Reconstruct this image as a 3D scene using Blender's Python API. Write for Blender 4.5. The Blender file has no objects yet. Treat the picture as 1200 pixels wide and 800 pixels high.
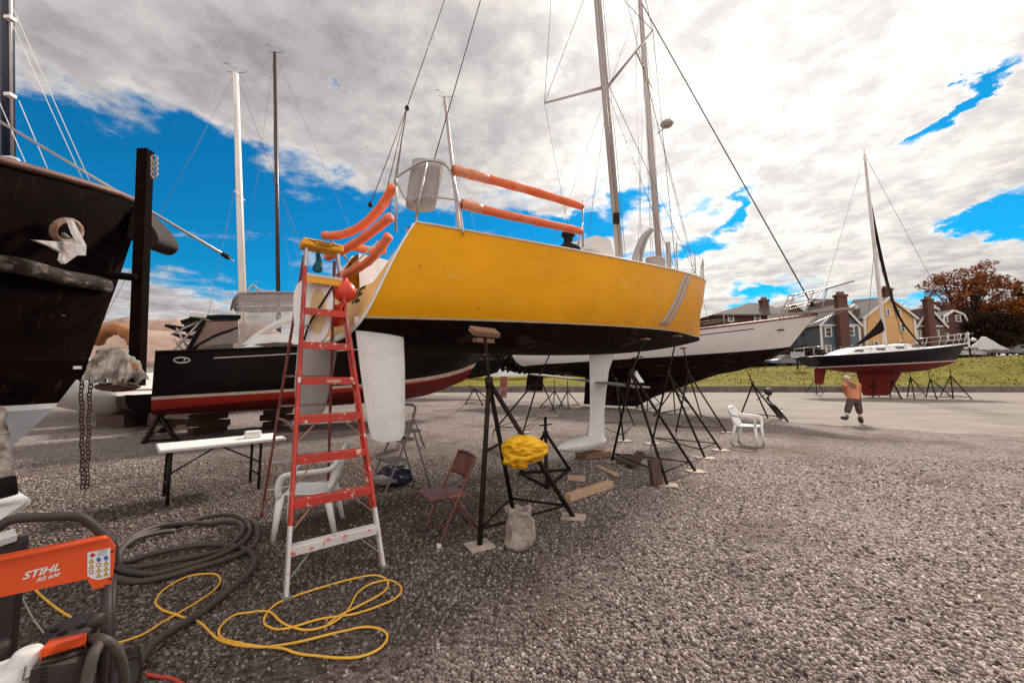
import bpy, math, random
import numpy as np
from mathutils import Vector, Matrix, noise as mnoise
R = math.radians
random.seed(7); rng = np.random.default_rng(7)
scene = bpy.context.scene
COL = scene.collection
V = Vector

# ------------------------------------------------------------------ camera model (used to lay out real positions)
FOC, EYE = 445.0, 1.6
PITCH = math.atan(40/445.0)
FW = V((0, math.cos(PITCH), math.sin(PITCH))); UPV = V((0, -math.sin(PITCH), math.cos(PITCH)))
def ray(px, py): return FW*FOC + V((1, 0, 0))*(px-600) + UPV*(400-py)
def at_y(px, py, y):
    d = ray(px, py); return V((0, 0, EYE)) + d*(y/d.y)
def at_z(px, py, z):
    d = ray(px, py); return V((0, 0, EYE)) + d*((z-EYE)/d.z)
def gnd(px, py): return at_z(px, py, 0.0)

# ------------------------------------------------------------------ materials
MATS = {}
def nodes_of(m):
    m.use_nodes = True
    nt = m.node_tree; b = nt.nodes['Principled BSDF']; return nt, b
def setin(b, k, v):
    if k in b.inputs: b.inputs[k].default_value = v
def mat(name, col, rough=.5, metal=0., var=.18, scale=6., bump=0., bscale=40., col2=None, edge=(.4, .7), coat=0., detail=6., stretch=None, trans=0., alpha=1., spec=.5):
    if name in MATS: return MATS[name]
    m = bpy.data.materials.new(name); nt, b = nodes_of(m); L = nt.links
    tc = nt.nodes.new('ShaderNodeTexCoord')
    src = tc.outputs['Object']
    if stretch:
        mp = nt.nodes.new('ShaderNodeMapping'); mp.inputs['Scale'].default_value = stretch
        L.new(src, mp.inputs['Vector']); src = mp.outputs['Vector']
    n = nt.nodes.new('ShaderNodeTexNoise'); n.inputs['Scale'].default_value = scale
    n.inputs['Detail'].default_value = detail; n.inputs['Roughness'].default_value = .62
    L.new(src, n.inputs['Vector'])
    cr = nt.nodes.new('ShaderNodeValToRGB')
    c1 = [max(0, c*(1-var)) for c in col]; c2 = list(col2) if col2 else [min(1, c*(1+var)) for c in col]
    if col2: c1 = list(col)
    cr.color_ramp.elements[0].color = c1+[1]; cr.color_ramp.elements[1].color = c2+[1]
    if col2: cr.color_ramp.elements[0].position, cr.color_ramp.elements[1].position = edge
    else: cr.color_ramp.elements[0].position, cr.color_ramp.elements[1].position = .3, .7
    L.new(n.outputs['Fac'], cr.inputs['Fac']); L.new(cr.outputs['Color'], b.inputs['Base Color'])
    rr = nt.nodes.new('ShaderNodeMapRange'); rr.inputs['To Min'].default_value = max(.03, rough-.12); rr.inputs['To Max'].default_value = min(1, rough+.15)
    L.new(n.outputs['Fac'], rr.inputs['Value']); L.new(rr.outputs['Result'], b.inputs['Roughness'])
    setin(b, 'Metallic', metal); setin(b, 'Coat Weight', coat); setin(b, 'Coat Roughness', .12); setin(b, 'Specular IOR Level', spec); setin(b, 'Specular Tint', (1, .86, .78, 1))
    if trans: setin(b, 'Transmission Weight', trans)
    if alpha < 1: setin(b, 'Alpha', alpha)
    if bump:
        n2 = nt.nodes.new('ShaderNodeTexNoise'); n2.inputs['Scale'].default_value = bscale; n2.inputs['Detail'].default_value = 5
        L.new(src, n2.inputs['Vector'])
        bp = nt.nodes.new('ShaderNodeBump'); bp.inputs['Strength'].default_value = bump; bp.inputs['Distance'].default_value = .02
        L.new(n2.outputs['Fac'], bp.inputs['Height']); L.new(bp.outputs['Normal'], b.inputs['Normal'])
    MATS[name] = m; return m

def overlay(m, col, scale, edge, detail=8., stretch=None, strength=1.0):
    """second layer of stains / scratches / faded paint with a shape of its own, mixed over the base colour"""
    nt, b = nodes_of(m); L = nt.links
    old = b.inputs['Base Color'].links[0].from_socket
    tc = nt.nodes.new('ShaderNodeTexCoord'); src = tc.outputs['Object']
    mp = nt.nodes.new('ShaderNodeMapping'); mp.inputs['Scale'].default_value = stretch or (1, 1, 1)
    mp.inputs['Location'].default_value = (random.random()*9, random.random()*9, random.random()*9)
    L.new(src, mp.inputs['Vector'])
    n = nt.nodes.new('ShaderNodeTexNoise'); n.inputs['Scale'].default_value = scale; n.inputs['Detail'].default_value = detail
    n.inputs['Roughness'].default_value = .6
    L.new(mp.outputs['Vector'], n.inputs['Vector'])
    r = nt.nodes.new('ShaderNodeMapRange'); r.inputs['From Min'].default_value = edge[0]; r.inputs['From Max'].default_value = edge[1]
    r.inputs['To Max'].default_value = strength
    L.new(n.outputs['Fac'], r.inputs['Value'])
    mx = nt.nodes.new('ShaderNodeMix'); mx.data_type = 'RGBA'; mx.inputs['B'].default_value = list(col)+[1]
    L.new(r.outputs['Result'], mx.inputs['Factor'])
    L.new(old, mx.inputs['A']); L.new(mx.outputs['Result'], b.inputs['Base Color'])
    return m

def island_mat(name, cols, rough=.9, trans=0.):
    """colour picked per loose piece (stone, leaf) from a list"""
    m = bpy.data.materials.new(name); nt, b = nodes_of(m); L = nt.links
    g = nt.nodes.new('ShaderNodeNewGeometry'); cr = nt.nodes.new('ShaderNodeValToRGB'); cr.color_ramp.interpolation = 'LINEAR'
    el = cr.color_ramp.elements
    while len(el) < len(cols): el.new(.5)
    for i, c in enumerate(cols): el[i].position = i/(len(cols)-1); el[i].color = list(c)+[1]
    L.new(g.outputs['Random Per Island'], cr.inputs['Fac']); L.new(cr.outputs['Color'], b.inputs['Base Color'])
    setin(b, 'Roughness', rough); setin(b, 'Specular IOR Level', .12)
    if trans:
        setin(b, 'Subsurface Weight', 0)
    MATS[name] = m; return m

def wood(name, c1, c2, scale=3., axis=(1, 8, 8), rough=.8):
    m = mat(name, c1, rough, col2=c2, edge=(.35, .65), scale=scale, stretch=axis, bump=.25, bscale=12)
    return m

yellow = mat('yellow_gelcoat', (.76, .33, .005), .42, var=.08, scale=1.3, spec=.14, bump=.015, bscale=3)
overlay(yellow, (.84, .42, .04), 2.2, (.52, .78), stretch=(1, 1, 2.5), strength=.4)
overlay(yellow, (.80, .62, .36), 2.4, (.645, .73), stretch=(.7, .7, 3.4), strength=.5)
overlay(yellow, (.30, .15, .02), 7.0, (.66, .80), stretch=(1.6, 1.6, .3), strength=.25)
overlay(yellow, (.10, .05, .02), 16.0, (.72, .74), stretch=(1, 1, .5), strength=.8)
cream = mat('faded_yellow_transom', (.80, .50, .13), .42, var=.1, scale=5)
overlay(cream, (.45, .28, .1), 14, (.6, .75), strength=.5)
black_bottom = mat('black_antifouling', (.0085, .0042, .0036), .9, var=.3, scale=3, bump=.05, bscale=25, spec=.08)
overlay(black_bottom, (.06, .047, .04), 2.0, (.58, .64), stretch=(.5, .5, 3), strength=.8)
overlay(black_bottom, (.03, .016, .012), 6, (.5, .7), strength=.6)
white_fin = mat('sanded_white_fairing', (.82, .80, .75), .6, var=.04, scale=4)
overlay(white_fin, (.50, .41, .33), 5, (.56, .72), stretch=(1, 1, .4), strength=.45)
overlay(white_fin, (.42, .40, .38), 2.2, (.52, .60), stretch=(1, 1, 2.2), strength=.14)
grey_fin = mat('grey_primer_fairing', (.46, .41, .38), .65, var=.1, scale=3)
white_paint = mat('white_paint', (.78, .76, .72), .4, var=.06, scale=6)
overlay(white_paint, (.5, .43, .36), 9, (.62, .8), strength=.4)
grey_gel = mat('pale_grey_gelcoat', (.66, .62, .585), .35, var=.05, scale=2, coat=.2)
overlay(grey_gel, (.36, .31, .27), 5, (.6, .8), stretch=(1, 1, .25), strength=.3)
navy = mat('navy_gelcoat', (.0040, .0030, .0058), .45, var=.3, scale=2, spec=.10)
black_gel = mat('black_gelcoat', (.0045, .0026, .0025), .35, var=.35, scale=2, spec=.14)
black_hull = mat('weathered_black_paint', (.0032, .0016, .0014), .6, col2=(.009, .005, .004), edge=(.4, .72), scale=2.5, bump=.05, bscale=18, spec=.02)
overlay(black_hull, (.07, .05, .03), 5, (.60, .76), stretch=(2, 2, .35), strength=.4)
overlay(black_hull, (.40, .36, .32), 12, (.70, .73), stretch=(.6, .6, 2.5), strength=.8)
red_bottom = mat('red_antifouling', (.14, .012, .008), .75, var=.2, scale=3, spec=.25)
red_stripe = mat('red_boot_stripe', (.42, .028, .015), .4, var=.1, scale=3)
maroon = mat('dark_red_antifouling', (.14, .014, .011), .75, var=.2, scale=3, spec=.25)
paleblue = mat('pale_blue_antifouling', (.36, .38, .42), .7, col2=(.52, .53, .55), scale=2, bump=.1)
overlay(paleblue, (.42, .22, .10), 3, (.58, .72), stretch=(.6, .6, 5), strength=.6)
alu = mat('aluminium', (.50, .45, .42), .38, metal=.55, var=.12, scale=5)
alu_mast = mat('anodised_mast', (.42, .36, .33), .42, metal=.3, var=.12, scale=2, stretch=(1, 1, .3))
white_mast = mat('white_mast', (.68, .63, .58), .4, var=.06, scale=3)
dark_mast = mat('black_mast', (.018, .012, .012), .4, col2=(.08, .06, .05), edge=(.5, .75), scale=6)
blue_mast = mat('dark_blue_mast', (.012, .02, .05), .3, var=.2, scale=2)
steel = mat('stainless', (.42, .38, .36), .32, metal=.7, var=.15, scale=8)
cable = mat('rigging_wire', (.10, .08, .08), .5, metal=.4)
paleline = mat('pale_rigging', (.60, .58, .55), .6)
rust_steel = mat('painted_stand_steel', (.012, .008, .007), .75, col2=(.075, .033, .02), edge=(.52, .8), scale=9, bump=.2, bscale=40, spec=.25)
dark_steel = mat('dark_rusty_post', (.0035, .0013, .0011), .9, col2=(.012, .0045, .003), edge=(.45, .75), scale=5, bump=.3, bscale=20, spec=.06)
chain_rust = mat('dark_chain', (.045, .022, .015), .85, col2=(.11, .05, .03), scale=30, bump=.4, bscale=60, spec=.3)
rust = mat('rust', (.16, .07, .04), .85, col2=(.30, .25, .21), scale=12, bump=.4, bscale=40)
galv = mat('galvanised', (.24, .225, .22), .6, metal=.3, col2=(.40, .375, .36), scale=9, bump=.1)
overlay(galv, (.16, .07, .03), 7, (.50, .66), strength=.75)
foam = mat('orange_foam', (.80, .17, .06), .75, var=.1, scale=8, bump=.15, bscale=90)
overlay(foam, (.85, .42, .28), 5, (.55, .75), strength=.6)
foam_wrap = mat('taped_orange_foam', (.75, .27, .15), .5, var=.2, scale=22, bump=.4, bscale=50)
canvas_grey = mat('grey_canvas', (.33, .29, .27), .9, var=.15, scale=4, bump=.4, bscale=12)
canvas_tan = mat('tan_tarpaulin', (.28, .185, .145), .85, col2=(.42, .29, .23), scale=2, bump=.8, bscale=4)
canvas_old = mat('stained_canvas', (.42, .36, .30), .95, col2=(.11, .085, .068), edge=(.40, .60), scale=7, bump=.6, bscale=14)
brown_canvas = mat('brown_bimini_canvas', (.27, .17, .14), .85, var=.15, scale=4)
green_canvas = mat('dark_green_canvas', (.008, .012, .009), .9, var=.2, spec=.2)
dark_canvas = mat('black_canvas', (.009, .006, .006), .9, var=.3, scale=6, bump=.3, bscale=10, spec=.2)
orange_tarp = mat('orange_tarp', (.36, .15, .055), .8, var=.15, bump=.4, bscale=6)
yellow_cloth = mat('yellow_oilskin', (.84, .46, .012), .45, var=.12, scale=6, bump=.35, bscale=14)
sack = mat('dusty_sack', (.38, .315, .265), .95, col2=(.17, .13, .105), edge=(.44, .68), scale=10, bump=.9, bscale=18)
red_fg = mat('red_fibreglass', (.52, .045, .03), .5, var=.15, scale=5)
overlay(red_fg, (.72, .60, .52), 20, (.605, .63), stretch=(1, 1, .5), strength=.9)
overlay(red_fg, (.30, .05, .03), 6, (.52, .7), strength=.5)
rail_red = mat('faded_red_fibreglass', (.42, .035, .03), .6, var=.2, scale=8)
overlay(rail_red, (.46, .30, .25), 12, (.5, .66), stretch=(1, 1, .3), strength=.8)
overlay(rail_red, (.66, .58, .52), 22, (.64, .67), strength=.8)
ladder_alu = mat('painted_ladder_foot', (.66, .62, .59), .5, var=.1, scale=9)
overlay(ladder_alu, (.62, .09, .04), 12, (.60, .66), strength=.9)
brown_alu = mat('tarnished_aluminium', (.26, .17, .14), .5, metal=.3, var=.2, scale=9)
cap_yellow = mat('ladder_cap_plastic', (.80, .36, .01), .45, var=.1, scale=9)
ink = mat('black_ink', (.009, .007, .007), .65, spec=.25)
plastic_white = mat('white_plastic', (.76, .74, .71), .35, var=.04, scale=5)
table_white = mat('white_table_plastic', (.72, .69, .66), .5, var=.05, scale=6)
overlay(table_white, (.2, .16, .14), 15, (.70, .74), stretch=(.6, 1.4, 1), strength=.8)
brown_metal = mat('brown_chair_enamel', (.135, .042, .024), .42, var=.25, scale=9, coat=.15)
overlay(brown_metal, (.42, .16, .07), 8, (.58, .74), strength=.7)
stool_grey = mat('grey_step_steel', (.20, .16, .145), .6, var=.2, scale=9)
bag_blue = mat('navy_bag_nylon', (.012, .016, .035), .6, var=.4, scale=12, bump=.6, bscale=10)
wood_new = wood('new_lumber', (.42, .25, .15), (.58, .39, .26), scale=3, axis=(2, 9, 9))
wood_ply = wood('weathered_plywood', (.33, .25, .20), (.50, .40, .33), scale=4, axis=(2, 10, 3))
wood_grey = wood('grey_plank', (.27, .23, .20), (.38, .33, .29), scale=3, axis=(8, 2, 3))
wood_old = wood('old_block', (.16, .09, .055), (.30, .17, .10), scale=3, axis=(2, 9, 9))
wood_dark = wood('dark_timber', (.055, .030, .022), (.11, .062, .045), scale=3, axis=(9, 9, 2))
teak = wood('teak_rail', (.16, .055, .03), (.24, .09, .05), scale=3, axis=(3, 3, 9), rough=.5)
hose_m = mat('rubber_hose', (.060, .045, .040), .6, var=.2, scale=14)
cord_yellow = mat('yellow_cord', (.80, .43, .05), .5, var=.1, scale=10)
cord_red = mat('red_hose', (.55, .07, .04), .5)
rope_white = mat('dirty_white_rope', (.42, .35, .30), .9, var=.25, scale=40, bump=.5, bscale=120)
mach_orange = mat('machine_orange', (.74, .085, .015), .38, var=.05, scale=3, coat=.2)
mach_dark = mat('machine_charcoal', (.028, .022, .022), .55, var=.2, scale=9, bump=.1)
mach_pale = mat('machine_white', (.66, .64, .60), .45, var=.08)
label_white = mat('label_white', (.74, .72, .69), .5, var=.03)
sig_yellow = mat('sign_yellow', (.75, .48, .06), .5, var=.03); sig_blue = mat('sign_blue', (.03, .13, .42), .5, var=.03); sig_red = mat('sign_red', (.42, .03, .03), .5, var=.03)
rubber = mat('tyre_rubber', (.025, .020, .018), .85, var=.3, scale=12, bump=.2)
clear_vinyl = mat('clear_vinyl', (.50, .45, .42), .12, var=.06, alpha=.30)
glass_dark = mat('tinted_glass', (.10, .075, .065), .08, var=.1)
pane = mat('window_glass', (.03, .035, .04), .06, var=.3)
trim_white = mat('house_trim', (.66, .62, .57), .5, var=.05)
clap_blue = mat('blue_clapboard', (.115, .135, .165), .75, var=.08, scale=3)
clap_yel = mat('yellow_clapboard', (.62, .36, .15), .75, var=.06, scale=3)
shingle_br = mat('brown_shingle', (.13, .085, .065), .85, var=.2, scale=4, bump=.3, bscale=8)
roof_m = mat('asphalt_shingles', (.075, .055, .050), .9, var=.25, scale=3, bump=.4, bscale=6)
def brick_mat(name, c1, c2, mortar, sc):
    m = bpy.data.materials.new(name); nt, b = nodes_of(m); L = nt.links
    tc = nt.nodes.new('ShaderNodeTexCoord'); mp = nt.nodes.new('ShaderNodeMapping'); mp.inputs['Rotation'].default_value = (R(90), 0, 0)
    br = nt.nodes.new('ShaderNodeTexBrick'); br.inputs['Scale'].default_value = sc
    br.inputs['Color1'].default_value = list(c1)+[1]; br.inputs['Color2'].default_value = list(c2)+[1]; br.inputs['Mortar'].default_value = list(mortar)+[1]
    L.new(tc.outputs['Object'], mp.inputs['Vector']); L.new(mp.outputs['Vector'], br.inputs['Vector']); L.new(br.outputs['Color'], b.inputs['Base Color'])
    setin(b, 'Roughness', .9); MATS[name] = m; return m
brick = brick_mat('red_brick', (.125, .036, .022), (.085, .026, .018), (.14, .105, .085), 3.0)
skin_m = mat('tanned_skin', (.52, .24, .15), .6, var=.12, scale=9)
shirt_m = mat('orange_shirt', (.55, .20, .105), .85, var=.12, scale=6, bump=.3, bscale=14)
shorts_m = mat('brown_shorts', (.085, .055, .048), .9, var=.2, scale=9, bump=.3, bscale=18)
boot_m = mat('brown_boots', (.045, .026, .020), .7, var=.2)
hair_m = mat('white_hair', (.55, .47, .42), .9, var=.15, scale=30)
sock_m = mat('white_socks', (.62, .58, .54), .9)
bark = mat('bark', (.045, .028, .022), .95, var=.3, scale=6, bump=.5, bscale=12)

# ------------------------------------------------------------------ objects
def tag(o, label, cat, group=None, kind=None):
    if label: o['label'] = label
    if cat: o['category'] = cat
    if group: o['group'] = group
    if kind: o['kind'] = kind
    return o
BASE = {}
def thing(name, loc, label, cat, group=None):
    o = bpy.data.objects.new(name, None); COL.objects.link(o); o.location = loc
    o.empty_display_size = .2
    BASE[o.name] = V(loc); tag(o, label, cat, group); return o
class MB:
    """collects geometry in world space; build() links it as one mesh object"""
    def __init__(s): s.v = []; s.f = []; s.m = []; s.mats = []; s.sm = []
    def mi(s, m):
        if m not in s.mats: s.mats.append(m)
        return s.mats.index(m)
    def add(s, vs, fs, m, smooth=False):
        o = len(s.v); s.v += [V(p) for p in vs]; k = s.mi(m)
        for f in fs: s.f.append([o+i for i in f]); s.m.append(k); s.sm.append(smooth)
        return s
    def box(s, c, size, m, X=None, Y=None, Z=None, bev=0.):
        c = V(c); X = V(X).normalized() if X is not None else V((1, 0, 0)); 
        if Z is None: Z = V((0, 0, 1)) if abs(X.z) < .95 else V((0, 1, 0))
        Z = V(Z)
        Y = V(Y).normalized() if Y is not None else Z.cross(X).normalized(); Z = X.cross(Y).normalized()
        a, b, d = (q/2 for q in size)
        if not bev:
            vs = [c+X*(a*i)+Y*(b*j)+Z*(d*k) for i in (-1, 1) for j in (-1, 1) for k in (-1, 1)]
            return s.add(vs, [(0, 1, 3, 2), (4, 6, 7, 5), (0, 4, 5, 1), (2, 3, 7, 6), (0, 2, 6, 4), (1, 5, 7, 3)], m)
        vs = []; idx = {}
        for i in (-1, 1):
            for j in (-1, 1):
                for k in (-1, 1):
                    for ax in range(3):
                        p = [i*a, j*b, k*d]
                        for q in range(3):
                            if q != ax: p[q] -= (i, j, k)[q]*bev
                        idx[(i, j, k, ax)] = len(vs); vs.append(c+X*p[0]+Y*p[1]+Z*p[2])
        fs = []
        S = (-1, 1)
        for i in S: fs.append([idx[(i, j, k, 0)] for j, k in ((-1, -1), (1, -1), (1, 1), (-1, 1))][::i])
        for j in S: fs.append([idx[(i, j, k, 1)] for i, k in ((-1, -1), (1, -1), (1, 1), (-1, 1))][::-j])
        for k in S: fs.append([idx[(i, j, k, 2)] for i, j in ((-1, -1), (1, -1), (1, 1), (-1, 1))][::k])
        for j in S:
            for k in S: fs.append([idx[(-1, j, k, 1)], idx[(1, j, k, 1)], idx[(1, j, k, 2)], idx[(-1, j, k, 2)]])
        for i in S:
            for k in S: fs.append([idx[(i, -1, k, 0)], idx[(i, 1, k, 0)], idx[(i, 1, k, 2)], idx[(i, -1, k, 2)]])
        for i in S:
            for j in S: fs.append([idx[(i, j, -1, 0)], idx[(i, j, 1, 0)], idx[(i, j, 1, 1)], idx[(i, j, -1, 1)]])
        for i in S:
            for j in S:
                for k in S: fs.append([idx[(i, j, k, 0)], idx[(i, j, k, 1)], idx[(i, j, k, 2)]])
        return s.add(vs, fs, m)
    def bar(s, p, q, w, h, m, up=(0, 0, 1), bev=0.):
        p, q = V(p), V(q); X = (q-p); 
        if abs(X.normalized().dot(V(up))) > .98: up = (0, 1, 0)
        return s.box((p+q)/2, (X.length, w, h), m, X=X, Z=up, bev=bev)
    def tube(s, pts, r, m, n=8, closed=False, cap=True, flat=1.0):
        pts = [V(p) for p in pts]; N = len(pts); rs = r if isinstance(r, (list, tuple)) else [r]*N
        vs = []; prev = None
        for i, p in enumerate(pts):
            a = pts[(i-1) % N] if (closed or i > 0) else p; b = pts[(i+1) % N] if (closed or i < N-1) else p
            t = (b-a).normalized() if (b-a).length > 1e-9 else V((0, 0, 1))
            if prev is None:
                u = V((0, 0, 1)) if abs(t.z) < .9 else V((1, 0, 0)); A = (u-t*u.dot(t)).normalized()
            else: A = (prev-t*prev.dot(t)).normalized()
            prev = A; B = t.cross(A)
            for k in range(n):
                an = 2*math.pi*k/n; vs.append(p+A*(rs[i]*math.cos(an))+B*(rs[i]*flat*math.sin(an)))
        fs = []
        for i in range(N if closed else N-1):
            j = (i+1) % N
            for k in range(n): fs.append((i*n+k, i*n+(k+1) % n, j*n+(k+1) % n, j*n+k))
        if cap and not closed: fs.append(tuple(range(n))[::-1]); fs.append(tuple(range((N-1)*n, N*n)))
        return s.add(vs, fs, m, True)
    def lathe(s, prof, c, m, axis=(0, 0, 1), n=20, cap=True):
        c = V(c); Z = V(axis).normalized(); X = Z.orthogonal().normalized(); Y = Z.cross(X)
        vs = [c+X*(r*math.cos(2*math.pi*k/n))+Y*(r*math.sin(2*math.pi*k/n))+Z*z for r, z in prof for k in range(n)]
        fs = [(i*n+k, i*n+(k+1) % n, (i+1)*n+(k+1) % n, (i+1)*n+k) for i in range(len(prof)-1) for k in range(n)]
        if cap: fs += [tuple(range(n))[::-1], tuple(range((len(prof)-1)*n, len(prof)*n))]
        return s.add(vs, fs, m, True)
    def prism(s, poly, th, m, ax=(0, 0, 1)):
        """poly: 3D points of a flat outline, thickened by vector ax*th (centred)"""
        A = V(ax).normalized()*(th/2); n = len(poly); P = [V(p) for p in poly]
        return s.add([p-A for p in P]+[p+A for p in P], [tuple(range(n))[::-1], tuple(range(n, 2*n))]+[(i, (i+1) % n, n+(i+1) % n, n+i) for i in range(n)], m)
    def grid(s, P, m, smooth=True, flip=False):
        h, w = len(P), len(P[0])
        fs = [(i*w+j, i*w+j+1, (i+1)*w+j+1, (i+1)*w+j) for i in range(h-1) for j in range(w-1)]
        if flip: fs = [f[::-1] for f in fs]
        return s.add([p for r in P for p in r], fs, m, smooth)
    def build(s, name, parent=None, loc=None, **tg):
        me = bpy.data.meshes.new(name)
        if parent is not None:
            root = parent
            while root.parent: root = root.parent
            base = BASE[root.name]
        else: base = V(loc) if loc is not None else V((0, 0, 0))
        me.from_pydata([p-base for p in s.v], [], s.f)
        for m in s.mats: me.materials.append(m)
        me.polygons.foreach_set('material_index', s.m); me.polygons.foreach_set('use_smooth', s.sm)
        me.update()
        o = bpy.data.objects.new(name, me); COL.objects.link(o)
        if parent is not None: o.parent = parent
        else: o.location = base; BASE[o.name] = base
        if tg: tag(o, tg.get('label'), tg.get('cat'), tg.get('group'), tg.get('kind'))
        return o
def solid(o, th, off=0.):
    md = o.modifiers.new('thick', 'SOLIDIFY'); md.thickness = th; md.offset = off; return o
def spline(pts, n=8, closed=False):
    pts = [V(p) for p in pts]; N = len(pts); out = []
    for i in range(N if closed else N-1):
        g = (lambda k: pts[k % N]) if closed else (lambda k: pts[min(max(k, 0), N-1)])
        p0, p1, p2, p3 = g(i-1), g(i), g(i+1), g(i+2)
        for k in range(n):
            t = k/n; out.append(.5*((2*p1)+(p2-p0)*t+(2*p0-5*p1+4*p2-p3)*t*t+(3*p1-p0-3*p2+p3)*t**3))
    if not closed: out.append(pts[-1])
    return out
def text_on(body, name, parent, o, X, Y, size, m, shear=0., bold=0., ext=.001):
    """writing as a thin mesh: o = lower left corner, X = reading direction, Y = up"""
    cu = bpy.data.curves.new('writing', 'FONT'); cu.body = body; cu.size = 1; cu.shear = shear; cu.offset = bold; cu.extrude = 0; cu.resolution_u = 3
    tmp = bpy.data.objects.new('writing', cu); COL.objects.link(tmp)
    dg = bpy.context.evaluated_depsgraph_get(); me = bpy.data.meshes.new_from_object(tmp.evaluated_get(dg))
    bpy.data.objects.remove(tmp); X, Y = V(X).normalized(), V(Y).normalized(); Z = X.cross(Y)
    mb = MB(); mb.add([V(o)+X*(v.co.x*size)+Y*(v.co.y*size)+Z*ext for v in me.vertices], [tuple(p.vertices) for p in me.polygons], m)
    bpy.data.meshes.remove(me)
    ob = mb.build(name, parent); solid(ob, ext, -1); return ob

class Frame:
    """boat frame: x forward, y starboard, z up, at a world origin and heading"""
    def __init__(s, o, heading): s.o = V(o); s.f = V((math.cos(heading), math.sin(heading), 0)); s.r = V((math.sin(heading), -math.cos(heading), 0))
    def __call__(s, x, y, z): return s.o+s.f*x+s.r*y+V((0, 0, z))
def lerp(a, b, t): return a+(b-a)*t
def interp(xs, t):
    """piecewise linear table [(t, v), ...]"""
    for (a, va), (b, vb) in zip(xs, xs[1:]):
        if t <= b: return va+(vb-va)*(t-a)/(b-a) if b > a else vb
    return xs[-1][1]
def sm_interp(xs, t):
    for i in range(len(xs)-1):
        (a, va), (b, vb) = xs[i], xs[i+1]
        if t <= b or i == len(xs)-2:
            u = (t-a)/(b-a)
            m0 = (vb-va) if i == 0 else (vb-xs[i-1][1])/(b-xs[i-1][0])*(b-a)
            m1 = (vb-va) if i == len(xs)-2 else (xs[i+2][1]-va)/(xs[i+2][0]-a)*(b-a)
            return (2*u**3-3*u*u+1)*va+(u**3-2*u*u+u)*m0+(-2*u**3+3*u*u)*vb+(u**3-u*u)*m1

class Hull:
    def __init__(s, F, xs, xb, beam, sheer, keel, n, m, nx=36):
        s.F, s.xs, s.xb, s.beam, s.sheer, s.keel, s.n, s.m, s.nx = F, xs, xb, beam, sheer, keel, n, m, nx
    def half(s, t, z):
        k, h = s.keel(t), s.sheer(t); q = min(1, max(0, (z-k)/(h-k)))
        return s.beam(t)*(max(0, 1-(1-q)**s.n(t)))**(1/s.m(t))
    def pt(s, t, z, side=1, inset=0.):
        k, h = s.keel(t), s.sheer(t); q = min(1, max(0, (z-k)/(h-k)))
        x = lerp(s.xs(q), s.xb(q), t); return s.F(x, side*max(0, s.half(t, z)-inset), z)
    def top(s, t, side=1, dz=0., inset=0.):
        p = s.pt(t, s.sheer(t), side, inset); p.z += dz; return p
    def t_of_x(s, x):
        return (x-s.xs(1))/(s.xb(1)-s.xs(1))
    def build(s, parent, bands, transom_mats, deck_mat, camber=.06, deck_drop=.02, name='hull'):
        """bands: [(ztop(t) or None for sheer, rows, material), ...] from the keel up"""
        mb = MB(); ts = [i/s.nx for i in range(s.nx+1)]
        for side in (1, -1):
            rows = []; prev = None; lo = None
            zb = lambda t: s.keel(t)
            for bi, (zt, nr, m) in enumerate(bands):
                zt = zt or s.sheer
                P = []
                for j in range(nr+1):
                    u = j/nr; u = u*u if bi == 0 else u
                    P.append([s.pt(t, lerp(zb(t), min(max(zt(t), s.keel(t)+.001), s.sheer(t)), u), side) for t in ts])
                mb.grid(P, m, True, flip=(side < 0))
                zb = (lambda zt: lambda t: min(max(zt(t), s.keel(t)+.001), s.sheer(t)))(zt)
        h = mb.build(name, parent)
        tm = MB(); zb = s.keel
        for bi, (zt, nr, m) in enumerate(bands):
            zt = zt or s.sheer; P = []
            for j in range(nr+1):
                z = lerp(zb(0), min(max(zt(0), s.keel(0)+.001), s.sheer(0)), j/nr)
                a, b = s.pt(0, z, 1), s.pt(0, z, -1); P.append([lerp(a, b, k/8) for k in range(9)])
            tm.grid(P, transom_mats[min(bi, len(transom_mats)-1)], False)
            zb = (lambda zt: lambda t: min(max(zt(t), s.keel(t)+.001), s.sheer(t)))(zt)
        s.tr = tm.build('transom', parent)
        if deck_mat:
            dk = MB(); P = []
            for t in ts:
                a, b = s.top(t, 1, -deck_drop), s.top(t, -1, -deck_drop)
                P.append([lerp(a, b, k/8)+V((0, 0, camber*(1-((k-4)/4)**2)*min(1, s.beam(t)))) for k in range(9)])
            dk.grid(P, deck_mat, True); dk.build('deck', parent)
        return h
    def rail(s, parent, r, m, name='toe_rail', dz=0., t0=0., t1=1., n=40, inset=0.):
        mb = MB()
        for side in (1, -1): mb.tube([s.top(lerp(t0, t1, i/n), side, dz, inset) for i in range(n+1)], r, m, 6)
        return mb.build(name, parent)
def wires(parent, segs, r, m, name='rigging_wire'):
    for pts in segs:
        MB().tube(pts, r, m, 5).build(name, parent)
def stanchions(h, parent, ts, hgt, r, m, wire=True, sides=(1, -1), wire_t=None):
    for side in sides:
        tops = []
        for t in ts:
            b = h.top(t, side, 0, .05); q = b+V((0, 0, hgt)); MB().tube([b, q], r, m, 6).build('stanchion', parent); tops.append((b, q))
        if wire and len(tops) > 1:
            MB().tube([q for b, q in tops], r*.45, cable, 4).build('lifeline', parent)
            MB().tube([lerp(b, q, .5) for b, q in tops], r*.45, cable, 4).build('lifeline', parent)
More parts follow.
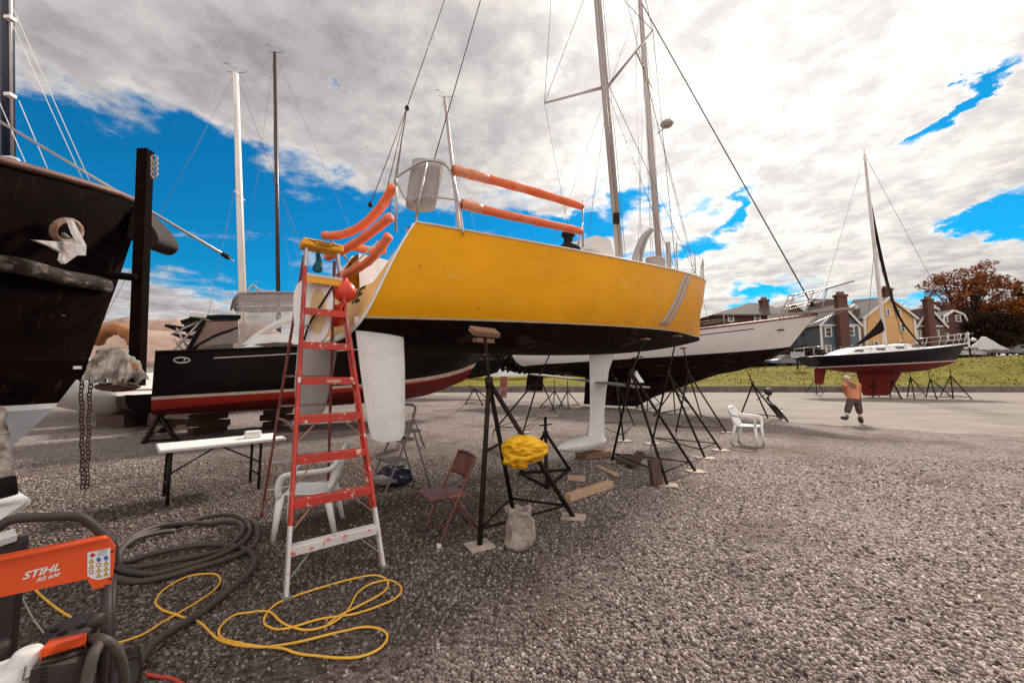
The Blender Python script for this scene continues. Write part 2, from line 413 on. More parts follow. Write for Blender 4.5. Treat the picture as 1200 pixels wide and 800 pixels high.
def fin(parent, F, name, prof, m, y=0., nv=10):
    """foil: prof = [(z, x_lead, x_trail, thickness), ...] from bottom to top"""
    mb = MB(); P = []
    for z, xl, xt, th in prof:
        c = xl-xt; ring = []
        for k in range(24):
            a = 2*math.pi*k/24; u = .5*(1-math.cos(a)); 
            yy = th*(2.6*math.sqrt(max(u, 0))*(1-u))*(1 if a < math.pi else -1)*.5
            yo = y(z) if callable(y) else y
            ring.append(F(xl-c*u, yo+yy, z))
        P.append(ring+[ring[0]])
    mb.grid(P, m, True)
    mb.add(P[0][:-1], [tuple(range(24))[::-1]], m); mb.add(P[-1][:-1], [tuple(range(24))], m)
    return mb.build(name, parent)
EXPOSURE = .34; BACK_FILL = 2.5; TOP_FILL = 1.6; CLOUD_GAIN = .83; SKY_TINT = (.025, .62, .90)
# ------------------------------------------------------------------ camera, sun, sky
cam = bpy.data.cameras.new('camera'); co = bpy.data.objects.new('camera', cam); COL.objects.link(co)
co.location = (0, 0, EYE); co.rotation_euler = (math.pi/2+PITCH, 0, 0)
cam.lens = FOC/1200*36; cam.sensor_width = 36; cam.clip_end = 3000; cam.clip_start = .05
scene.camera = co
vs = scene.view_settings; vs.view_transform = 'Standard'; vs.look = 'None'; vs.exposure = EXPOSURE; vs.gamma = 1; vs.use_curve_mapping = False
SUN_AZ, SUN_EL = 33.0, 37.0
sl = bpy.data.lights.new('sun', 'SUN'); sl.energy = 4.2; sl.angle = R(6.5); sl.color = (1, .93, .84)
so = bpy.data.objects.new('sun', sl); COL.objects.link(so)
sd = V((math.sin(R(SUN_AZ))*math.cos(R(SUN_EL)), math.cos(R(SUN_AZ))*math.cos(R(SUN_EL)), math.sin(R(SUN_EL))))
so.rotation_euler = sd.to_track_quat('Z', 'Y').to_euler(); so.location = sd*50

w = bpy.data.worlds.new('World'); scene.world = w; w.use_nodes = True
nt = w.node_tree; L = nt.links; N = nt.nodes
bg = N['Background']; bg.inputs['Strength'].default_value = .1
sky = N.new('ShaderNodeTexSky'); sky.sky_type = 'NISHITA'; sky.sun_disc = False; sky.sun_elevation = R(SUN_EL); sky.sun_rotation = R(SUN_AZ)
sky.air_density = 1.0; sky.dust_density = .3; sky.ozone_density = 2.0
def nd(t, **k):
    n = N.new(t)
    for a, b in k.items(): setattr(n, a, b)
    return n
def math_(op, a, b=None, clamp=False):
    n = nd('ShaderNodeMath', operation=op, use_clamp=clamp)
    for i, x in enumerate((a, b)):
        if x is None: continue
        if isinstance(x, (int, float)): n.inputs[i].default_value = x
        else: L.new(x, n.inputs[i])
    return n.outputs[0]
def mapr(v, a, b, c, d, smooth=True):
    n = nd('ShaderNodeMapRange'); n.interpolation_type = 'SMOOTHSTEP' if smooth else 'LINEAR'
    L.new(v, n.inputs['Value']); 
    for k, x in zip(('From Min', 'From Max', 'To Min', 'To Max'), (a, b, c, d)): n.inputs[k].default_value = x
    return n.outputs['Result']
tc = nd('ShaderNodeTexCoord'); D = tc.outputs['Generated']
sp = nd('ShaderNodeSeparateXYZ'); L.new(D, sp.inputs[0]); dx, dy, dz = sp.outputs
az = math_('ARCTAN2', dx, dy); el = math_('ARCSINE', math_('MINIMUM', math_('MAXIMUM', dz, -1), 1))
ae = nd('ShaderNodeCombineXYZ'); L.new(az, ae.inputs[0]); L.new(el, ae.inputs[1])
den = math_('ADD', math_('MAXIMUM', dz, 0.0), .10)
cp = nd('ShaderNodeCombineXYZ'); L.new(math_('DIVIDE', dx, den), cp.inputs[0]); L.new(math_('DIVIDE', dy, den), cp.inputs[1]); cp.inputs[2].default_value = 3.1
def noise(vec, scale, detail, rough=.55, dist=0., loc=(0, 0, 0), sc=(1, 1, 1), rot=0.):
    mp = nd('ShaderNodeMapping'); mp.inputs['Location'].default_value = loc; mp.inputs['Scale'].default_value = sc; mp.inputs['Rotation'].default_value = (0, 0, rot)
    L.new(vec, mp.inputs['Vector'])
    n = nd('ShaderNodeTexNoise'); n.inputs['Scale'].default_value = scale; n.inputs['Detail'].default_value = detail
    n.inputs['Roughness'].default_value = rough; n.inputs['Distortion'].default_value = dist
    L.new(mp.outputs[0], n.inputs['Vector']); return n.outputs['Fac']
n_big = noise(cp.outputs[0], 1.5, 8, .6, .3, (1.3, .2, 0), (1, 1, 1), .5)
n_fine = noise(cp.outputs[0], 5.5, 8, .62, .2, (4.3, 1.2, 0), (1.0, 1, 1), .5)
n_shade = noise(cp.outputs[0], 3.0, 9, .60, .1, (7.7, 3.9, 0), (1, 1.3, 1), .3)
n_mot = noise(cp.outputs[0], 8.5, 8, .62, .0, (2.1, 6.6, 0), (1, 1, 1), .5)
n_low = noise(ae.outputs[0], 7.0, 7, .6, .2, (2.2, 5.1, 0), (1, 5.5, 1), .06)
# clear gaps, each a patch of open sky in a compass direction (azimuth, elevation in degrees, radii, tilt, depth)
GAPS = [(-30, 160, 110, 60, -20, .5), (110, 180, 160, 74, -14, .64), (60, 265, 150, 85, 0, .64), (262, 228, 175, 74, -12, .68), (392, 258, 130, 62, -10, .64), (250, 302, 220, 40, 0, .62), (170, 328, 170, 22, -3, .40),
        (520, 268, 115, 36, 0, .60), (625, 275, 105, 33, -4, .58), (600, 235, 90, 22, 10, .33), (700, 262, 74, 32, 10, .54), (735, 238, 62, 25, 20, .48), (800, 290, 62, 23, 10, .48), (815, 232, 50, 18, 20, .36),
        (862, 243, 75, 17, 28, .46), (700, 215, 46, 18, 30, .32), (640, 92, 34, 20, 40, .30), (400, 108, 13, 8, 0, .34), (1125, 124, 120, 19, 26, .52), (1195, 255, 60, 38, -10, .58),
        (890, 352, 95, 15, 8, .50), (1025, 352, 75, 13, 8, .42), (745, 345, 120, 20, 0, .36), (160, 372, 160, 12, 0, .22), (-200, 250, 200, 120, 0, .5), (560, 330, 160, 24, 0, .40)]
def px_dir(px, py):
    d = ray(px, py).normalized(); return math.atan2(d.x, d.y), math.asin(d.z)
wob = nd('ShaderNodeTexNoise'); wob.inputs['Scale'].default_value = 5.5; wob.inputs['Detail'].default_value = 7; wob.inputs['Roughness'].default_value = .62
wmp = nd('ShaderNodeMapping'); wmp.inputs['Scale'].default_value = (1, 1.9, 1); L.new(ae.outputs[0], wmp.inputs[0]); L.new(wmp.outputs[0], wob.inputs['Vector'])
wsub = nd('ShaderNodeVectorMath', operation='SUBTRACT'); L.new(wob.outputs['Color'], wsub.inputs[0]); wsub.inputs[1].default_value = (.5, .5, .5)
wsc = nd('ShaderNodeVectorMath', operation='MULTIPLY'); L.new(wsub.outputs[0], wsc.inputs[0]); wsc.inputs[1].default_value = (.42, .20, 0)
aew = nd('ShaderNodeVectorMath', operation='ADD'); L.new(ae.outputs[0], aew.inputs[0]); L.new(wsc.outputs[0], aew.inputs[1])
bias = None
for gx, gy, rx_, ry_, rot, amt in GAPS:
    a, e = px_dir(gx, gy); a2, e2 = px_dir(gx+rx_*.7, gy); a3, e3 = px_dir(gx, gy-ry_*.7); a4, e4 = px_dir(gx-rx_*.7, gy); a5, e5 = px_dir(gx, gy+ry_*.7)
    ra, re = abs(a2-a4)/1.4, abs(e3-e5)/1.4
    mp = nd('ShaderNodeMapping'); mp.vector_type = 'TEXTURE'
    mp.inputs['Location'].default_value = (a, e, 0); mp.inputs['Rotation'].default_value = (0, 0, R(rot)); mp.inputs['Scale'].default_value = (ra, re, 1)
    L.new(aew.outputs[0], mp.inputs['Vector'])
    ln = nd('ShaderNodeVectorMath', operation='LENGTH'); L.new(mp.outputs[0], ln.inputs[0])
    g = mapr(ln.outputs['Value'], .15, 1.5, amt, 0.)
    bias = g if bias is None else math_('MAXIMUM', bias, g)
cov = math_('ADD', math_('MULTIPLY', n_big, .45), math_('MULTIPLY', n_fine, .55))
lowmix = mapr(el, R(9), R(22), .70, 0.)
mixn = nd('ShaderNodeMix'); L.new(lowmix, mixn.inputs[0]); L.new(cov, mixn.inputs[2]); L.new(n_low, mixn.inputs[3]); cov = mixn.outputs[0]
m = math_('SUBTRACT', cov, bias)
mask = mapr(m, .02, .29, 0., 1.)
# nearness to the sun behind the cloud
dt = nd('ShaderNodeVectorMath', operation='DOT_PRODUCT'); nv = nd('ShaderNodeVectorMath', operation='NORMALIZE'); L.new(D, nv.inputs[0]); L.new(nv.outputs[0], dt.inputs[0]); dt.inputs[1].default_value = sd
glow = mapr(dt.outputs['Value'], .84, .99, 0., 1.); glow_w = mapr(dt.outputs['Value'], .64, .98, 0., 1.)
thin = mapr(m, .10, .42, 1., 0.)           # thin edges let more light through
sh = math_('ADD', math_('MULTIPLY', math_('ADD', math_('MULTIPLY', mapr(n_shade, .36, .66, 0., 1.), .6), math_('MULTIPLY', mapr(n_mot, .34, .62, 0., 1.), .55)), .46), math_('ADD', math_('MULTIPLY', glow_w, .34), math_('MULTIPLY', thin, .30)), True)
cr = nd('ShaderNodeValToRGB'); e = cr.color_ramp.elements
e[0].position = 0; e[0].color = (.34, .318, .315, 1); e[1].position = 1; e[1].color = (1.0, .945, .86, 1)
x = e.new(.45); x.color = (.57, .54, .53, 1)
L.new(sh, cr.inputs['Fac'])
back = math_('MULTIPLY', mapr(dy, .1, -.6, 1.0, BACK_FILL), mapr(dz, .76, .95, 1.0, TOP_FILL))  # extra brightness on unseen cloud behind and above the camera, added as fill
brt = math_('ADD', math_('MULTIPLY', back, 10*CLOUD_GAIN), math_('MULTIPLY', glow, 4.5))
cm = nd('ShaderNodeVectorMath', operation='SCALE'); L.new(cr.outputs[0], cm.inputs[0]); L.new(brt, cm.inputs['Scale'])
tint = nd('ShaderNodeVectorMath', operation='MULTIPLY'); L.new(sky.outputs[0], tint.inputs[0]); tint.inputs[1].default_value = SKY_TINT
fin_ = nd('ShaderNodeMix', data_type='RGBA'); L.new(mask, fin_.inputs['Factor']); L.new(tint.outputs[0], fin_.inputs['A']); L.new(cm.outputs[0], fin_.inputs['B'])
L.new(fin_.outputs['Result'], bg.inputs['Color'])

# ------------------------------------------------------------------ ground
def gravel_mat():
    m = bpy.data.materials.new('crushed_gravel'); nt, b = nodes_of(m); L = nt.links; N = nt.nodes
    tc = N.new('ShaderNodeTexCoord'); P = tc.outputs['Object']
    def tex(t, **k):
        n = N.new(t)
        for a, v in k.items(): n.inputs[a].default_value = v
        L.new(P, n.inputs['Vector']); return n
    v1 = tex('ShaderNodeTexVoronoi', Scale=42.); v2 = tex('ShaderNodeTexVoronoi', Scale=75.)
    mac = tex('ShaderNodeTexNoise', Scale=.55, Detail=7., Roughness=.65); mac2 = tex('ShaderNodeTexNoise', Scale=1.7, Detail=5.)
    sep = N.new('ShaderNodeSeparateColor'); L.new(v1.outputs['Color'], sep.inputs[0])
    cr = N.new('ShaderNodeValToRGB'); el = cr.color_ramp.elements
    el[0].color = (.045, .032, .027, 1); el[1].color = (.46, .385, .345, 1); el[1].position = 1
    e2 = el.new(.5); e2.color = (.26, .21, .187, 1); e3 = el.new(.85); e3.color = (.40, .335, .305, 1)
    L.new(sep.outputs[0], cr.inputs['Fac'])
    mx = N.new('ShaderNodeMix'); mx.data_type = 'RGBA'; mx.inputs['B'].default_value = (.145, .098, .072, 1)
    mr = N.new('ShaderNodeMapRange'); mr.inputs['From Min'].default_value = .50; mr.inputs['From Max'].default_value = .66; mr.inputs['To Max'].default_value = .85
    L.new(mac.outputs['Fac'], mr.inputs['Value']); L.new(mr.outputs[0], mx.inputs['Factor']); L.new(cr.outputs[0], mx.inputs['A'])
    # brown worn dirt on the left, with boat shade painted into its colour
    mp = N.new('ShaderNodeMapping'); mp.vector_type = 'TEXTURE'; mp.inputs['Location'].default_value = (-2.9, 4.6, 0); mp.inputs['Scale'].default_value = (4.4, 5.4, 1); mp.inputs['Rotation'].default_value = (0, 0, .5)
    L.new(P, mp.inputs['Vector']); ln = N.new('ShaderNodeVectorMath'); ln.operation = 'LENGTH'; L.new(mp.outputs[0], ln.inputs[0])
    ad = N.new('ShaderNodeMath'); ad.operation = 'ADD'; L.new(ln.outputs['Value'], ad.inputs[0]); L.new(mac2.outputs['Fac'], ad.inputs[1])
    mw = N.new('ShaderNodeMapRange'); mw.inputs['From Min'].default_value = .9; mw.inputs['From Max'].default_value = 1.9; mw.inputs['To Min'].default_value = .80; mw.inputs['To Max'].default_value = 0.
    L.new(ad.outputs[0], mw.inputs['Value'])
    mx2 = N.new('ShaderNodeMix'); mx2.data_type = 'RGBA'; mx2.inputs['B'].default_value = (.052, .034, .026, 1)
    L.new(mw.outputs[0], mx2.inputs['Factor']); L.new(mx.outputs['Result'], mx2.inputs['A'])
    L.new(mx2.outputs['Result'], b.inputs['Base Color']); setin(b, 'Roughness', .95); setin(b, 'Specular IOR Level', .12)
    sub = N.new('ShaderNodeMath'); sub.operation = 'MULTIPLY_ADD'; L.new(v1.outputs['Distance'], sub.inputs[0]); sub.inputs[1].default_value = -1.; 
    L.new(v2.outputs['Distance'], sub.inputs[2])
    bp = N.new('ShaderNodeBump'); bp.inputs['Strength'].default_value = .9; bp.inputs['Distance'].default_value = .03
    L.new(v1.outputs['Distance'], bp.inputs['Height']); bp.invert = True
    L.new(bp.outputs['Normal'], b.inputs['Normal'])
    return m
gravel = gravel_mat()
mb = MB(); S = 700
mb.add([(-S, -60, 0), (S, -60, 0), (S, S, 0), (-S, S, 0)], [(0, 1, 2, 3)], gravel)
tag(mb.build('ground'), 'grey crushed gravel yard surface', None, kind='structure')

paveline = [(40.0, -20.0), (13.1, 9.75), (9.4, 14.2), (5.5, 18.6), (-2.5, 28.0), (-9, 34)]
pave = mat('worn_concrete', (.22, .185, .155), .9, spec=.12, col2=(.30, .26, .225), scale=.6, bump=.15, bscale=30)
overlay(pave, (.15, .12, .10), .55, (.50, .70), stretch=(.5, 1.6, 1), strength=.6)
overlay(pave, (.16, .13, .105), 3.0, (.52, .72), stretch=(.35, 1.2, 1), strength=.6)
overlay(pave, (.50, .45, .40), 2.0, (.60, .72), stretch=(.3, 1.4, 1), strength=.4)
mb = MB(); edge = []
for (a, b), (c, d) in zip(paveline, paveline[1:]):
    n = int(math.hypot(c-a, d-b)/.12)
    for i in range(n):
        t = i/n; p = V((lerp(a, c, t), lerp(b, d, t), .004)); q = V((p.x*.9, p.y*.9, 0))
        k = .8*(mnoise.noise(q*.5))+.28*mnoise.noise(q*2.5)+.12*mnoise.noise(q*8)
        edge.append(p+V((.77, .64, 0))*k)
far = [(p.x+160, p.y+140, .004) for p in edge]
mb.grid([edge, far], pave, False)
tag(mb.build('pavement'), 'pale worn concrete apron beyond the gravel', None, kind='structure')

# loose stones near the camera (too many to count)
def stones():
    N = 88000
    u = rng.random(N); y = 1.25+(u**1.35)*6.2; x = (rng.random(N)*2-1)*(1.42*y+.35)
    # thin out the stones where the yard is worn down to dirt
    worn = np.sin(1.3*x+.7*y+.4)+np.sin(2.3*y-1.1*x+1.9)+np.sin(2.9*x+1.7*y+.8)*.8+.5*np.sin(5.1*x-4.3*y)
    keep = rng.random(N) > np.clip((worn-.9)*.9, 0, .8); x, y = x[keep], y[keep]; N = len(x)
    r = (.0065+.0085*rng.random(N)**2.0)*(1+.06*y)
    n = 4
    phi = (1+5**.5)/2
    ico = np.array([(-1, phi, 0), (1, phi, 0), (-1, -phi, 0), (1, -phi, 0), (0, -1, phi), (0, 1, phi), (0, -1, -phi), (0, 1, -phi), (phi, 0, -1), (phi, 0, 1), (-phi, 0, -1), (-phi, 0, 1)])/1.9
    fc = np.array([(0, 11, 5), (0, 5, 1), (0, 1, 7), (0, 7, 10), (0, 10, 11), (1, 5, 9), (5, 11, 4), (11, 10, 2), (10, 7, 6), (7, 1, 8), (3, 9, 4), (3, 4, 2), (3, 2, 6), (3, 6, 8), (3, 8, 9), (4, 9, 5), (2, 4, 11), (6, 2, 10), (8, 6, 7), (9, 8, 1)])
    P = ico[None]*(1+.38*(rng.random((N, 12, 1))-.5)*2)
    P = P*np.stack([np.ones(N), .6+.4*rng.random(N), .58+.42*rng.random(N)], 1)[:, None]
    a = rng.random(N)*6.283; ca, sa = np.cos(a), np.sin(a)
    tl = (rng.random(N)-.5)*1.1; ct, st = np.cos(tl), np.sin(tl)
    X, Y, Z = P[..., 0], P[..., 1], P[..., 2]
    X, Z = X*ct[:, None]-Z*st[:, None], X*st[:, None]+Z*ct[:, None]
    X, Y = X*ca[:, None]-Y*sa[:, None], X*sa[:, None]+Y*ca[:, None]
    P = np.stack([X*r[:, None]+x[:, None], Y*r[:, None]+y[:, None], Z*r[:, None]+(r*.18)[:, None]], 2).reshape(-1, 3)
    F = (fc[None]+(np.arange(N)*12)[:, None, None]).reshape(-1, 3)
    me = bpy.data.meshes.new('gravel_stones'); me.vertices.add(len(P)); me.vertices.foreach_set('co', P.ravel())
    me.loops.add(F.size); me.loops.foreach_set('vertex_index', F.ravel().astype(np.int32))
    me.polygons.add(len(F)); me.polygons.foreach_set('loop_start', np.arange(0, F.size, 3, dtype=np.int32)); me.polygons.foreach_set('loop_total', np.full(len(F), 3, np.int32))
    me.update(calc_edges=True)
    me.materials.append(island_mat('loose_stone', [(.06, .044, .037), (.18, .142, .125), (.32, .262, .236), (.46, .385, .35), (.37, .275, .23), (.58, .50, .455), (.74, .66, .60)]))
    # the same dirt and painted boat shade darken the stones lying in it
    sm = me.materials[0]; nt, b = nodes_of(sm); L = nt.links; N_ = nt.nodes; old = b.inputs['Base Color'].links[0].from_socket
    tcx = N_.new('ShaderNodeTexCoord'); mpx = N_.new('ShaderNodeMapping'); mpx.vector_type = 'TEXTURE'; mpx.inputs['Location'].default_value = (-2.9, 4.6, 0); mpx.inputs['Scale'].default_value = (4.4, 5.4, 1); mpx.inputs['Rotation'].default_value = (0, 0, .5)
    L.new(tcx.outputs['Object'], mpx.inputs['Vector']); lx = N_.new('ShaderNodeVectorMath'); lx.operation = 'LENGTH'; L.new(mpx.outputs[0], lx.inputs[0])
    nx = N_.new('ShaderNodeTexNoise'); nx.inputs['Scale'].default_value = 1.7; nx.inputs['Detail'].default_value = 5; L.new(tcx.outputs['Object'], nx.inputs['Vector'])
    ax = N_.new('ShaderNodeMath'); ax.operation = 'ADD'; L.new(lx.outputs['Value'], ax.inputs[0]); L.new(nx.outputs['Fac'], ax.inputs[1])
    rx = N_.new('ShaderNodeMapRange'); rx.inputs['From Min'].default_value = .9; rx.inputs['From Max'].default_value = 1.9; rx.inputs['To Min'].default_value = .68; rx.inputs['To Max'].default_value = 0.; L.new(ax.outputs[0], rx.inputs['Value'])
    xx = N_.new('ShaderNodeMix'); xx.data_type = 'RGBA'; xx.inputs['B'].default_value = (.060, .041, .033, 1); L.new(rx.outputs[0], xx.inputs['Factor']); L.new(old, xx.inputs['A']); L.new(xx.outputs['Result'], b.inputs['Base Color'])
    o = bpy.data.objects.new('gravel_stones', me); COL.objects.link(o)
    tag(o, 'loose grey and brown crushed stones over the yard', 'gravel', kind='stuff')
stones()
# ------------------------------------------------------------------ helpers on a boat's own planes
def on_y(F, px, py, yl):
    d = ray(px, py); o = V((0, 0, EYE)); k = ((F.o-o).dot(F.r)+yl)/d.dot(F.r); return o+d*k
def on_x(F, px, py, xl):
    d = ray(px, py); o = V((0, 0, EYE)); k = ((F.o-o).dot(F.f)+xl)/d.dot(F.f); return o+d*k
def scoop_transom(H, parent, mats_z, drop, name='transom'):
    """transom with a dipped open top: mats_z = [(ztop, mat)], drop(|y| fraction) lowers the top edge"""
    mb = MB(); K = 24; lo = H.keel(0)
    ys = [-1+2*k/K for k in range(K+1)]
    for zt, m in mats_z:
        P = []
        for j in range(9):
            row = []
            for yf in ys:
                top = min(zt, H.sheer(0)-drop(abs(yf))); z = lerp(lo, max(top, lo+.001), j/8)
                h = H.half(0, z); q = (z-H.keel(0))/(H.sheer(0)-H.keel(0)); row.append(H.F(H.xs(q), h*yf, z))
            P.append(row)
        mb.grid(P, m, False); lo = zt
    return mb.build(name, parent)

# ================================================================== YELLOW SAILBOAT
YF = Frame((-1.99, 4.12, 0), .785)
yb = thing('sailboat', YF(5, 0, 0), 'big yellow racing sailboat with black bottom propped on stands in the middle', 'sailboat')
YL = 11.4
zw = lambda t: 2.169+.673*t
zs = lambda t: 3.225+1.40*t-.212*4*t*(1-t)
def ybeam(t):
    B, bt, tm, q = 1.377, .838, .42, 2.1
    return max(.004, B*(1-((t-tm)/(1-tm))**q) if t > tm else B*(1-(1-bt/B)*((tm-t)/tm)**2))
ykeel = lambda t: zw(t)-(.10+.09*(1-t)**3+.34*math.sin(math.pi*min(1, t*.98+.01))**.8)
H = Hull(YF, lambda q: .02+.30*q+.22*q*q, lambda q: 11.3+.30*q+.20*q**3, ybeam, zs, ykeel,
         lambda t: sm_interp([(0, 6.2), (.4, 4.2), (1, 1.9)], t), lambda t: sm_interp([(0, 2.4), (.5, 2.), (1, 1.55)], t), 44)
H.build(yb, [(lambda t: zw(t)-.01, 10, black_bottom), (lambda t: zw(t)+.012, 1, mat('pale_boot_line', (.62, .50, .30), .5)), (None, 10, yellow)], [black_bottom, cream, cream], None)
bpy.data.objects.remove(H.tr)
drop = lambda a: .66*(1-min(1, max(0, (a-.66)/.33))**1.5)
scoop_transom(H, yb, [(3.3, cream)], drop)
# white corner strip along both transom edges
mb = MB(); zk, zt_ = H.keel(0), H.sheer(0)
for side in (1, -1):
    P = []
    for i in range(33):
        u = i/32; z = lerp(zk+.0005, zt_-.003, u*u); h = H.half(0, z); q = (z-zk)/(zt_-zk)
        dv_ = V((0-h, 2.75-z)).normalized()*.072 if False else None
        dy_, dz_ = -h, 2.80-z; ln_ = math.hypot(dy_, dz_); hi, zi = h+dy_/ln_*.072, z+dz_/ln_*.072*(1 if z < 2.75 else 0); qi = min(1, (zi-zk)/(zt_-zk))
        P.append([H.F(H.xs(qi)-.006, side*hi, zi), H.F(H.xs(q)-.006, side*(h+.004), z)])
    mb.grid(P, white_paint, True, flip=side > 0)
solid(mb.build('corner_trim', yb), .004)
for dy, ch in ((.20, 'I'), (.27, 'E')):
    z0 = 2.38; q = (z0-H.keel(0))/(H.sheer(0)-H.keel(0)); q2 = (z0+.2-H.keel(0))/(H.sheer(0)-H.keel(0))
    a = H.F(H.xs(q)-.006, dy, z0); b = H.F(H.xs(q2)-.006, dy, z0+.2)
    text_on(ch, 'name_letter', yb, a, H.F.r, b-a, .27, ink, bold=.02)
# deck, cockpit well and cabin
dk = MB(); P = []
for i in range(45):
    t = i/44; row = []
    for k in range(17):
        f = -1+k/8; z = zs(t)-.02+.05*(1-f*f); well = 1 if t < .26 else max(0, 1-(t-.26)/.012)
        z -= well*(.62 if abs(f) < .70 else 0.)
        p = H.pt(t, zs(t), 1 if f > 0 else -1); c = H.F(lerp(H.xs(1), H.xb(1), t), ybeam(t)*f, z); row.append(c)
    P.append(row)
dk.grid(P, white_paint, False); dk.build('deck', yb)
mb = MB(); P = []
for i in range(13):
    u = i/12; x = lerp(3.2, 7.2, u); t = H.t_of_x(x); hgt = .30*min(1, u*6)*min(1, (1-u)*2.2+.02); wd = lerp(.8, .5, u); z0 = zs(t)+.0
    P.append([H.F(x, -wd, z0), H.F(x, -wd*.88, z0+hgt*.9), H.F(x, -wd*.4, z0+hgt*1.05), H.F(x, wd*.4, z0+hgt*1.05), H.F(x, wd*.88, z0+hgt*.9), H.F(x, wd, z0)])
mb.grid(P, white_paint, False); mb.build('cabin_roof', yb)
# grey genoa track, gunwale
MB().tube([H.top(lerp(.08, .32, i/10), 1, .025, .05) for i in range(11)], .016, mat('track', (.09, .075, .07), .6), 6).build('genoa_track', yb)
H.rail(yb, .016, mat('pale_gunwale', (.62, .50, .36), .6), 'gunwale', 0., 0, 1)
# keel and rudders
kl = fin(yb, YF, 'keel', [(.34, 5.50, 4.92, .15), (.8, 5.50, 5.00, .14), (1.3, 5.60, 5.02, .15), (1.7, 5.72, 5.02, .17), (2.12, 6.00, 5.02, .20)], white_fin)
mb = MB(); P = []
for i in range(19):
    u = i/18; x = lerp(5.56, 3.92, u); rr = max(.004, (4*u*(1-u))**.55*(1-.35*u)) ; rz = .165*rr; ry = .20*rr; zc = .275+.03*u
    P.append([YF(x, ry*math.cos(a*math.pi/8), zc+rz*math.sin(a*math.pi/8)) for a in range(17)])
mb.grid(P, white_fin, True); mb.build('keel_bulb', yb)
fin(yb, YF, 'rudder', [(.92, .56, .34, .02), (.97, .60, .24, .045), (1.1, .61, .20, .05), (1.7, .60, .10, .06), (2.19, .57, .03, .07)], white_fin, y=lambda z: .55+.03*(2.2-z))
fin(yb, YF, 'rudder', [(1.10, .16, -.02, .02), (1.16, .22, -.10, .045), (1.5, .28, -.14, .05), (1.9, .31, -.14, .06), (2.17, .32, -.13, .07)], grey_fin, y=lambda z: -.58-.12*(2.2-z))
# mast, spreaders, standing rigging
m0 = on_y(YF, 726, 306, 0); m1 = on_y(YF, 700, 0, 0); md = (m1-m0)/(m1.z-m0.z); mtop = m0+md*(17.6-m0.z)
mb = MB(); mb.tube([m0-md*.3, m0+md*5, mtop], [.085, .085, .06], alu_mast, 12, flat=.72)
mst = mb.build('mast', yb)
s0 = on_y(YF, 712.5, 101, 0)
for sgn, (px, py) in ((1, (765, 36)), (-1, (638, 121))):
    tip = on_y(YF, px, py, sgn*1.18)
    MB().tube([s0, tip], [.045, .026], alu_mast, 8, flat=.5).build('spreader', mst)
    base = H.top(.53, sgn, 0, .12)
    wires(yb, [[base, tip], [tip, m0+md*(11-m0.z)], [tip, mtop], [base, s0+V((0, 0, -.2))]], .006, cable)
bowtip = H.top(.985, 1, .02); bowtip = H.F(11.55, 0, zs(1))
wires(yb, [[bowtip, s0+V((0, 0, .05))], [H.F(11.3, 0, zs(.96)), m0+md*(14.5-m0.z)]], .007, cable)
wires(yb, [[on_y(YF, 487, 262, .45), mtop]], .007, cable, 'backstay')
split = on_y(YF, 477, 126, -.15)
wires(yb, [[split, mtop+YF.r*-1.2], [split, on_y(YF, 434, 240, -.5)], [split, on_y(YF, 446, 252, -.4)], [split, on_y(YF, 455, 255, -.3)], [split, on_y(YF, 465, 206, .5)]], .006, cable, 'backstay_tackle')
for px, py, yy in ((477, 127, -.15), (434, 240, -.5)):
    MB().lathe([(.004, -.04), (.026, -.025), (.03, 0), (.026, .025), (.004, .04)], on_y(YF, px, py, yy), ink, n=10).build('block', yb)
for k, dx_ in enumerate((-.02, .05, .1)): wires(yb, [[m0+V((dx_, -.12, .1)), m1+V((dx_, -.1, 0))]], .006, cable, 'halyard')
MB().bar(on_y(YF, 722, 262, .12), on_y(YF, 722, 250, .12), .12, .08, ink).build('mast_winch', yb)
# stern rail
rail = [(464, 208, .50), (481, 197, .62), (497, 189, .75), (515, 190, .86), (528, 201, .93), (537, 234, .97), (543, 275, 1.0)]
mb = MB(); mb.tube(spline([on_y(YF, a, b, c) for a, b, c in rail], 6), .014, steel, 8)
mb.tube([on_y(YF, 464, 208, .50), on_y(YF, 464, 272, .50)], .014, steel, 8)
mb.tube([on_y(YF, 500, 189, .77), on_y(YF, 486, 265, .70)], .014, steel, 8)
mb.tube(spline([on_y(YF, 464, 212, .5), on_y(YF, 478, 236, .6), on_y(YF, 496, 230, .76), on_y(YF, 538, 235, .97)], 5), .009, rope_white, 6)
mb.build('stern_rail', yb)
MB().tube([on_y(YF, 385, 277, -.84), YF(.52, -.80, 3.1)], .014, steel, 8).build('stern_post', yb)
# stanchions and bow rail
st = on_y(YF, 683, 290, 1.24); s_t = on_y(YF, 683, 235, 1.24)
MB().tube([st, s_t], .013, steel, 8).build('stanchion', yb); MB().tube([st+YF.f*-.12, lerp(st, s_t, .55)], .009, steel, 6).build('stanchion_brace', yb)
for t in (.40, .52, .66):
    for sd_ in ((1, -1) if t > .45 else (-1,)):
        MB().tube([H.top(t, sd_, 0, .06), H.top(t, sd_, .62, .06)], .014, steel, 8).build('stanchion', yb)
for sd_ in (1, -1):
    MB().tube([H.top(t, sd_, .61, .06) for t in (.52, .66, .80)], .006, cable, 5).build('lifeline', yb)
mb = MB()
bp = [H.top(t, 1, .0, .04) for t in (.80, .89, .96)]; bq = [H.top(t, -1, .0, .04) for t in (.80, .89, .96)]
up = V((0, 0, .62)); nose = H.F(11.85, 0, zs(1)+.66)
mb.tube(spline([bp[0]+up, bp[1]+up*1.03, bp[2]+up*1.05+YF.f*.2, nose, bq[2]+up*1.05+YF.f*.2, bq[1]+up*1.03, bq[0]+up], 5), .014, steel, 8)
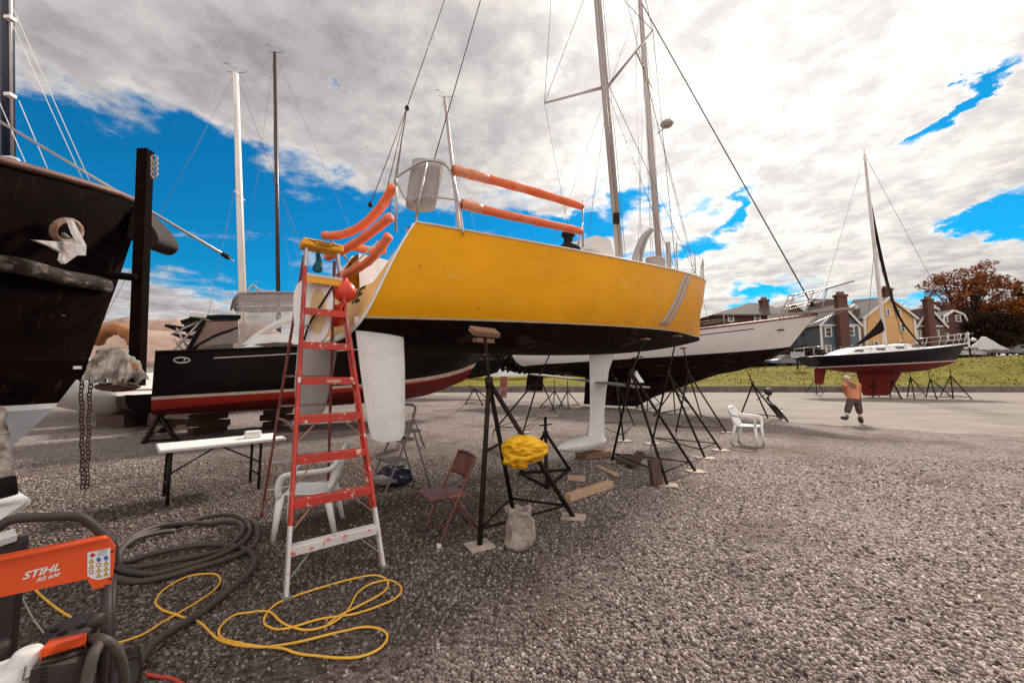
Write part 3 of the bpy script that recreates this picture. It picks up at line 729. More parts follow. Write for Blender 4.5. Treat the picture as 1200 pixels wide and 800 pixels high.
mb.tube(spline([bp[0]+up*.5, bp[1]+up*.5, H.F(11.6, .1, zs(1)+.33), H.F(11.6, -.1, zs(1)+.33), bq[1]+up*.5, bq[0]+up*.5], 4), .010, steel, 6)
for a in bp+bq: mb.tube([a, a+up], .012, steel, 8)
mb.tube([bp[0]+YF.f*-.35, bp[0]+up], .012, steel, 8); mb.tube([bp[1]+YF.f*-.3, bp[1]+up], .012, steel, 8)
mb.build('bow_rail', yb)
# deck gear
c = on_y(YF, 666, 291, .75)
mb = MB(); mb.lathe([(.20, -.06), (.20, 0), (.10, .06), (.075, .10), (.075, .18), (.11, .20), (.11, .25), (.05, .26)], c, ink, n=18); mb.build('winch', yb)
c = on_y(YF, 691, 296, .55); mb = MB(); mb.prism([c+YF.f*-.35+V((0, 0, -.05)), c+YF.f*-.15+V((0, 0, .22)), c+YF.f*.30+V((0, 0, .26)), c+YF.f*.45+V((0, 0, -.02))], .5, grey_gel, YF.r); mb.build('hatch_garage', yb)
for q in range(4):
    MB().bar(on_y(YF, 697+q*5, 297+q*1.5, .5), on_y(YF, 697+q*5, 301+q*1.5, .5), .10, .07, steel).build('rope_clutch', yb)
for dxp in (0, 7):
    P = spline([on_y(YF, 743+dxp, 313, .75), on_y(YF, 746+dxp*.9, 296, .72), on_y(YF, 754+dxp*.6, 278, .65), on_y(YF, 763+dxp*.3, 269, .6)], 5)
    MB().tube(P, .062-.02*(dxp > 0), canvas_grey, 10).build('ventilator_tube', yb)
mb = MB()
for k in range(5):
    cc = on_y(YF, 768, 313-k*2, .85)
    mb.tube([cc+YF.f*(.25*math.cos(a*.524))+YF.r*(.16*math.sin(a*.524)) for a in range(12)], .03, rope_white, 6, closed=True)
mb.build('rope_coil', yb)
MB().tube([on_y(YF, 784, 318, .7), on_y(YF, 783, 284, .7)], .055, alu_mast, 12).build('dorade_pipe', yb)
# silver tape bands on the bow
for t0 in (.545, .572):
    mb = MB(); P = []
    for i in range(13):
        u = i/12; P.append([H.pt(t0-.060*(1-u)+d, lerp(zw(t0)+.03, zs(t0)-.03, u), 1, -.006) for d in (0, .009, .018)])
    mb.grid(P, mat('silver_tape', (.40, .36, .37), .5, var=.15), True); solid(mb.build('tape_band', yb), .003)

# orange foam sleeves on the lifelines (each can be slipped off)
def sleeve(pts, r, label, wrap=None):
    P = spline(pts, 6); mb = MB(); n = len(P)
    rs = [r*(1+.06*math.sin(i*1.7)+.04*random.random()) for i in range(n)]
    mb.tube(P, rs, foam, 12)
    if wrap:
        for (a, b) in wrap:
            seg = P[int(a*(n-1)):int(b*(n-1))+1]
            if len(seg) > 1: mb.tube(seg, [r*1.10*(1+.07*math.sin(i*2.6)) for i in range(len(seg))], foam_wrap, 12)
    mb.build('foam_sleeve', None, pts[0], label=label, cat='foam tube', group='orange foam sleeves on the yellow boat')
sleeve([on_y(YF, 531, 199, .98), on_y(YF, 580, 212, 1.08), on_y(YF, 630, 226, 1.16), on_y(YF, 682, 242, 1.24)], .052, 'upper of two straight orange foam tubes on the near side rail', [(0, .28)])
sleeve([on_y(YF, 541, 239, 1.0), on_y(YF, 580, 249, 1.1), on_y(YF, 630, 260, 1.18), on_y(YF, 681, 271, 1.24)], .050, 'lower of two straight orange foam tubes on the near side rail', [(0, .24)])
sleeve([on_y(YF, 461, 219, .45), on_y(YF, 446, 243, .15), on_y(YF, 425, 264, -.2), on_y(YF, 400, 275, -.55), on_y(YF, 380, 276, -.85)], .052, 'sagging orange foam tube across the stern, highest of three')
sleeve([on_y(YF, 458, 254, .45), on_y(YF, 438, 270, .15), on_y(YF, 415, 286, -.2), on_y(YF, 396, 296, -.5), on_y(YF, 384, 301, -.8)], .052, 'orange foam tube across the stern, middle of three')
sleeve([on_y(YF, 456, 276, .42), on_y(YF, 445, 292, .25), on_y(YF, 432, 306, .0), on_y(YF, 414, 317, -.3), on_y(YF, 398, 324, -.6)], .05, 'orange foam tube across the stern, lowest of three beside the name')
sleeve([on_y(YF, 408, 289, -1.0), on_y(YF, 430, 292, -1.05), on_y(YF, 450, 294, -1.1)], .05, 'short pink foam tube on the far rail, upper one')
sleeve([on_y(YF, 410, 316, -.95), on_y(YF, 430, 319, -1.02), on_y(YF, 446, 321, -1.06)], .05, 'short pink foam tube on the far rail, lower one')

# grey cover hanging on the stern rail
def cover_bag():
    a, b = on_y(YF, 503, 188, .62), on_y(YF, 492, 246, .62); mb = MB(); P = []
    wv = YF.r*.6+YF.f*.8; wv.normalize(); dv = V((0, 0, 1)).cross(wv)
    for i in range(15):
        u = i/14; c = lerp(a, b, u); w_ = (.175 if u > .06 else .165)*(1 if u < .9 else 1-.5*((u-.9)/.1)**2); d_ = .11*min(1, .35+u*3)*(1 if u < .9 else 1-.5*((u-.9)/.1)**2)
        P.append([c+wv*(w_*math.copysign(abs(math.cos(k*math.pi/12))**.5, math.cos(k*math.pi/12))*(1+.05*math.sin(5*u+k)))+dv*(d_*math.copysign(abs(math.sin(k*math.pi/12))**.6, math.sin(k*math.pi/12))*(1+.08*math.sin(9*u+2*k))) for k in range(24)])
        P[-1].append(P[-1][0])
    mb.grid(P, canvas_grey, True); mb.add(P[0][:-1], [tuple(range(24))], canvas_grey); mb.add(P[-1][:-1], [tuple(range(24))[::-1]], canvas_grey)
    t = thing('cover_bag', b, 'grey canvas cover hanging from the stern rail of the yellow boat', 'bag')
    mb.build('canvas_body', t)
    MB().tube([lerp(a, b, .02)+wv*.19, lerp(a, b, .05)+dv*.13, lerp(a, b, .02)-wv*.19], .012, canvas_grey, 6).build('strap', t)
cover_bag()
# red ball fender hanging at the transom
c = on_x(YF, 404, 342, -.05)
t = thing('ball_fender', c, 'red ball buoy hanging at the yellow stern beside the ladder', 'buoy')
red_vinyl = mat('red_vinyl', (.62, .045, .02), .4, var=.1)
MB().lathe([(.005, -.112), (.055, -.097), (.092, -.06), (.108, 0), (.092, .06), (.055, .097), (.022, .115), (.022, .14)], c, red_vinyl, n=24).build('ball', t)
MB().tube([c+V((0, 0, .2)), YF(.3, .46, 3.05)], .008, rope_white, 6).build('lanyard', t)
cloth = MB(); P = []
for i in range(9):
    P.append([c+V((-.03, 0, -.13-.027*i))+YF.r*((k-4)*.036*(1-.03*i))+YF.f*(-.03+.025*math.sin(k*1.9+i*.8)) for k in range(9)])
cloth.grid(P, red_vinyl, True); solid(cloth.build('red_cloth', None, c+V((0, 0, -.4)), label='crumpled red cloth under the ball buoy at the stern', cat='cloth'), .01)
# white rounded board hanging behind the ladder
def fender_board():
    a = on_x(YF, 369, 328, -.30); b = on_x(YF, 366, 402, -.30); u = (b-a); W_ = .17
    wv = V((.97, .24, 0)).normalized()
    pts = []
    for k in range(48):
        an = 2*math.pi*k/48; cx = math.copysign(abs(math.cos(an))**.6, math.cos(an)); sy = math.copysign(abs(math.sin(an))**.75, math.sin(an))
        pts.append(a+u*(.5-.5*sy)+wv*(W_*cx*(1+.12*sy)))
    t = thing('padded_board', b, 'white rounded board with a yellowed middle hanging behind the ladder', 'board')
    nrm = wv.cross(u).normalized()
    MB().prism(pts, .05, white_paint, nrm).build('panel', t)
    s = -1 if nrm.dot(V((0, 1, 0))) > 0 else 1
    MB().prism([a+u*(.5-.36*math.sin(k*.2618))+wv*(.045+.07*math.cos(k*.2618)) for k in range(24)], .008, mat('yellowed_gelcoat', (.66, .48, .24), .6), nrm).build('yellowed_patch', t).location += nrm*(.028*s)
    MB().tube(spline([a+u*.1+wv*.17+nrm*(.04*s), a+u*.45+wv*.06+nrm*(.05*s), a+u*.72+wv*-.02+nrm*(.05*s), a+u*.97+wv*-.06+nrm*(.05*s)], 5), .009, dark_canvas, 6).build('cord', t)
    MB().tube([a+u*.76+wv*(-.03+.028*math.cos(k*.524))+nrm*(.055*s)+u*(.035*math.sin(k*.524)) for k in range(12)], .008, steel, 6, closed=True).build('ring', t)
fender_board()

# ================================================================== PALE GREY SAILBOAT behind
GF = Frame((.25, 22.6, 0), math.atan2(14.45-22.6, 11.75-.25))
GL = math.hypot(11.5, 8.15)
gb = thing('sailboat', GF(6, 0, 0), 'pale grey sailboat with dark bottom and teak rail behind the yellow one', 'sailboat')
gzw = lambda t: 2.13+.36*t+.25*t**4
gzs = lambda t: 3.30+.62*t*t-.18*4*t*(1-t)
gbeam = lambda t: max(.004, sm_interp([(0, 1.15), (.25, 1.75), (.5, 1.95), (.75, 1.5), (.92, .62), (1, .004)], t))
gkeel = lambda t: gzw(t)-sm_interp([(0, .06), (.3, .75), (.6, .95), (.85, .78), (.96, .3), (1, .05)], t)
GH = Hull(GF, lambda q: .9-.9*q+.35*q*q, lambda q: GL-.95*(1-q)**.9, gbeam, gzs, gkeel, lambda t: sm_interp([(0, 5.), (.5, 3.6), (1, 1.7)], t), lambda t: sm_interp([(0, 2.), (.5, 2.), (1, 1.4)], t), 40)
GH.build(gb, [(gzw, 9, black_bottom), (None, 10, grey_gel)], [black_bottom, grey_gel], white_paint)
GH.rail(gb, .045, teak, 'toe_rail', .02)
mb = MB()
for side in (1, -1):
    P = [[GH.pt(t, gzs(t)-.22-d, side, -.006) for d in (0, .035)] for t in [i/30*.86 for i in range(31)]]
    mb.grid(P, dark_canvas, True)
solid(mb.build('cove_stripe', gb), .003)
fin(gb, GF, 'keel', [(.12, 7.1, 4.3, .3), (.6, 7.9, 4.35, .35), (1.2, 9.4, 4.4, .45), (1.8, 11.0, 4.4, .55)], black_bottom)
fin(gb, GF, 'rudder', [(.75, 1.8, .65, .08), (1.4, 1.85, .75, .09), (2.1, 1.9, .9, .1)], black_bottom)
cab = MB(); P = []
for i in range(15):
    u = i/14; x = lerp(4.2, 9.9, u); t = GH.t_of_x(x); hgt = .55*min(1, u*9)*min(1, (1-u)*5+.01); wd = lerp(1.15, .62, u); z0 = gzs(t)-.02
    P.append([GF(x, -wd, z0), GF(x, -wd*.9, z0+hgt*.9), GF(x, 0, z0+hgt*1.1), GF(x, wd*.9, z0+hgt*.9), GF(x, wd, z0)])
cab.grid(P, white_paint, False); cab = cab.build('cabin', gb)
for x in (5.6, 6.6, 7.6, 8.6):
    t = GH.t_of_x(x); wd = lerp(1.15, .62, (x-4.2)/5.7); MB().box(GF(x, wd*.955+.012, gzs(t)+.26), (.42, .02, .16), glass_dark, X=GF.f).build('porthole', cab)
g0 = on_y(GF, 773, 312, 0); g1 = on_y(GF, 750, 0, 0); gd = (g1-g0)/(g1.z-g0.z); gtop = g0+gd*(21-g0.z)
gm = MB().tube([g0-gd*1.2, g0+gd*8, gtop], [.15, .15, .11], alu_mast, 12, flat=.75).build('mast', gb)
rd = on_y(GF, 771, 149, .0)+GF.f*.42
MB().lathe([(.02, -.10), (.26, -.09), (.31, 0), (.26, .09), (.03, .13)], rd, alu_mast, n=20).build('radar_dome', gm)
MB().tube([rd+V((0, 0, -.1)), rd+V((0, 0, -.32))-GF.f*.45], .03, alu_mast, 6).build('radar_bracket', gm)
gs = on_y(GF, 755, 82, 0)
for sg in (1, -1):
    tip = gs+GF.r*(1.4*sg); MB().tube([gs, tip], .04, alu_mast, 6).build('spreader', gm)
    b = GH.top(.56, sg, 0, .1); wires(gb, [[b, tip], [tip, gtop], [b+GF.f*.4, gs], [b-GF.f*.4, gs]], .010, cable)
wires(gb, [[GF(.3, .4, gzs(0)), gtop], [GF(10.4, 0, gzs(.8)), gs]], .009, cable)
bow = GF(GL-.15, 0, gzs(1)+.05)
f0, f1 = bow+V((0, 0, .35)), gtop
MB().tube([f0, lerp(f0, f1, .25), f1], .024, dark_mast, 8).build('furled_forestay', gb)
MB().lathe([(.10, 0), (.16, .02), (.06, .06), (.06, .14), (.16, .18), (.10, .2)], f0+V((0, 0, -.05)), ink, n=14).build('furler_drum', gb)
# bowsprit and pulpit
sp0, sp1 = GF(GL-1.6, 0, gzs(1)+.06), on_y(GF, 1002, 361, 0)
MB().bar(sp0, sp1, .34, .09, mat('grey_bowsprit', (.30, .25, .22), .6), bev=.02).build('bowsprit', gb)
MB().tube([lerp(sp0, sp1, .93), GF(GL-1.15, 0, gzs(1)-.75)], .022, steel, 6).build('bobstay', gb)
mb = MB(); tip_up = on_y(GF, 1001, 329, 0)
for sd_ in (1, -1):
    a = on_y(GF, 924, 347, .55); hh = a.z-gzs(.9)
    q = [GH.top(t, sd_, 0, .05) for t in (.86, .90, .955, .985)]; tops = [on_y(GF, 924, 347, .55), on_y(GF, 931, 345, .5), on_y(GF, 954, 340, .25), on_y(GF, 970, 337, .12)]
    tops = [p if sd_ > 0 else p-GF.r*(2*((p-GF.o).dot(GF.r))) for p in tops]
    feet = [on_y(GF, 913, 372, .55), on_y(GF, 917, 372, .52), on_y(GF, 942, 368, .3), on_y(GF, 962, 366, .12)]
    feet = [p if sd_ > 0 else p-GF.r*(2*((p-GF.o).dot(GF.r))) for p in feet]
    mb.tube(tops+[tip_up+GF.r*.05*sd_], .024, steel, 8)
    for p, f in zip(tops, feet): mb.tube([f, p], .022, steel, 8)
    mb.tube([lerp(f, p, .5) for p, f in zip(tops, feet)], .014, steel, 6)
mb.build('pulpit', gb)
stanchions(GH, gb, (.2, .35, .5, .65, .78), .62, .016, steel)
MB().box(GH.pt(.93, gzs(.93)-.42, 1, -.02), (.30, .05, .05), ink, X=GF.f).build('hawse_fairlead', gb)

# ================================================================== NAVY SAILBOAT far right
NF = Frame((21.9, 28.6, 0), math.atan2(-.7, 11.7))
nb = thing('sailboat', NF(6, 0, 0), 'dark navy sailboat with red bottom and white deck far across the lot', 'sailboat')
nzw = lambda t: 2.16+.50*t
nzs = lambda t: 2.98+.98*t-.12*4*t*(1-t)
nbeam = lambda t: max(.004, sm_interp([(0, 1.05), (.3, 1.7), (.55, 1.75), (.8, 1.1), (.95, .35), (1, .004)], t))
nkeel = lambda t: nzw(t)-sm_interp([(0, .05), (.25, .45), (.5, .62), (.75, .6), (.92, .3), (1, .05)], t)
NH = Hull(NF, lambda q: 1.1-1.1*q, lambda q: 11.75-1.0*(1-q)**.8, nbeam, nzs, nkeel, lambda t: sm_interp([(0, 4.), (.5, 3.4), (1, 1.7)], t), lambda t: 1.9-.4*t, 36)
NH.build(nb, [(nzw, 8, red_bottom), (lambda t: nzw(t)+.09, 1, mat('pale_boot_stripe', (.55, .42, .40), .5)), (None, 8, navy)], [red_bottom, white_paint, navy], white_paint)
NH.rail(nb, .03, white_paint, 'toe_rail', .02)
fin(nb, NF, 'keel', [(.14, 5.9, 4.1, .22), (.5, 6.1, 4.0, .25), (2.05, 7.1, 3.7, .3)], red_bottom)
fin(nb, NF, 'rudder', [(.95, 1.35, .75, .06), (2.0, 1.6, .75, .08), (2.2, 1.6, .85, .08)], red_bottom)
mb = MB(); P = []
for i in range(17):
    u = i/16; x = lerp(2.0, 8.6, u); t = NH.t_of_x(x); hgt = (.50*min(1, u*5))*min(1, (1-u)*4+.01); wd = lerp(1.1, .6, u); z0 = nzs(t)-.02
    P.append([NF(x, -wd, z0), NF(x, -wd*.88, z0+hgt*.95), NF(x, 0, z0+hgt*1.1), NF(x, wd*.88, z0+hgt*.95), NF(x, wd, z0)])
mb.grid(P, white_paint, False); nc = mb.build('cabin', nb)
for x in (3.3, 4.9, 6.3, 7.5):
    t = NH.t_of_x(x); wd = lerp(1.1, .6, (x-2)/6.6); MB().box(NF(x, wd*.95+.012, nzs(t)+.24), (.6, .02, .16), glass_dark, X=NF.f).build('porthole', nc)
n0 = on_y(NF, 1037, 402, 0); n1 = on_y(NF, 1013, 181, 0); ndv = (n1-n0)/(n1.z-n0.z)
nm = MB().tube([n0-ndv*.4, n1], [.13, .10], white_mast, 10).build('mast', nb)
MB().tube([n1, n1+V((0, 0, .5))], .02, cable, 4).build('antenna', nm)
nsx = lerp(n0, n1, .5)
for sg in (1, -1): 
    MB().tube([nsx, nsx+NF.r*.9*sg+NF.f*(-.75*sg)], .03, white_mast, 6).build('spreader', nm)
    b = NH.top(.5, sg, 0, .1); tip = nsx+NF.r*.9*sg+NF.f*(-.75*sg); wires(nb, [[b, tip], [tip, n1], [b, nsx]], .012, cable)
wires(nb, [[NF(.2, 0, nzs(0)), n1], [NF(11.6, 0, nzs(1)), n1]], .012, cable)
# boom with dark sail cover, furled dark jib
b0, b1 = on_y(NF, 1033, 388, 0), on_y(NF, 990, 413, 0)
mb = MB(); P = []
for i in range(13):
    u = i/12; c = lerp(b0, b1, u); up_ = lerp(.95, .16, min(1, u*1.5)**.6); th = lerp(.26, .12, u)
    P.append([c+V((0, 0, up_*s2))+NF.r*(th*s1) for s1, s2 in ((0, -.12), (1, .05), (.7, .6), (0, 1), (-.7, .6), (-1, .05), (0, -.12))])
mb.grid(P, dark_canvas, True); mb.build('sail_cover', nb)
P = spline([on_y(NF, a, b, 0) for a, b in ((1018, 228), (1030, 290), (1042, 340), (1056, 375), (1081, 406))], 6)
MB().tube(P, [.05+.05*math.sin(math.pi*min(1, i/len(P)+.15)) for i in range(len(P))], dark_canvas, 10).build('furled_jib', nb)
for sd_ in (1, -1):
    mb = MB(); r0 = [NH.top(t, sd_, 0, .05) for t in (.76, .82, .88, .94, .985)]
    for p in r0: mb.tube([p, p+V((0, 0, .78))+NF.f*.28], .024, steel, 6)
    mb.tube([p+V((0, 0, .78))+NF.f*.28 for p in r0]+[NF(12.2, .0, nzs(1)+.72)], .026, steel, 6)
    mb.tube([p+V((0, 0, .4))+NF.f*.14 for p in r0], .018, steel, 6)
    mb.build('bow_rail', nb)
stanchions(NH, nb, (.15, .3, .45, .6), .62, .018, steel)
mb = MB()
for sd_ in (1, -1):
    for t in (.01, .08): p = NH.top(t, sd_, 0, .05); mb.tube([p, p+V((0, 0, .7))], .022, steel, 6)
    mb.tube([NH.top(t, sd_, .7, .05) for t in (.01, .08)], .022, steel, 6)
mb.tube([NH.top(.01, s, .7, .05) for s in (1, -1)], .022, steel, 6)
mb.build('stern_rail', nb)

# ================================================================== BLACK MOTOR BOAT
MF = Frame((-9.0, 9.75, 0), math.atan2(6.6, 8.3))
ML = 10.6
bb = thing('motorboat', MF(5, 0, 0), 'black motorboat with red stripe and white canvas-covered cabin behind the white table', 'motorboat')
mzs = lambda t: 2.12+.80*t+.55*t*t
mzw = lambda t: 1.10+.42*t+.42*t**5
mbeam = lambda t: max(.004, sm_interp([(0, 1.55), (.4, 1.7), (.7, 1.35), (.9, .6), (1, .004)], t))
mkeel = lambda t: sm_interp([(0, .62), (.5, .66), (.8, .85), (1, 1.42)], t)
MH = Hull(MF, lambda q: 0., lambda q: ML-1.5*(1-q)**1.0, mbeam, mzs, mkeel, lambda t: sm_interp([(0, 8.5), (.5, 6.0), (1, 1.6)], t), lambda t: sm_interp([(0, 2.), (1, 1.3)], t), 34)
MH.build(bb, [(lambda t: mzw(t)-.26*(1-t)-.02, 8, maroon), (lambda t: mzw(t)-.04, 2, red_stripe), (lambda t: mzw(t)+.03+.16*t**3, 2, mat('cream_boot_stripe', (.60, .50, .42), .4)), (None, 9, black_gel)], [maroon, red_stripe, white_paint, black_gel], white_paint)
MH.rail(bb, .035, black_gel, 'gunwale', .01)
mb = MB()
for side in (1, -1):
    P = [[MH.pt(t, mzs(t)-.17-d, side, -.008) for d in (0, .03)] for t in [.10+i/30*.75 for i in range(31)]]
    mb.grid(P, mat('silver_stripe', (.5, .46, .44), .35), True)
solid(mb.build('cove_stripe', bb), .004)
c = MH.pt(.045, mzs(.04)-.20, 1, -.015)
MB().tube([c+MF.f*(.14*math.cos(k*.3927))+V((0, 0, .062*math.sin(k*.3927))) for k in range(16)], .022, steel, 8, closed=True).build('hawse_ring', bb)
MB().tube([c+MF.f*.03+V((0, 0, -.06)), c+MF.f*.06+V((0, 0, .06))], .02, steel, 6).build('hawse_bar', bb)
def mo(px, py, y=1.25): return on_y(MF, px, py, y)
def msym(px, py, s, y): p = mo(px, py, y); return MF((p-MF.o).dot(MF.f), s*y, p.z)
SIDES = (1, -1)
prof = [(197, 419), (240, 412), (286, 406), (303, 392), (345, 390), (420, 387), (470, 389), (490, 402)]
xs_ = [((mo(a, b)-MF.o).dot(MF.f), mo(a, b).z) for a, b in prof]
mb = MB()
P = [[MF(x, s*1.28, z) for (x, z) in xs_] for s in (1, .6, 0, -.6, -1)]
for j_, dzz in enumerate((0, .04, .06, .04, 0)): P[j_] = [p+V((0, 0, dzz)) for p in P[j_]]
mb.grid(P, white_paint, False)
for s in SIDES: mb.grid([[MF(x, s*1.28, z) for x, z in xs_], [MF(x, s*1.30, min(z, mzs(MH.t_of_x(x))-.05)) for x, z in xs_]], white_paint, False)
hs = mb.build('deckhouse', bb)
for s in SIDES:
    MB().prism([msym(a, b, s, 1.31) for a, b in ((233, 405), (255, 394), (279, 386), (279, 402))], .03, mat('smoked_vinyl', (.20, .165, .15), .2), MF.r).build('side_window', hs)
    MB().prism([msym(a, b, s, 1.31) for a, b in ((298, 403.5), (322, 401), (340, 401.5), (346, 404), (320, 408))], .03, glass_dark, MF.r).build('cabin_window', hs)
    MB().prism([msym(a, b, s, 1.30) for a, b in ((223, 411), (241, 377), (279, 376), (279, 385), (254, 393), (233, 405))], .03, brown_canvas, MF.r).build('side_curtain', bb)
    mb = MB(); mb.tube([msym(220, 411, s, 1.33), msym(239, 377, s, 1.33)], .045, dark_canvas, 8); mb.build('canvas_strut', bb)
    mb = MB(); mb.tube(spline([msym(a, b, s, 1.33) for a, b in ((222, 411), (236, 402), (255, 392), (279, 384))], 5), .028, dark_canvas, 6); mb.build('window_piping', bb)
    MB().tube([msym(193, 381, s, 1.2), msym(205, 384, s, 1.2), msym(224, 387, s, 1.2)], [.03, .06, .055], dark_canvas, 8).build('rolled_curtain', bb)
mb = MB(); P = []
for a, b in ((212, 378), (225, 374), (240, 372), (260, 371), (282, 371.5)):
    p = mo(a, b, 1.3); x = (p-MF.o).dot(MF.f); P.append([MF(x, s*1.33, p.z+.10*(1-s*s)) for s in (1, .6, .2, -.2, -.6, -1)])
mb.grid(P, green_canvas, True); solid(mb.build('bimini_top', bb), .10)
for s in SIDES:
    for a, b in (((198, 417), (238, 373)), ((207, 384), (222, 412)), ((203, 397), (213, 409)), ((200, 392), (232, 377)), ((210, 401), (228, 397)), ((232, 372), (247, 376))):
        MB().tube([msym(*a, s, 1.32), msym(*b, s, 1.32)], .022, steel, 6).build('boarding_rail', bb)
MB().box(mo(232, 369.5, 1.25), (.34, .3, .13), white_paint, X=MF.f, bev=.02).build('hailer_box', bb)
for s in SIDES:
    outer = [msym(a, b, s, 1.22) for a, b in ((282, 405), (296, 393), (307, 386), (324, 375.5), (342, 366.5), (365, 359), (400, 354))]
    inner = [msym(a, b, s, 1.22) for a, b in ((296, 401), (304, 391), (324, 380), (348, 371.5), (370, 366), (400, 363))]
    MB().prism(outer+inner[::-1], .10, white_paint, MF.r).build('radar_arch', bb)
mb = MB(); P = []
for a, b in ((275, 350), (279, 344), (300, 343), (340, 343), (400, 342)):
    p = mo(a, b, 1.1); x = (p-MF.o).dot(MF.f); P.append([MF(x, s*1.15, p.z+.06*(1-s*s)) for s in (1, .5, 0, -.5, -1)])
mb.grid(P, canvas_grey, True); solid(mb.build('hard_top', bb), .06)
for s in SIDES:
    for seg in (((283, 346), (288, 404)), ((310, 347), (287, 405)), ((282, 356), (340, 352)), ((287, 372), (305, 371)), ((335, 347), (318, 378)), ((313, 348), (318, 366), (330, 372)))[:6 if s > 0 else 2]:
        MB().tube(spline([msym(*c_, s, 1.12) for c_ in seg], 4), .014, white_paint, 6).build('tower_frame', bb)
    if s > 0: MB().prism([msym(a, b, s, 1.14) for a, b in ((279, 350), (310, 347), (360, 347), (360, 360), (318, 378), (296, 392), (281, 404))], .006, clear_vinyl, MF.r).build('clear_curtain', bb)
    MB().prism([msym(a, b, s, 1.15) for a, b in ((279, 345), (360, 345), (360, 352), (312, 354), (280, 351))], .012, canvas_grey, MF.r).build('top_valance', bb)
MB().tube(spline([msym(290, 342, 1, .3), msym(296, 334, 1, .3), msym(305, 341, 1, .3), msym(322, 341, 1, .3)], 5), .03, steel, 6).build('antenna_mount', bb)

# ================================================================== BIG BLACK HULL at the left
hd = math.atan2(.82, .57); BF = Frame(V((-5.05, 5.0, 0))-V((.57, .82, 0)).normalized()*12.0, hd)
kb = thing('workboat', BF(6, 0, 0), 'old black boat with weathered rub rail and pale blue bottom at the left edge', 'boat')
kzs = lambda t: 3.90-2.9*(1-t)+3.4*(1-t)**2 if t > .55 else 3.0+.25*(.55-t)
kzw = lambda t: 1.26
kbeam = lambda t: max(.02, sm_interp([(0, 1.3), (.3, 1.95), (.6, 1.95), (.8, 1.5), (.92, .85), (.98, .36), (1, .05)], t))
kkeel = lambda t: .25+.0*t
KH = Hull(BF, lambda q: .3, lambda q: 12-interp([(0, 2.1), (.12, .95), (.26, .60), (.4, .37), (.7, .17), (1, 0)], q), kbeam, kzs, kkeel, lambda t: sm_interp([(0, 3.), (.6, 3.), (1, 1.6)], t), lambda t: sm_interp([(0, 2.), (.6, 1.7), (1, 1.15)], t), 48)
KH.build(kb, [(lambda t: 1.22, 8, paleblue), (lambda t: 1.28, 1, mat('chalky_line', (.55, .54, .54), .7)), (None, 16, black_hull)], [paleblue, paleblue, black_hull], dark_canvas)
KH.rail(kb, .04, mat('brown_caprail', (.10, .04, .028), .6, col2=(.2, .1, .07)), 'cap_rail', .02)
mb = MB(); rubm = mat('worn_rub_rail', (.016, .009, .008), .9, col2=(.22, .175, .145), edge=(.50, .68), scale=7, bump=.6, bscale=30, stretch=(1, 1, 2))
for side in (1, -1):
    mb.tube([KH.pt(t, 2.68+.12*(t-.8)+.012*math.sin(i*1.3), side, -.03) for i, t in enumerate([.35+.642*i/60 for i in range(61)])], .085, rubm, 10, flat=.7)
mb.build('rub_rail', kb)
# bow fender plate
a, b = V((-5.02, 4.92, 3.93)), V((-4.62, 5.2, 3.28))
bowf = MB(); P = []
A0 = at_y(140, 236, 4.95); B0 = at_y(192, 288, 4.95); ax_ = (B0-A0); nn = ax_.cross(V((0, 1, 0))).normalized()
pts = []
for k in range(40):
    an = 2*math.pi*k/40; cx, sy = math.cos(an), math.sin(an)
    pts.append(lerp(A0, B0, .5+.56*math.copysign(abs(cx)**.7, cx))+nn*(.19*math.copysign(abs(sy)**.8, sy)*(1.0 if sy < 0 else .75)))
bowf.prism(pts, .30, mat('black_rubber_fender', (.016, .011, .011), .8, var=.3, bump=.3, bscale=30), (0, 1, 0)); bowf.build('bow_fender', kb)
km0, km1 = at_y(10, 205, 6.6), at_y(8, 0, 6.6); kmd = (km1-km0)/(km1.z-km0.z)
mb = MB(); mb.tube([km0-kmd*1.2, km0+kmd*9], .088, blue_mast, 14); mb.tube([km0-kmd*1.2+V((.09, -.02, 0)), km0+kmd*9+V((.09, -.02, 0))], .02, steel, 8)
kmm = mb.build('mast', kb)
for z_ in (22, 112): MB().box(at_y(12, z_, 6.5), (.12, .1, .06), white_paint).build('mast_fitting', kmm)
wires(kb, [[at_y(15, 10, 6.5), at_y(112, 228, 5.2)], [at_y(15, 30, 6.5), at_y(104, 226, 5.2)], [at_y(22, 118, 6.5), at_y(62, 213, 5.6)], [at_y(-5, 110, 6.5), at_y(36, 205, 5.4)]], .006, paleline)
# anchor in its hawse
ac = at_y(75, 287, 4.05)
an = thing('anchor', ac, 'galvanised plough anchor stowed against the black bow', 'anchor')
nv_ = (KH.pt(.93, 3.0, 1)-KH.pt(.93, 3.0, -1)).normalized(); nx_ = BF.f; nz_ = V((0, 0, 1))
def ap(px, py, d=0.): return at_y(px, py, 3.66+(px-38)*.0072-d)
mb = MB(); mb.prism([ap(38, 281), ap(66, 283), ap(95, 283), ap(99, 290), ap(98, 299), ap(88, 299), ap(74, 309), ap(70, 305), ap(72, 296), ap(60, 290)], .035, galv, (.25, 1, .2))
mb.prism([ap(80, 257, .04), ap(84, 259, .04), ap(99, 288, .06), ap(94, 287, .06), ap(86, 274, .05)], .04, galv, (.3, 1, 0)); mb.build('fluke', an)
MB().tube([ap(84, 284, -.05), ap(70, 272, -.18)], .03, galv, 8).build('shank', an)
MB().tube([ap(78+16*math.cos(k*.3927), 271+13*math.sin(k*.3927), -.03) for k in range(16)], .032, rust, 8, closed=True).build('hawse_ring', kb)
# draft marks on the stem
for k in range(4):
    MB().box(at_y(139-k*.8, 252+k*6, 4.72), (.05, .01, .025), mat('faded_marks', (.22, .19, .15), .8), X=(.8, .5, .3)).build('draft_mark', kb)
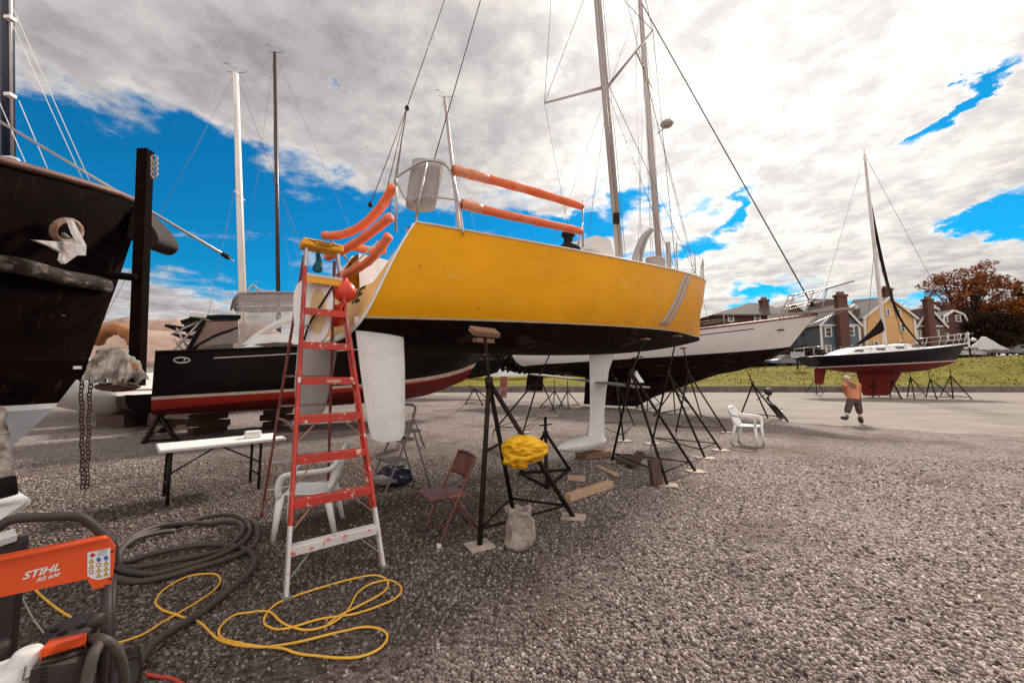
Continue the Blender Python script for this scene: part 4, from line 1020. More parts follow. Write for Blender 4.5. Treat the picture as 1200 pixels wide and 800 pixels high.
# long silver spar past the bow
p, q = at_y(-6, 139, 5.35), at_y(268, 302, 5.35)
t = thing('spar', q, 'long thin silver pole sticking out past the black bow', 'pole')
MB().tube([p, q], .020, steel, 10).build('tube', t); MB().tube([lerp(p, q, .975), lerp(p, q, 1.0)], .034, ink, 10).build('end_fitting', t)
MB().tube([q, q+(q-p).normalized()*.09], .008, steel, 6).build('eye', t)
# bundle on the black deck
c = at_y(10, 200, 4.6); t = thing('canvas_bundle', c, 'rolled brown canvas with a white strap on the black boat foredeck', 'canvas')
mb = MB(); P = []
for i in range(13):
    u = i/12; cc = lerp(at_y(-20, 198, 4.9), at_y(27, 203, 4.7), u); P.append([cc+V((0, .18*math.cos(k*.4488)*(1+.1*math.sin(3*k+i)), .17*math.sin(k*.4488)*(1-.25*u)*(1+.12*math.sin(2*k+2*i)))) for k in range(15)])
mb.grid(P, mat('brown_sailcloth', (.13, .08, .06), .9, col2=(.36, .27, .22), scale=9, bump=.5), True); mb.build('roll', t)
MB().tube([at_y(-4, 184, 4.65), at_y(12, 184, 4.55), at_y(21, 187, 4.55), at_y(24, 194, 4.55)], .016, white_paint, 6).build('strap', t)
c = at_y(35, 208, 4.5); MB().lathe([(.07, -.05), (.075, .02), (.04, .05), (.05, .09)], c, white_paint, n=14).build('cleat', kb)

# ================================================================== other boats further back
def plain_boat(name, F, L_, zs0, zs1, zw_, B, mats, label, cat, rake=.6, nx=20, n=3., deck=None):
    t = thing(name, F(L_/2, 0, 0), label, cat)
    sh = lambda u: lerp(zs0, zs1, u)-.12*4*u*(1-u); bm = lambda u: max(.004, B*sm_interp([(0, .75), (.4, 1), (.7, .82), (.92, .3), (1, .003)], u))
    kk = lambda u: zw_-sm_interp([(0, .15), (.5, .6), (.85, .4), (1, .05)], u)
    h = Hull(F, lambda q: 0, lambda q: L_-rake*(1-q), bm, sh, kk, lambda u: lerp(n, 1.6, u), lambda u: lerp(2., 1.4, u), nx)
    h.build(t, [(lambda u: zw_, 5, mats[0]), (None, 6, mats[1])], [mats[0], mats[1]], deck or white_paint); return t, h
def rigged(t, h, F, L_, px0, py0, px1, py1, d, r, m, label=None, vane=True):
    a, b = at_y(px0, py0, d), at_y(px1, py1, d); dv = (b-a)/(b.z-a.z); foot = a-dv*(a.z-2.6)
    ms = MB().tube([foot, b], [r, r*.85], m, 10).build('mast', t)
    mid = lerp(foot, b, .55)
    for sg in (1, -1):
        MB().tube([mid, mid+F.r*.55*sg], r*.3, m, 6).build('spreader', ms)
        wires(t, [[h.top(.45, sg, 0, .1), mid+F.r*.55*sg], [mid+F.r*.55*sg, b]], .008, cable)
    wires(t, [[h.top(.02, 1, 0), b], [h.top(.99, 1, 0), b]], .009, cable)
    if vane:
        mb = MB(); mb.tube([b+V((-.5, 0, .12)), b, b+V((.5, 0, .04)), b+V((.62, 0, .14))], .016, cable, 5); mb.tube([b, b+V((0, 0, .3)), b+V((-.7, 0, .62))], .010, cable, 5)
        mb.tube([b+V((-.75, 0, .62)), b+V((-.35, 0, .60))], .012, cable, 5); mb.build('wind_vane', ms)
F1 = Frame((-19.5, 18.2, 0), .22); t1, h1 = plain_boat('sailboat', F1, 10.5, 2.9, 3.3, 1.7, 1.6, (maroon, white_paint), 'sailboat with tall white mast behind the black motorboat', 'sailboat')
rigged(t1, h1, F1, 10.5, 284, 338, 276, 86, 19.6, .17, white_mast)
F2 = Frame((-17.0, 23.6, 0), .18); t2, h2 = plain_boat('sailboat', F2, 10, 2.8, 3.2, 1.7, 1.5, (black_bottom, navy), 'sailboat with tall thin black mast behind the red ladder', 'sailboat')
rigged(t2, h2, F2, 10, 326, 342, 322, 62, 24.0, .135, dark_mast)
F3 = Frame((-9.2, 27.2, 0), .12); t3, h3 = plain_boat('sailboat', F3, 8.8, 2.4, 2.8, 1.9, 1.4, (black_bottom, navy), 'sailboat with slim mast seen behind the stern rail of the yellow boat', 'sailboat')
rigged(t3, h3, F3, 8.8, 539, 275, 521, 114, 27.5, .15, alu_mast)
# boats under tan tarpaulins at the left
F4 = Frame((-15.0, 13.0, 0), 1.1); t4, h4 = plain_boat('covered_boat', F4, 7.6, 2.2, 2.5, 1.1, 1.3, (black_bottom, white_paint), 'white boat under a tan tarpaulin behind the dark post', 'boat')
def tarp(t, F, L_, B, z0, peaks, m, name='tarpaulin', x0=0.):
    mb = MB(); P = []
    for i in range(61):
        u = i/60; x = x0+L_*u; pk = sm_interp(peaks, u); wd = B*(.75+.25*math.sin(math.pi*min(1, u*1.2)))*(1 if u < .7 else 1-.6*((u-.7)/.3)**2)
        P.append([F(x, wd*s, z0+(pk-z0)*(1-abs(s)**1.5)+.05*math.sin(7*u*3+5*s)*(1-abs(s))-.16*abs(math.sin(u*15.7))**.6*(1-.5*abs(s))+.05*mnoise.noise(V((u*14, s*4, L_)))) for s in [k/8-1 for k in range(17)]])
    mb.grid(P, m, True); return solid(mb.build(name, t), .02)
tarp(t4, F4, 7.4, 1.42, 1.95, [(0, 3.0), (.25, 3.55), (.5, 3.3), (.75, 3.5), (1, 2.6)], canvas_tan)
F5 = Frame((-17.5, 15.2, 0), .35); t5, h5 = plain_boat('covered_boat', F5, 8.0, 2.5, 2.9, 1.2, 1.5, (black_bottom, white_paint), 'long boat under a shrink-wrapped tan cover between post and motorboat', 'boat')
tarp(t5, F5, 8.0, 1.7, 2.2, [(0, 3.6), (.2, 4.15), (.5, 3.95), (.8, 4.1), (1, 3.0)], canvas_tan)
mb = MB(); mb.tube(spline([at_y(113, 400, 9.5), at_y(128, 386, 9.4), at_y(146, 388, 9.4), at_y(160, 402, 9.5)], 5), [.15+.02*math.sin(k*1.9) for k in range(16)], orange_tarp, 10); mb.build('tarp_bundle', None, at_y(135, 400, 9.5), label='orange tarp bundle behind the stained canvas', cat='tarp')
F6 = Frame((-10.4, 11.2, 0), 2.35); t6, h6 = plain_boat('skiff', F6, 4.0, 1.06, 1.16, .64, .85, (black_bottom, black_gel), 'low black skiff hull behind the hanging chains', 'boat')
c = gnd(115, 470); c.z = 1.12
F7 = Frame((-13.1, 10.6, 0), 1.25); t7, h7 = plain_boat('dinghy', F7, 3.6, 1.70, 1.8, 1.0, .75, (white_paint, white_paint), 'small white dinghy hull beyond the chains', 'boat')
for i, (px, py, d, a) in enumerate(((150, 455, 8.4, .2),)):
    MB().box(at_y(152, 457, 9.9), (1.7, .5, .05), mat('white_shelf_board', (.55, .50, .45), .6), X=(.9, .25, .02)).build('shelf_board', None, at_y(152, 457, 9.9), label='white board laid across the low black skiff', cat='board')

for F_, x_, z_, l in ((F7, 1.8, .40, 'timber block under the white dinghy beyond the chains'), (F4, 3.4, .55, 'timber block under the tarp covered white boat behind the post')):
    c = F_(x_, 0, 0); MB().box(c+V((0, 0, z_/2)), (.5, 1.4, z_), wood_dark, X=F_.f, bev=.01).build('timber_block', None, c, label=l, cat='block')
# ================================================================== BOAT STANDS
pads = []
def stand(feet, apex, top, label, pad=None, foot_pads=None, r=.021, group='steel boat stands', padn=None, brace=True, far=False):
    feet = [V(f) for f in feet]; apex, top = V(apex), V(top); c = sum(feet, V())/3; c.z = 0
    t = thing('boat_stand', c, label, 'boat stand', group)
    n = 6 if far else 9
    for f in feet:
        d = (apex-f).normalized(); MB().tube([f+V((0, 0, .015)), apex], r, rust_steel, n).build('leg', t)
    MB().tube([lerp(apex, top, -.35), top], r*.72, rust_steel, n).build('screw_pole', t)
    if not far: MB().tube([lerp(apex, top, -.12), lerp(apex, top, .08)], r*1.7, rust_steel, n).build('collar', t)
    if brace:
        mb = MB(); q = [lerp(f, apex, .10) for f in feet]
        for i in range(3): mb.tube([q[i], q[(i+1) % 3]], r*.55, rust_steel, 6)
        mb.build('brace', t)
    if not far:
        hc = lerp(apex, top, .42); mb = MB(); mb.tube([hc+V((-.10, .02, -.015)), hc, hc+V((.10, -.02, .015))], r*.45, rust_steel, 6); mb.build('screw_handle', t)
    if pad:
        X = V(pad[3]) if len(pad) > 3 else YF.f
        Zp = V(padn) if padn else V((0, 0, 1))
        MB().box(top, pad[:3], pad[4] if len(pad) > 4 else wood_old, X=X, Z=Zp, bev=.006).build('head_pad', t)
    return t
def ply(p, label, s=(.30, .26, .018), ang=0., m=None, grp='plywood pads under stand feet'):
    p = V(p); p.z = s[2]/2+.006
    MB().box(p, s, m or wood_ply, X=(math.cos(ang), math.sin(ang), 0), bev=.003).build('foot_pad', None, (p.x, p.y, 0), label=label, cat='pad', group=grp)
# A: tall stand in front
fA = [gnd(562, 641), gnd(672, 607), gnd(601, 597)]
tA = stand(fA, at_y(573, 447, 4.02), at_y(568, 389, 4.12), 'tall rusty boat stand in front carrying a yellow cloth', pad=(.36, .13, .06, YF.f), r=.026, padn=(.45, -.45, 1))
MB().box(at_y(567, 399, 4.16), (.24, .10, .05), wood_old, X=YF.f, bev=.005).build('head_block', tA)
MB().tube([lerp(fA[0], at_y(573, 447, 4.02), .55), lerp(fA[2], at_y(573, 447, 4.02), .55)], .016, rust_steel, 8).build('cross_bar', tA)
ply(fA[0], 'plywood square under the nearest foot of the tall front stand', (.24, .21, .02), .5)
ply(fA[1], 'pale plywood square under the right foot of the tall front stand', (.27, .20, .02), -.25)
ply(fA[2], 'plywood square under the far foot of the tall front stand', (.22, .2, .02), .3)
# B: short stand with a wooden top
fB = [gnd(609, 556), gnd(641, 573), gnd(668, 552)]
ap_ = at_y(644, 514, 5.75); c = (fB[0]+fB[1]+fB[2])/3; tp = V((c.x, c.y, .985))
tB = stand(fB, V((c.x, c.y, .70)), tp, 'short boat stand with bare wooden top beside the yellow cloth', pad=(.34, .26, .025, (1, .25, 0), wood_ply), r=.026, brace=False, padn=(.12, -.10, 1))
mb = MB()
for i in range(3): mb.tube([fB[i]+V((0, 0, .03)), fB[(i+1) % 3]+V((0, 0, .03))], .024, rust_steel, 6)
mb.build('base_frame', tB)
MB().tube([V((c.x, c.y, .05)), tp], .024, rust_steel, 8).build('centre_post', tB)
# C, D, E starboard side of the yellow boat
def hull_head(x, y, dz=-.02):
    t = H.t_of_x(x); z = None
    for i in range(60):
        zz = lerp(ykeel(t)+.002, zs(t), i/59)
        if H.half(t, zz) >= abs(y): z = zz; break
    return YF(x, y, (z or zw(t))+dz)
hC = at_y(732, 397, 7.05); fC = [gnd(717, 541), gnd(782, 569), gnd(815, 553)]
stand(fC, at_y(740, 436, 6.5), hull_head(5.35, 1.02), 'boat stand right of the white keel with dark blocks at its feet', pad=(.2, .16, .03, YF.f), r=.022)
for f, a, l in zip(fC, (.2, -.2, .1), ('plywood pad under the left foot of the stand beside the keel', 'pale pad under the nearest foot of the stand beside the keel', 'plywood pad under the right foot of the stand beside the keel')): ply(f, l, (.28, .22, .016), a)
fD = [gnd(764, 520), gnd(826, 537), gnd(845, 528)]
stand(fD, at_y(783, 437, 8.0), hull_head(7.1, .95), 'boat stand under the yellow hull, second from its bow', pad=(.2, .16, .03, YF.f), r=.022)
for f, a, l in zip(fD, (.2, -.2, .1), ('small pad under the left foot of the second stand from the yellow bow', 'long pale pad under the near foot of the second stand from the yellow bow', 'small pad under the right foot of the second stand from the yellow bow')): ply(f, l, (.34, .22, .016), a)
fE = [gnd(792, 507), gnd(851, 507), gnd(822, 489)]
stand(fE, at_y(807, 437, 10.6), hull_head(9.9, .02, -.03), 'boat stand under the very bow of the yellow boat', pad=(.16, .16, .04, YF.f), r=.022)
ply(fE[1], 'small pad under the right foot of the bow stand', (.3, .2, .016), .1)
# port side stands of the yellow boat
stand([gnd(578, 506), gnd(613, 507), gnd(650, 482)], at_y(632, 441, 9.9), hull_head(5.2, -1.05), 'boat stand on the far yellow side, seen just right of the tall stand', r=.022)
ply(gnd(613, 507), 'pale pad under a far side stand left of the short stand', (.35, .25, .016), .2)
stand([gnd(690, 500), gnd(731, 517), gnd(743, 498)], at_y(722, 447, 9.6), hull_head(6.9, -1.0), 'boat stand on the far side of the yellow boat behind the keel', r=.022)
ply(gnd(731, 517), 'pale pad under the far side stand behind the keel', (.35, .25, .016), .2)
# stands of the grey boat
stand([gnd(868, 487), gnd(900, 490), gnd(915, 492)], at_y(882, 450, 14.2), at_y(877, 437, 14.6), 'boat stand under the grey bow with the bicycle leaning on it', r=.028)
for (ft, a, tp_, l) in (
    (((766, 488), (791, 484), (812, 478)), (789, 456, 16.2), (787, 444, 16.6), 'boat stand under the middle of the grey sailboat'),
    (((632, 478), (648, 480), (660, 476)), (650, 458, 20.), (650, 445, 20.), 'thin boat stand behind the grey rudder, left of a pair'),
    (((655, 478), (666, 480), (679, 475)), (665, 458, 20.), (665, 445, 20.), 'thin boat stand behind the grey rudder, right of a pair'),
    (((745, 479), (758, 482), (775, 474)), (760, 458, 18.), (760, 446, 18.), 'boat stand beside the dark grey boat keel')):
    stand([gnd(*f) for f in ft], at_y(*a), at_y(*tp_), l, r=.028, far=True)
# stands of the navy boat
for (ft, a, tp_, l) in (
    (((944, 460), (957, 462), (965, 460)), (956, 444, 30.), (957, 437, 30.), 'stand under the rudder of the navy boat'),
    (((986, 459), (992, 461), (1000, 458)), (988, 449, 30.), (988, 438, 30.), 'stand behind the walking man under the navy boat'),
    (((1017, 464), (1023, 466), (1030, 464)), (1024, 446, 27.), (1024, 440, 27.4), 'stand in front of the red keel of the navy boat'),
    (((1043, 466), (1057, 468), (1053, 462)), (1045, 444, 26.8), (1045, 434, 27.4), 'stand just right of the red keel'),
    (((1063, 466), (1072, 468), (1084, 462)), (1067, 442, 26.6), (1066, 436, 27.2), 'second stand to the right of the red keel'),
    (((1085, 466), (1098, 468), (1118, 467)), (1090, 444, 26.6), (1088, 437, 27.2), 'wide leaning stand, third right of the red keel'),
    (((1102, 464), (1117, 467), (1139, 468)), (1114, 440, 26.6), (1113, 430, 27.2), 'stand under the bow of the navy boat')):
    stand([gnd(*f) for f in ft], at_y(*a), at_y(*tp_), l, r=.035, far=True)
# motorboat supports
stand([gnd(168, 520), gnd(208, 518), gnd(190, 500)], at_y(187, 486, 9.9), V((-9.0, 9.95, .56)) , 'stout dark stand under the left end of the black motorboat', r=.05)
for px, py, d, l in ((250, 500, 10.9, 'timber blocking stack under the middle of the black motorboat'), (330, 492, 12.3, 'timber blocking stack under the motorboat behind the ladder'), (205, 497, 11.2, 'timber blocking stack behind the stout stand')):
    g = V(((px-600)/FOC*d, d, 0)); t = thing('blocking', g, l, 'blocking', 'timber blocking under the motorboat'); 
    for k in range(3): MB().box(g+V((0, 0, .09+.18*k)), (1.0, .22, .18), wood_dark, X=((1, .2, 0) if k % 2 else (.2, 1, 0)), bev=.01).build('timber', t)
stand([gnd(545, 474), gnd(566, 476), gnd(575, 470)], at_y(556, 455, 18.), V((-1.75, 15.6, 1.2)), 'stand under the red bow of the motorboat', r=.03, far=True)

# ================================================================== lumber, boards, plank
def slab(p, q, w_, h_, m, name, label, cat, group=None, z0=0.008, tilt=0.):
    p, q = V(p), V(q); p.z = q.z = z0+h_/2
    MB().bar(p, q, w_, h_, m, up=(tilt, 0, 1), bev=.004).build(name, None, ((p+q)/2).xy.to_3d(), label=label, cat=cat, group=group)
slab(gnd(665, 588), gnd(716, 571), .10, .09, wood_new, 'lumber', 'thick new lumber beam lying on the gravel right of the tall stand', 'lumber')
slab(gnd(665, 562), gnd(686, 563), .19, .045, wood_new, 'lumber', 'short wide offcut of new wood beside the short stand', 'lumber')
slab(gnd(700, 548), gnd(723, 559), .10, .035, wood_new, 'lumber', 'narrow new plank left of the stand beside the keel', 'lumber')
slab(YF(4.75, -.05, 0), YF(5.35, .12, 0), .36, .10, wood_old, 'keel_block', 'brown timber block under the white keel bulb', 'block')
a = gnd(770, 569); MB().box(a+V((-.02, 0, .19)), (.19, .07, .38), wood_dark, X=(1, .5, 0), Z=(.12, .25, 1), bev=.006).build('timber_block', None, a, label='dark block stood on end against the stand beside the keel', cat='block')
a = gnd(745, 547); MB().box(a+V((0, 0, .12)), (.40, .16, .10), wood_dark, X=(.7, .5, .45), bev=.006).build('timber_block', None, a, label='dark block propped at a slant behind the stand beside the keel', cat='block')
slab(gnd(722, 541), gnd(742, 541), .5, .05, wood_dark, 'timber_block', 'flat dark board on the gravel behind the stand beside the keel', 'board')
a = gnd(756, 540); slab(gnd(745, 541), gnd(768, 545), .35, .012, wood_grey, 'plywood_sheet', 'thin grey sheet lying behind the dark blocks', 'board')
slab(gnd(548, 468), gnd(566, 469), .5, .08, wood_grey, 'plank', 'loose grey plank by the red motorboat bow', 'lumber')
# scaffold plank by the keel
a, b = at_y(628, 438.5, 10.2), at_y(752, 453.5, 6.9)
MB().bar(a, b, .42, .03, wood_grey, up=(-.12, .28, 1), bev=.004).build('scaffold_plank', None, b, label='long grey plank resting level beside the white keel', cat='plank')
c = at_y(746, 448, 7.2); MB().lathe([(.14, 0), (.13, .02), (.035, .17), (.02, .22)], c, plastic_white, n=18).build('funnel', None, c, label='white plastic funnel standing on the grey plank', cat='funnel')
# panel by the red bow
a = gnd(590, 466); MB().box(a+V((0, 0, .75)), (.55, .05, 1.6), mat('faded_red_panel', (.20, .06, .05), .8, col2=(.26, .20, .19), scale=1.6, edge=(.45, .6)), X=(1, -.25, 0), Z=(-.35, .3, 1)).build('panel', None, a, label='faded red and grey panel leaning far behind the tall stand', cat='panel')

# ================================================================== yellow oilskin bundle on the stand
def rag(center, rx, ry, rz, m, label, name, cat, seed, amp=.42, hang=0.):
    rnd = random.Random(seed); mb = MB(); P = []
    offs = [V((rnd.random()*20, rnd.random()*20, rnd.random()*20)) for _ in range(3)]
    n, k = 52, 72
    for i in range(n+1):
        ph = math.pi*i/n; row = []
        for j in range(k):
            th = 2*math.pi*j/k; d = V((math.sin(ph)*math.cos(th), math.sin(ph)*math.sin(th), math.cos(ph)))
            f = 1+amp*(abs(mnoise.noise(d*1.7+offs[0]))*-1.5+.30)+amp*.7*(abs(mnoise.noise(d*3.6+offs[1]))*-1.3+.25)+amp*.22*mnoise.noise(d*9+offs[2])
            p = V((d.x*rx*f, d.y*ry*f, d.z*rz*f))
            if hang and d.z < 0: p.z *= 1+hang*max(0, mnoise.noise(V((th*1.3, 3, 0))))
            row.append(V(center)+p)
        row.append(row[0]); P.append(row)
    mb.grid(P, m, True)
    return mb.build(name, None, center, label=label, cat=cat)
def cloth_bundle():
    """a bunched oilskin: overlapping wrinkled sheets folded round a core"""
    c = at_y(612, 527, 3.86); rnd = random.Random(8)
    t = thing('oilskin', c, 'crumpled bright yellow oilskin cloth hung on the tall front stand', 'cloth')
    def sheet(cen, ax, ay, bulge, seed, name, n=26):
        o = V((seed*3.1, seed*1.7, seed*2.3)); mb = MB(); P = []
        for i in range(n+1):
            row = []
            for j in range(n+1):
                u, v = 2*i/n-1, 2*j/n-1; r_ = max(abs(u), abs(v)); 
                k = 1/max(1e-6, math.hypot(u, v))*r_ if r_ > 0 else 1; uu, vv = u*k, v*k
                rr_ = math.hypot(uu, vv); w_ = 1+.22*mnoise.noise(V((math.atan2(vv, uu)*1.6, seed, 0)))
                q = V((uu, vv, 0))
                f = (1-abs(mnoise.noise(V((q.x*1.1+q.y*.8, q.y*2.3-q.x*.5, 0))+o))*2.6)*.55+(1-abs(mnoise.noise(V((q.x*2.2, q.y*5.0+q.x, 0))+o*2))*2.4)*.30+.05*mnoise.noise(q*11+o)
                d = bulge*(1-rr_**2.2)+.085*f
                row.append(V(cen)+V(ax)*(uu*w_)+V(ay)*(vv*w_)+V((0, -1, .15))*d)
            P.append(row)
        mb.grid(P, yellow_cloth, True); o_ = mb.build(name, t); return solid(o_, .006)
    sheet(c+V((.05, 0, .02)), (.205, 0, -.02), (.01, 0, .125), .13, 3, 'fold')
    sheet(c+V((-.06, -.01, .035)), (.13, 0, .03), (-.03, 0, .10), .15, 5, 'fold')
    sheet(c+V((-.075, -.005, -.07)), (.12, 0, -.03), (.03, 0, .095), .12, 7, 'fold')
    sheet(c+V((-.02, .0, -.115)), (.07, 0, -.01), (-.02, 0, .07), .09, 9, 'fold')
    sheet(c+V((.0, .09, -.02)), (-.20, 0, .02), (.0, 0, .14), -.10, 11, 'back_fold')
    a = c+V((-.17, -.10, -.0)); MB().tube(spline([a, c+V((-.08, -.17, -.035)), c+V((.03, -.17, -.05)), c+V((.13, -.12, -.02)), c+V((.2, -.04, .01))], 6), [.022]*25, yellow_cloth, 8, flat=.45).build('band', t)
cloth_bundle()
def sack_bag():
    c = gnd(607, 644); mb = MB(); P = []
    for i in range(22):
        u = i/21; w_ = (.118*(1+.10*math.sin(u*3.4)-.10*u))*(1 if u > .12 else .6+.4*(u/.12)**.5); d_ = .085*(1-.25*u)*(1 if u > .12 else .5+.5*(u/.12)**.5)
        cc = c+V((.012*math.sin(u*5)+.03*u, .03*u, .36*u))
        P.append([cc+V((w_*math.cos(a)*(1+.12*math.sin(4*a+6*u)+.06*math.sin(9*a-9*u)), d_*math.sin(a)*(1+.1*math.sin(3*a+8*u)), .018*math.sin(2*a+.5)*u)) for a in [2*math.pi*k/36 for k in range(36)]])
        P[-1].append(P[-1][0])
    rim = P[-1]; inner = []
    for k in range(6):
        cc = sum(rim[:-1], V())/36; inner.append([lerp(p, cc, .08+.05*k)+V((0, 0, -.05*k)) for p in rim])
    mb.grid(P+inner, sack, True); mb.add(P[0][:-1], [tuple(range(36))[::-1]], sack)
    t = thing('sack', c, 'dusty open canvas bag standing on the gravel beside the tall stand', 'bag'); mb.build('bag_body', t)
    a = c+V((.085, -.06, .33)); MB().tube(spline([a+V((-.10, -.015, -.01)), a+V((-.02, -.03, .01)), a+V((.045, -.03, -.03)), a+V((.06, -.02, -.10)), a+V((.05, -.03, -.16))], 5), .012, sack, 6, flat=.35).build('handle', t)
sack_bag()

# ================================================================== STEP LADDER
def step_ladder():
    f = [gnd(335, 701), gnd(449, 664)]; rr_ = [gnd(306, 606), V((gnd(306, 606)+(gnd(449, 664)-gnd(335, 701))*.98))]
    cc = (f[0]+f[1])/2; rc = (rr_[0]+rr_[1])/2
    wdir = (f[1]-f[0]).normalized(); tz = 2.87
    tc_ = lerp(cc, rc, .35)+V((-.085, -.03, 0)); tc_.z = tz; hw = .14
    T = [tc_-wdir*hw, tc_+wdir*hw]
    t = thing('step_ladder', cc, 'tall red fibreglass step ladder with yellow cap standing at the yellow stern', 'ladder')
    fwd = (rc-cc).normalized()
    for i in range(2):
        a, b = f[i], T[i]+V((0, 0, -.06))
        k = .22 if i == 0 else .20
        mb = MB(); s = 1 if i == 0 else -1
        d = (b-a).normalized()
        for m_, u0, u1 in ((ladder_alu, 0, .165), (red_fg, .165, .60), (rail_red, .60, .93), (alu, .93, 1.0)):
            mb.bar(lerp(a, b, u0), lerp(a, b, u1), .024, .078, m_, up=fwd, bev=.003)
            if m_ in (red_fg, rail_red): mb.bar(lerp(a, b, u0)+wdir*(.014*s)+fwd*.034, lerp(a, b, u1)+wdir*(.014*s)+fwd*.034, .026, .010, m_, up=fwd)
        mb.build('front_rail', t)
        MB().box(a+V((0, 0, .012)), (.06, .11, .026), mat('ladder_foot_rubber', (.2, .18, .17), .8), X=wdir, bev=.004).build('foot', t)
        a2, b2 = rr_[i], T[i]+fwd*.10+V((0, 0, -.10))
        mb = MB(); mb.bar(lerp(a2, b2, 0), lerp(a2, b2, 1), .022, .045, mat('rusty_red_rail', (.22, .05, .035), .7, col2=(.28, .17, .14), scale=8, edge=(.5, .7)), up=fwd, bev=.003); mb.build('rear_rail', t)
    # steps
    n = 9
    for k in range(1, n):
        u = k/(n+.12); 
        a, b = lerp(f[0], T[0], u), lerp(f[1], T[1], u); a, b = a+wdir*.012, b-wdir*.012
        m_ = ladder_alu if k == 1 else red_fg
        if k == 8: m_ = cap_yellow
        mb = MB(); mb.bar(a+fwd*.01, b+fwd*.01, .085, .024, m_, bev=.003); mb.bar(a-fwd*.032+V((0, 0, -.022)), b-fwd*.032+V((0, 0, -.022)), .010, .062, m_, bev=.002)
        if k == 8: mb.bar(a-fwd*.034+V((0, 0, .018)), b-fwd*.034+V((0, 0, .018)), .012, .03, alu, bev=.002)
        mb.build('step', t)
        if k <= 4:
            for s, e, o in ((1, a, f[0]), (-1, b, f[1])):
                g = lerp(f[0] if s > 0 else f[1], T[0] if s > 0 else T[1], u-.075)
                MB().bar(g-fwd*.0, e+wdir*(.16*s)+V((0, 0, -.03)), .018, .005, alu if k == 1 else mat('rusty_strap', (.45, .22, .14), .6, var=.25), bev=.001).build('step_brace', t)
    for k in range(1, 9):
        u = k/9.0; a, b = lerp(rr_[0], T[0]+fwd*.1, u), lerp(rr_[1], T[1]+fwd*.1, u)
        MB().bar(a, b, .03, .022, brown_alu if k > 2 else alu, bev=.002).build('rear_rung', t)
        if k in (1, 2, 3):
            MB().bar(lerp(rr_[0], T[0]+fwd*.1, u-.06), a+wdir*.13, .016, .004, brown_alu).build('rung_brace', t)
    # spreaders
    for i in range(2):
        a = lerp(f[i], T[i], .40); b = lerp(rr_[i], T[i], .40); c = lerp(a, b, .5)+V((0, 0, .03))
        MB().bar(a, c, .022, .005, brown_alu, up=wdir).build('spreader_bar', t); MB().bar(c, b, .022, .005, brown_alu, up=wdir).build('spreader_bar', t)
    cap = MB(); c = tc_+V((0, 0, -.005))+fwd*.03
    cap.box(c, (.365, .20, .075), cap_yellow, X=wdir, bev=.014)
    cp_ = cap.build('top_cap', t)
    front = c-fwd*.1015
    def fp(x, z): return front+wdir*x+V((0, 0, z))
    mb = MB()
    for x0, z0, x1, z1 in ((-.10, .016, -.055, .024), (-.055, .024, .055, .024), (.055, .024, .10, .016), (.10, .016, .075, -.002), (.075, -.002, .045, -.016), (.045, -.016, -.045, -.016), (-.045, -.016, -.075, -.002), (-.075, -.002, -.10, .016), (-.135, .020, -.095, .016), (.095, .014, .135, .014)):
        mb.bar(fp(x0, z0), fp(x1, z1), .003, .007, ink, up=(0, 0, 1))
    mb.build('cap_emblem', cp_)
    text_on('WERNER', 'cap_lettering', cp_, fp(-.05, -.007)-fwd*.001, wdir, (0, 0, 1), .026, ink, bold=.01)
    MB().box(lerp(f[0], T[0], .545)-fwd*.042-V((0, 0, 0)), (.022, .003, .045), label_white, X=wdir).build('sticker', t)
    a, b = lerp(f[0], T[0], 5/9.12), lerp(f[1], T[1], 5/9.12)
    MB().bar(lerp(a, b, .45)-fwd*.0385+V((0, 0, -.022)), lerp(a, b, .7)-fwd*.0385+V((0, 0, -.022)), .003, .022, mat('worn_sticker', (.58, .36, .30), .6)).build('sticker', t)
    # blue rag and cord in the top
    MB().tube(spline([tc_+wdir*-.02+fwd*.10+V((0, 0, -.05)), tc_+wdir*.0+fwd*.12+V((0, 0, -.14)), tc_+wdir*-.02+fwd*.12+V((0, 0, -.24))], 4), [.02, .02, .025, .025, .035, .04, .05, .045, .02], mat('teal_rag', (.02, .14, .19), .8, var=.3, scale=20), 8).build('rag', None, tc_, label='teal rag tied under the yellow ladder cap', cat='rag')
step_ladder()

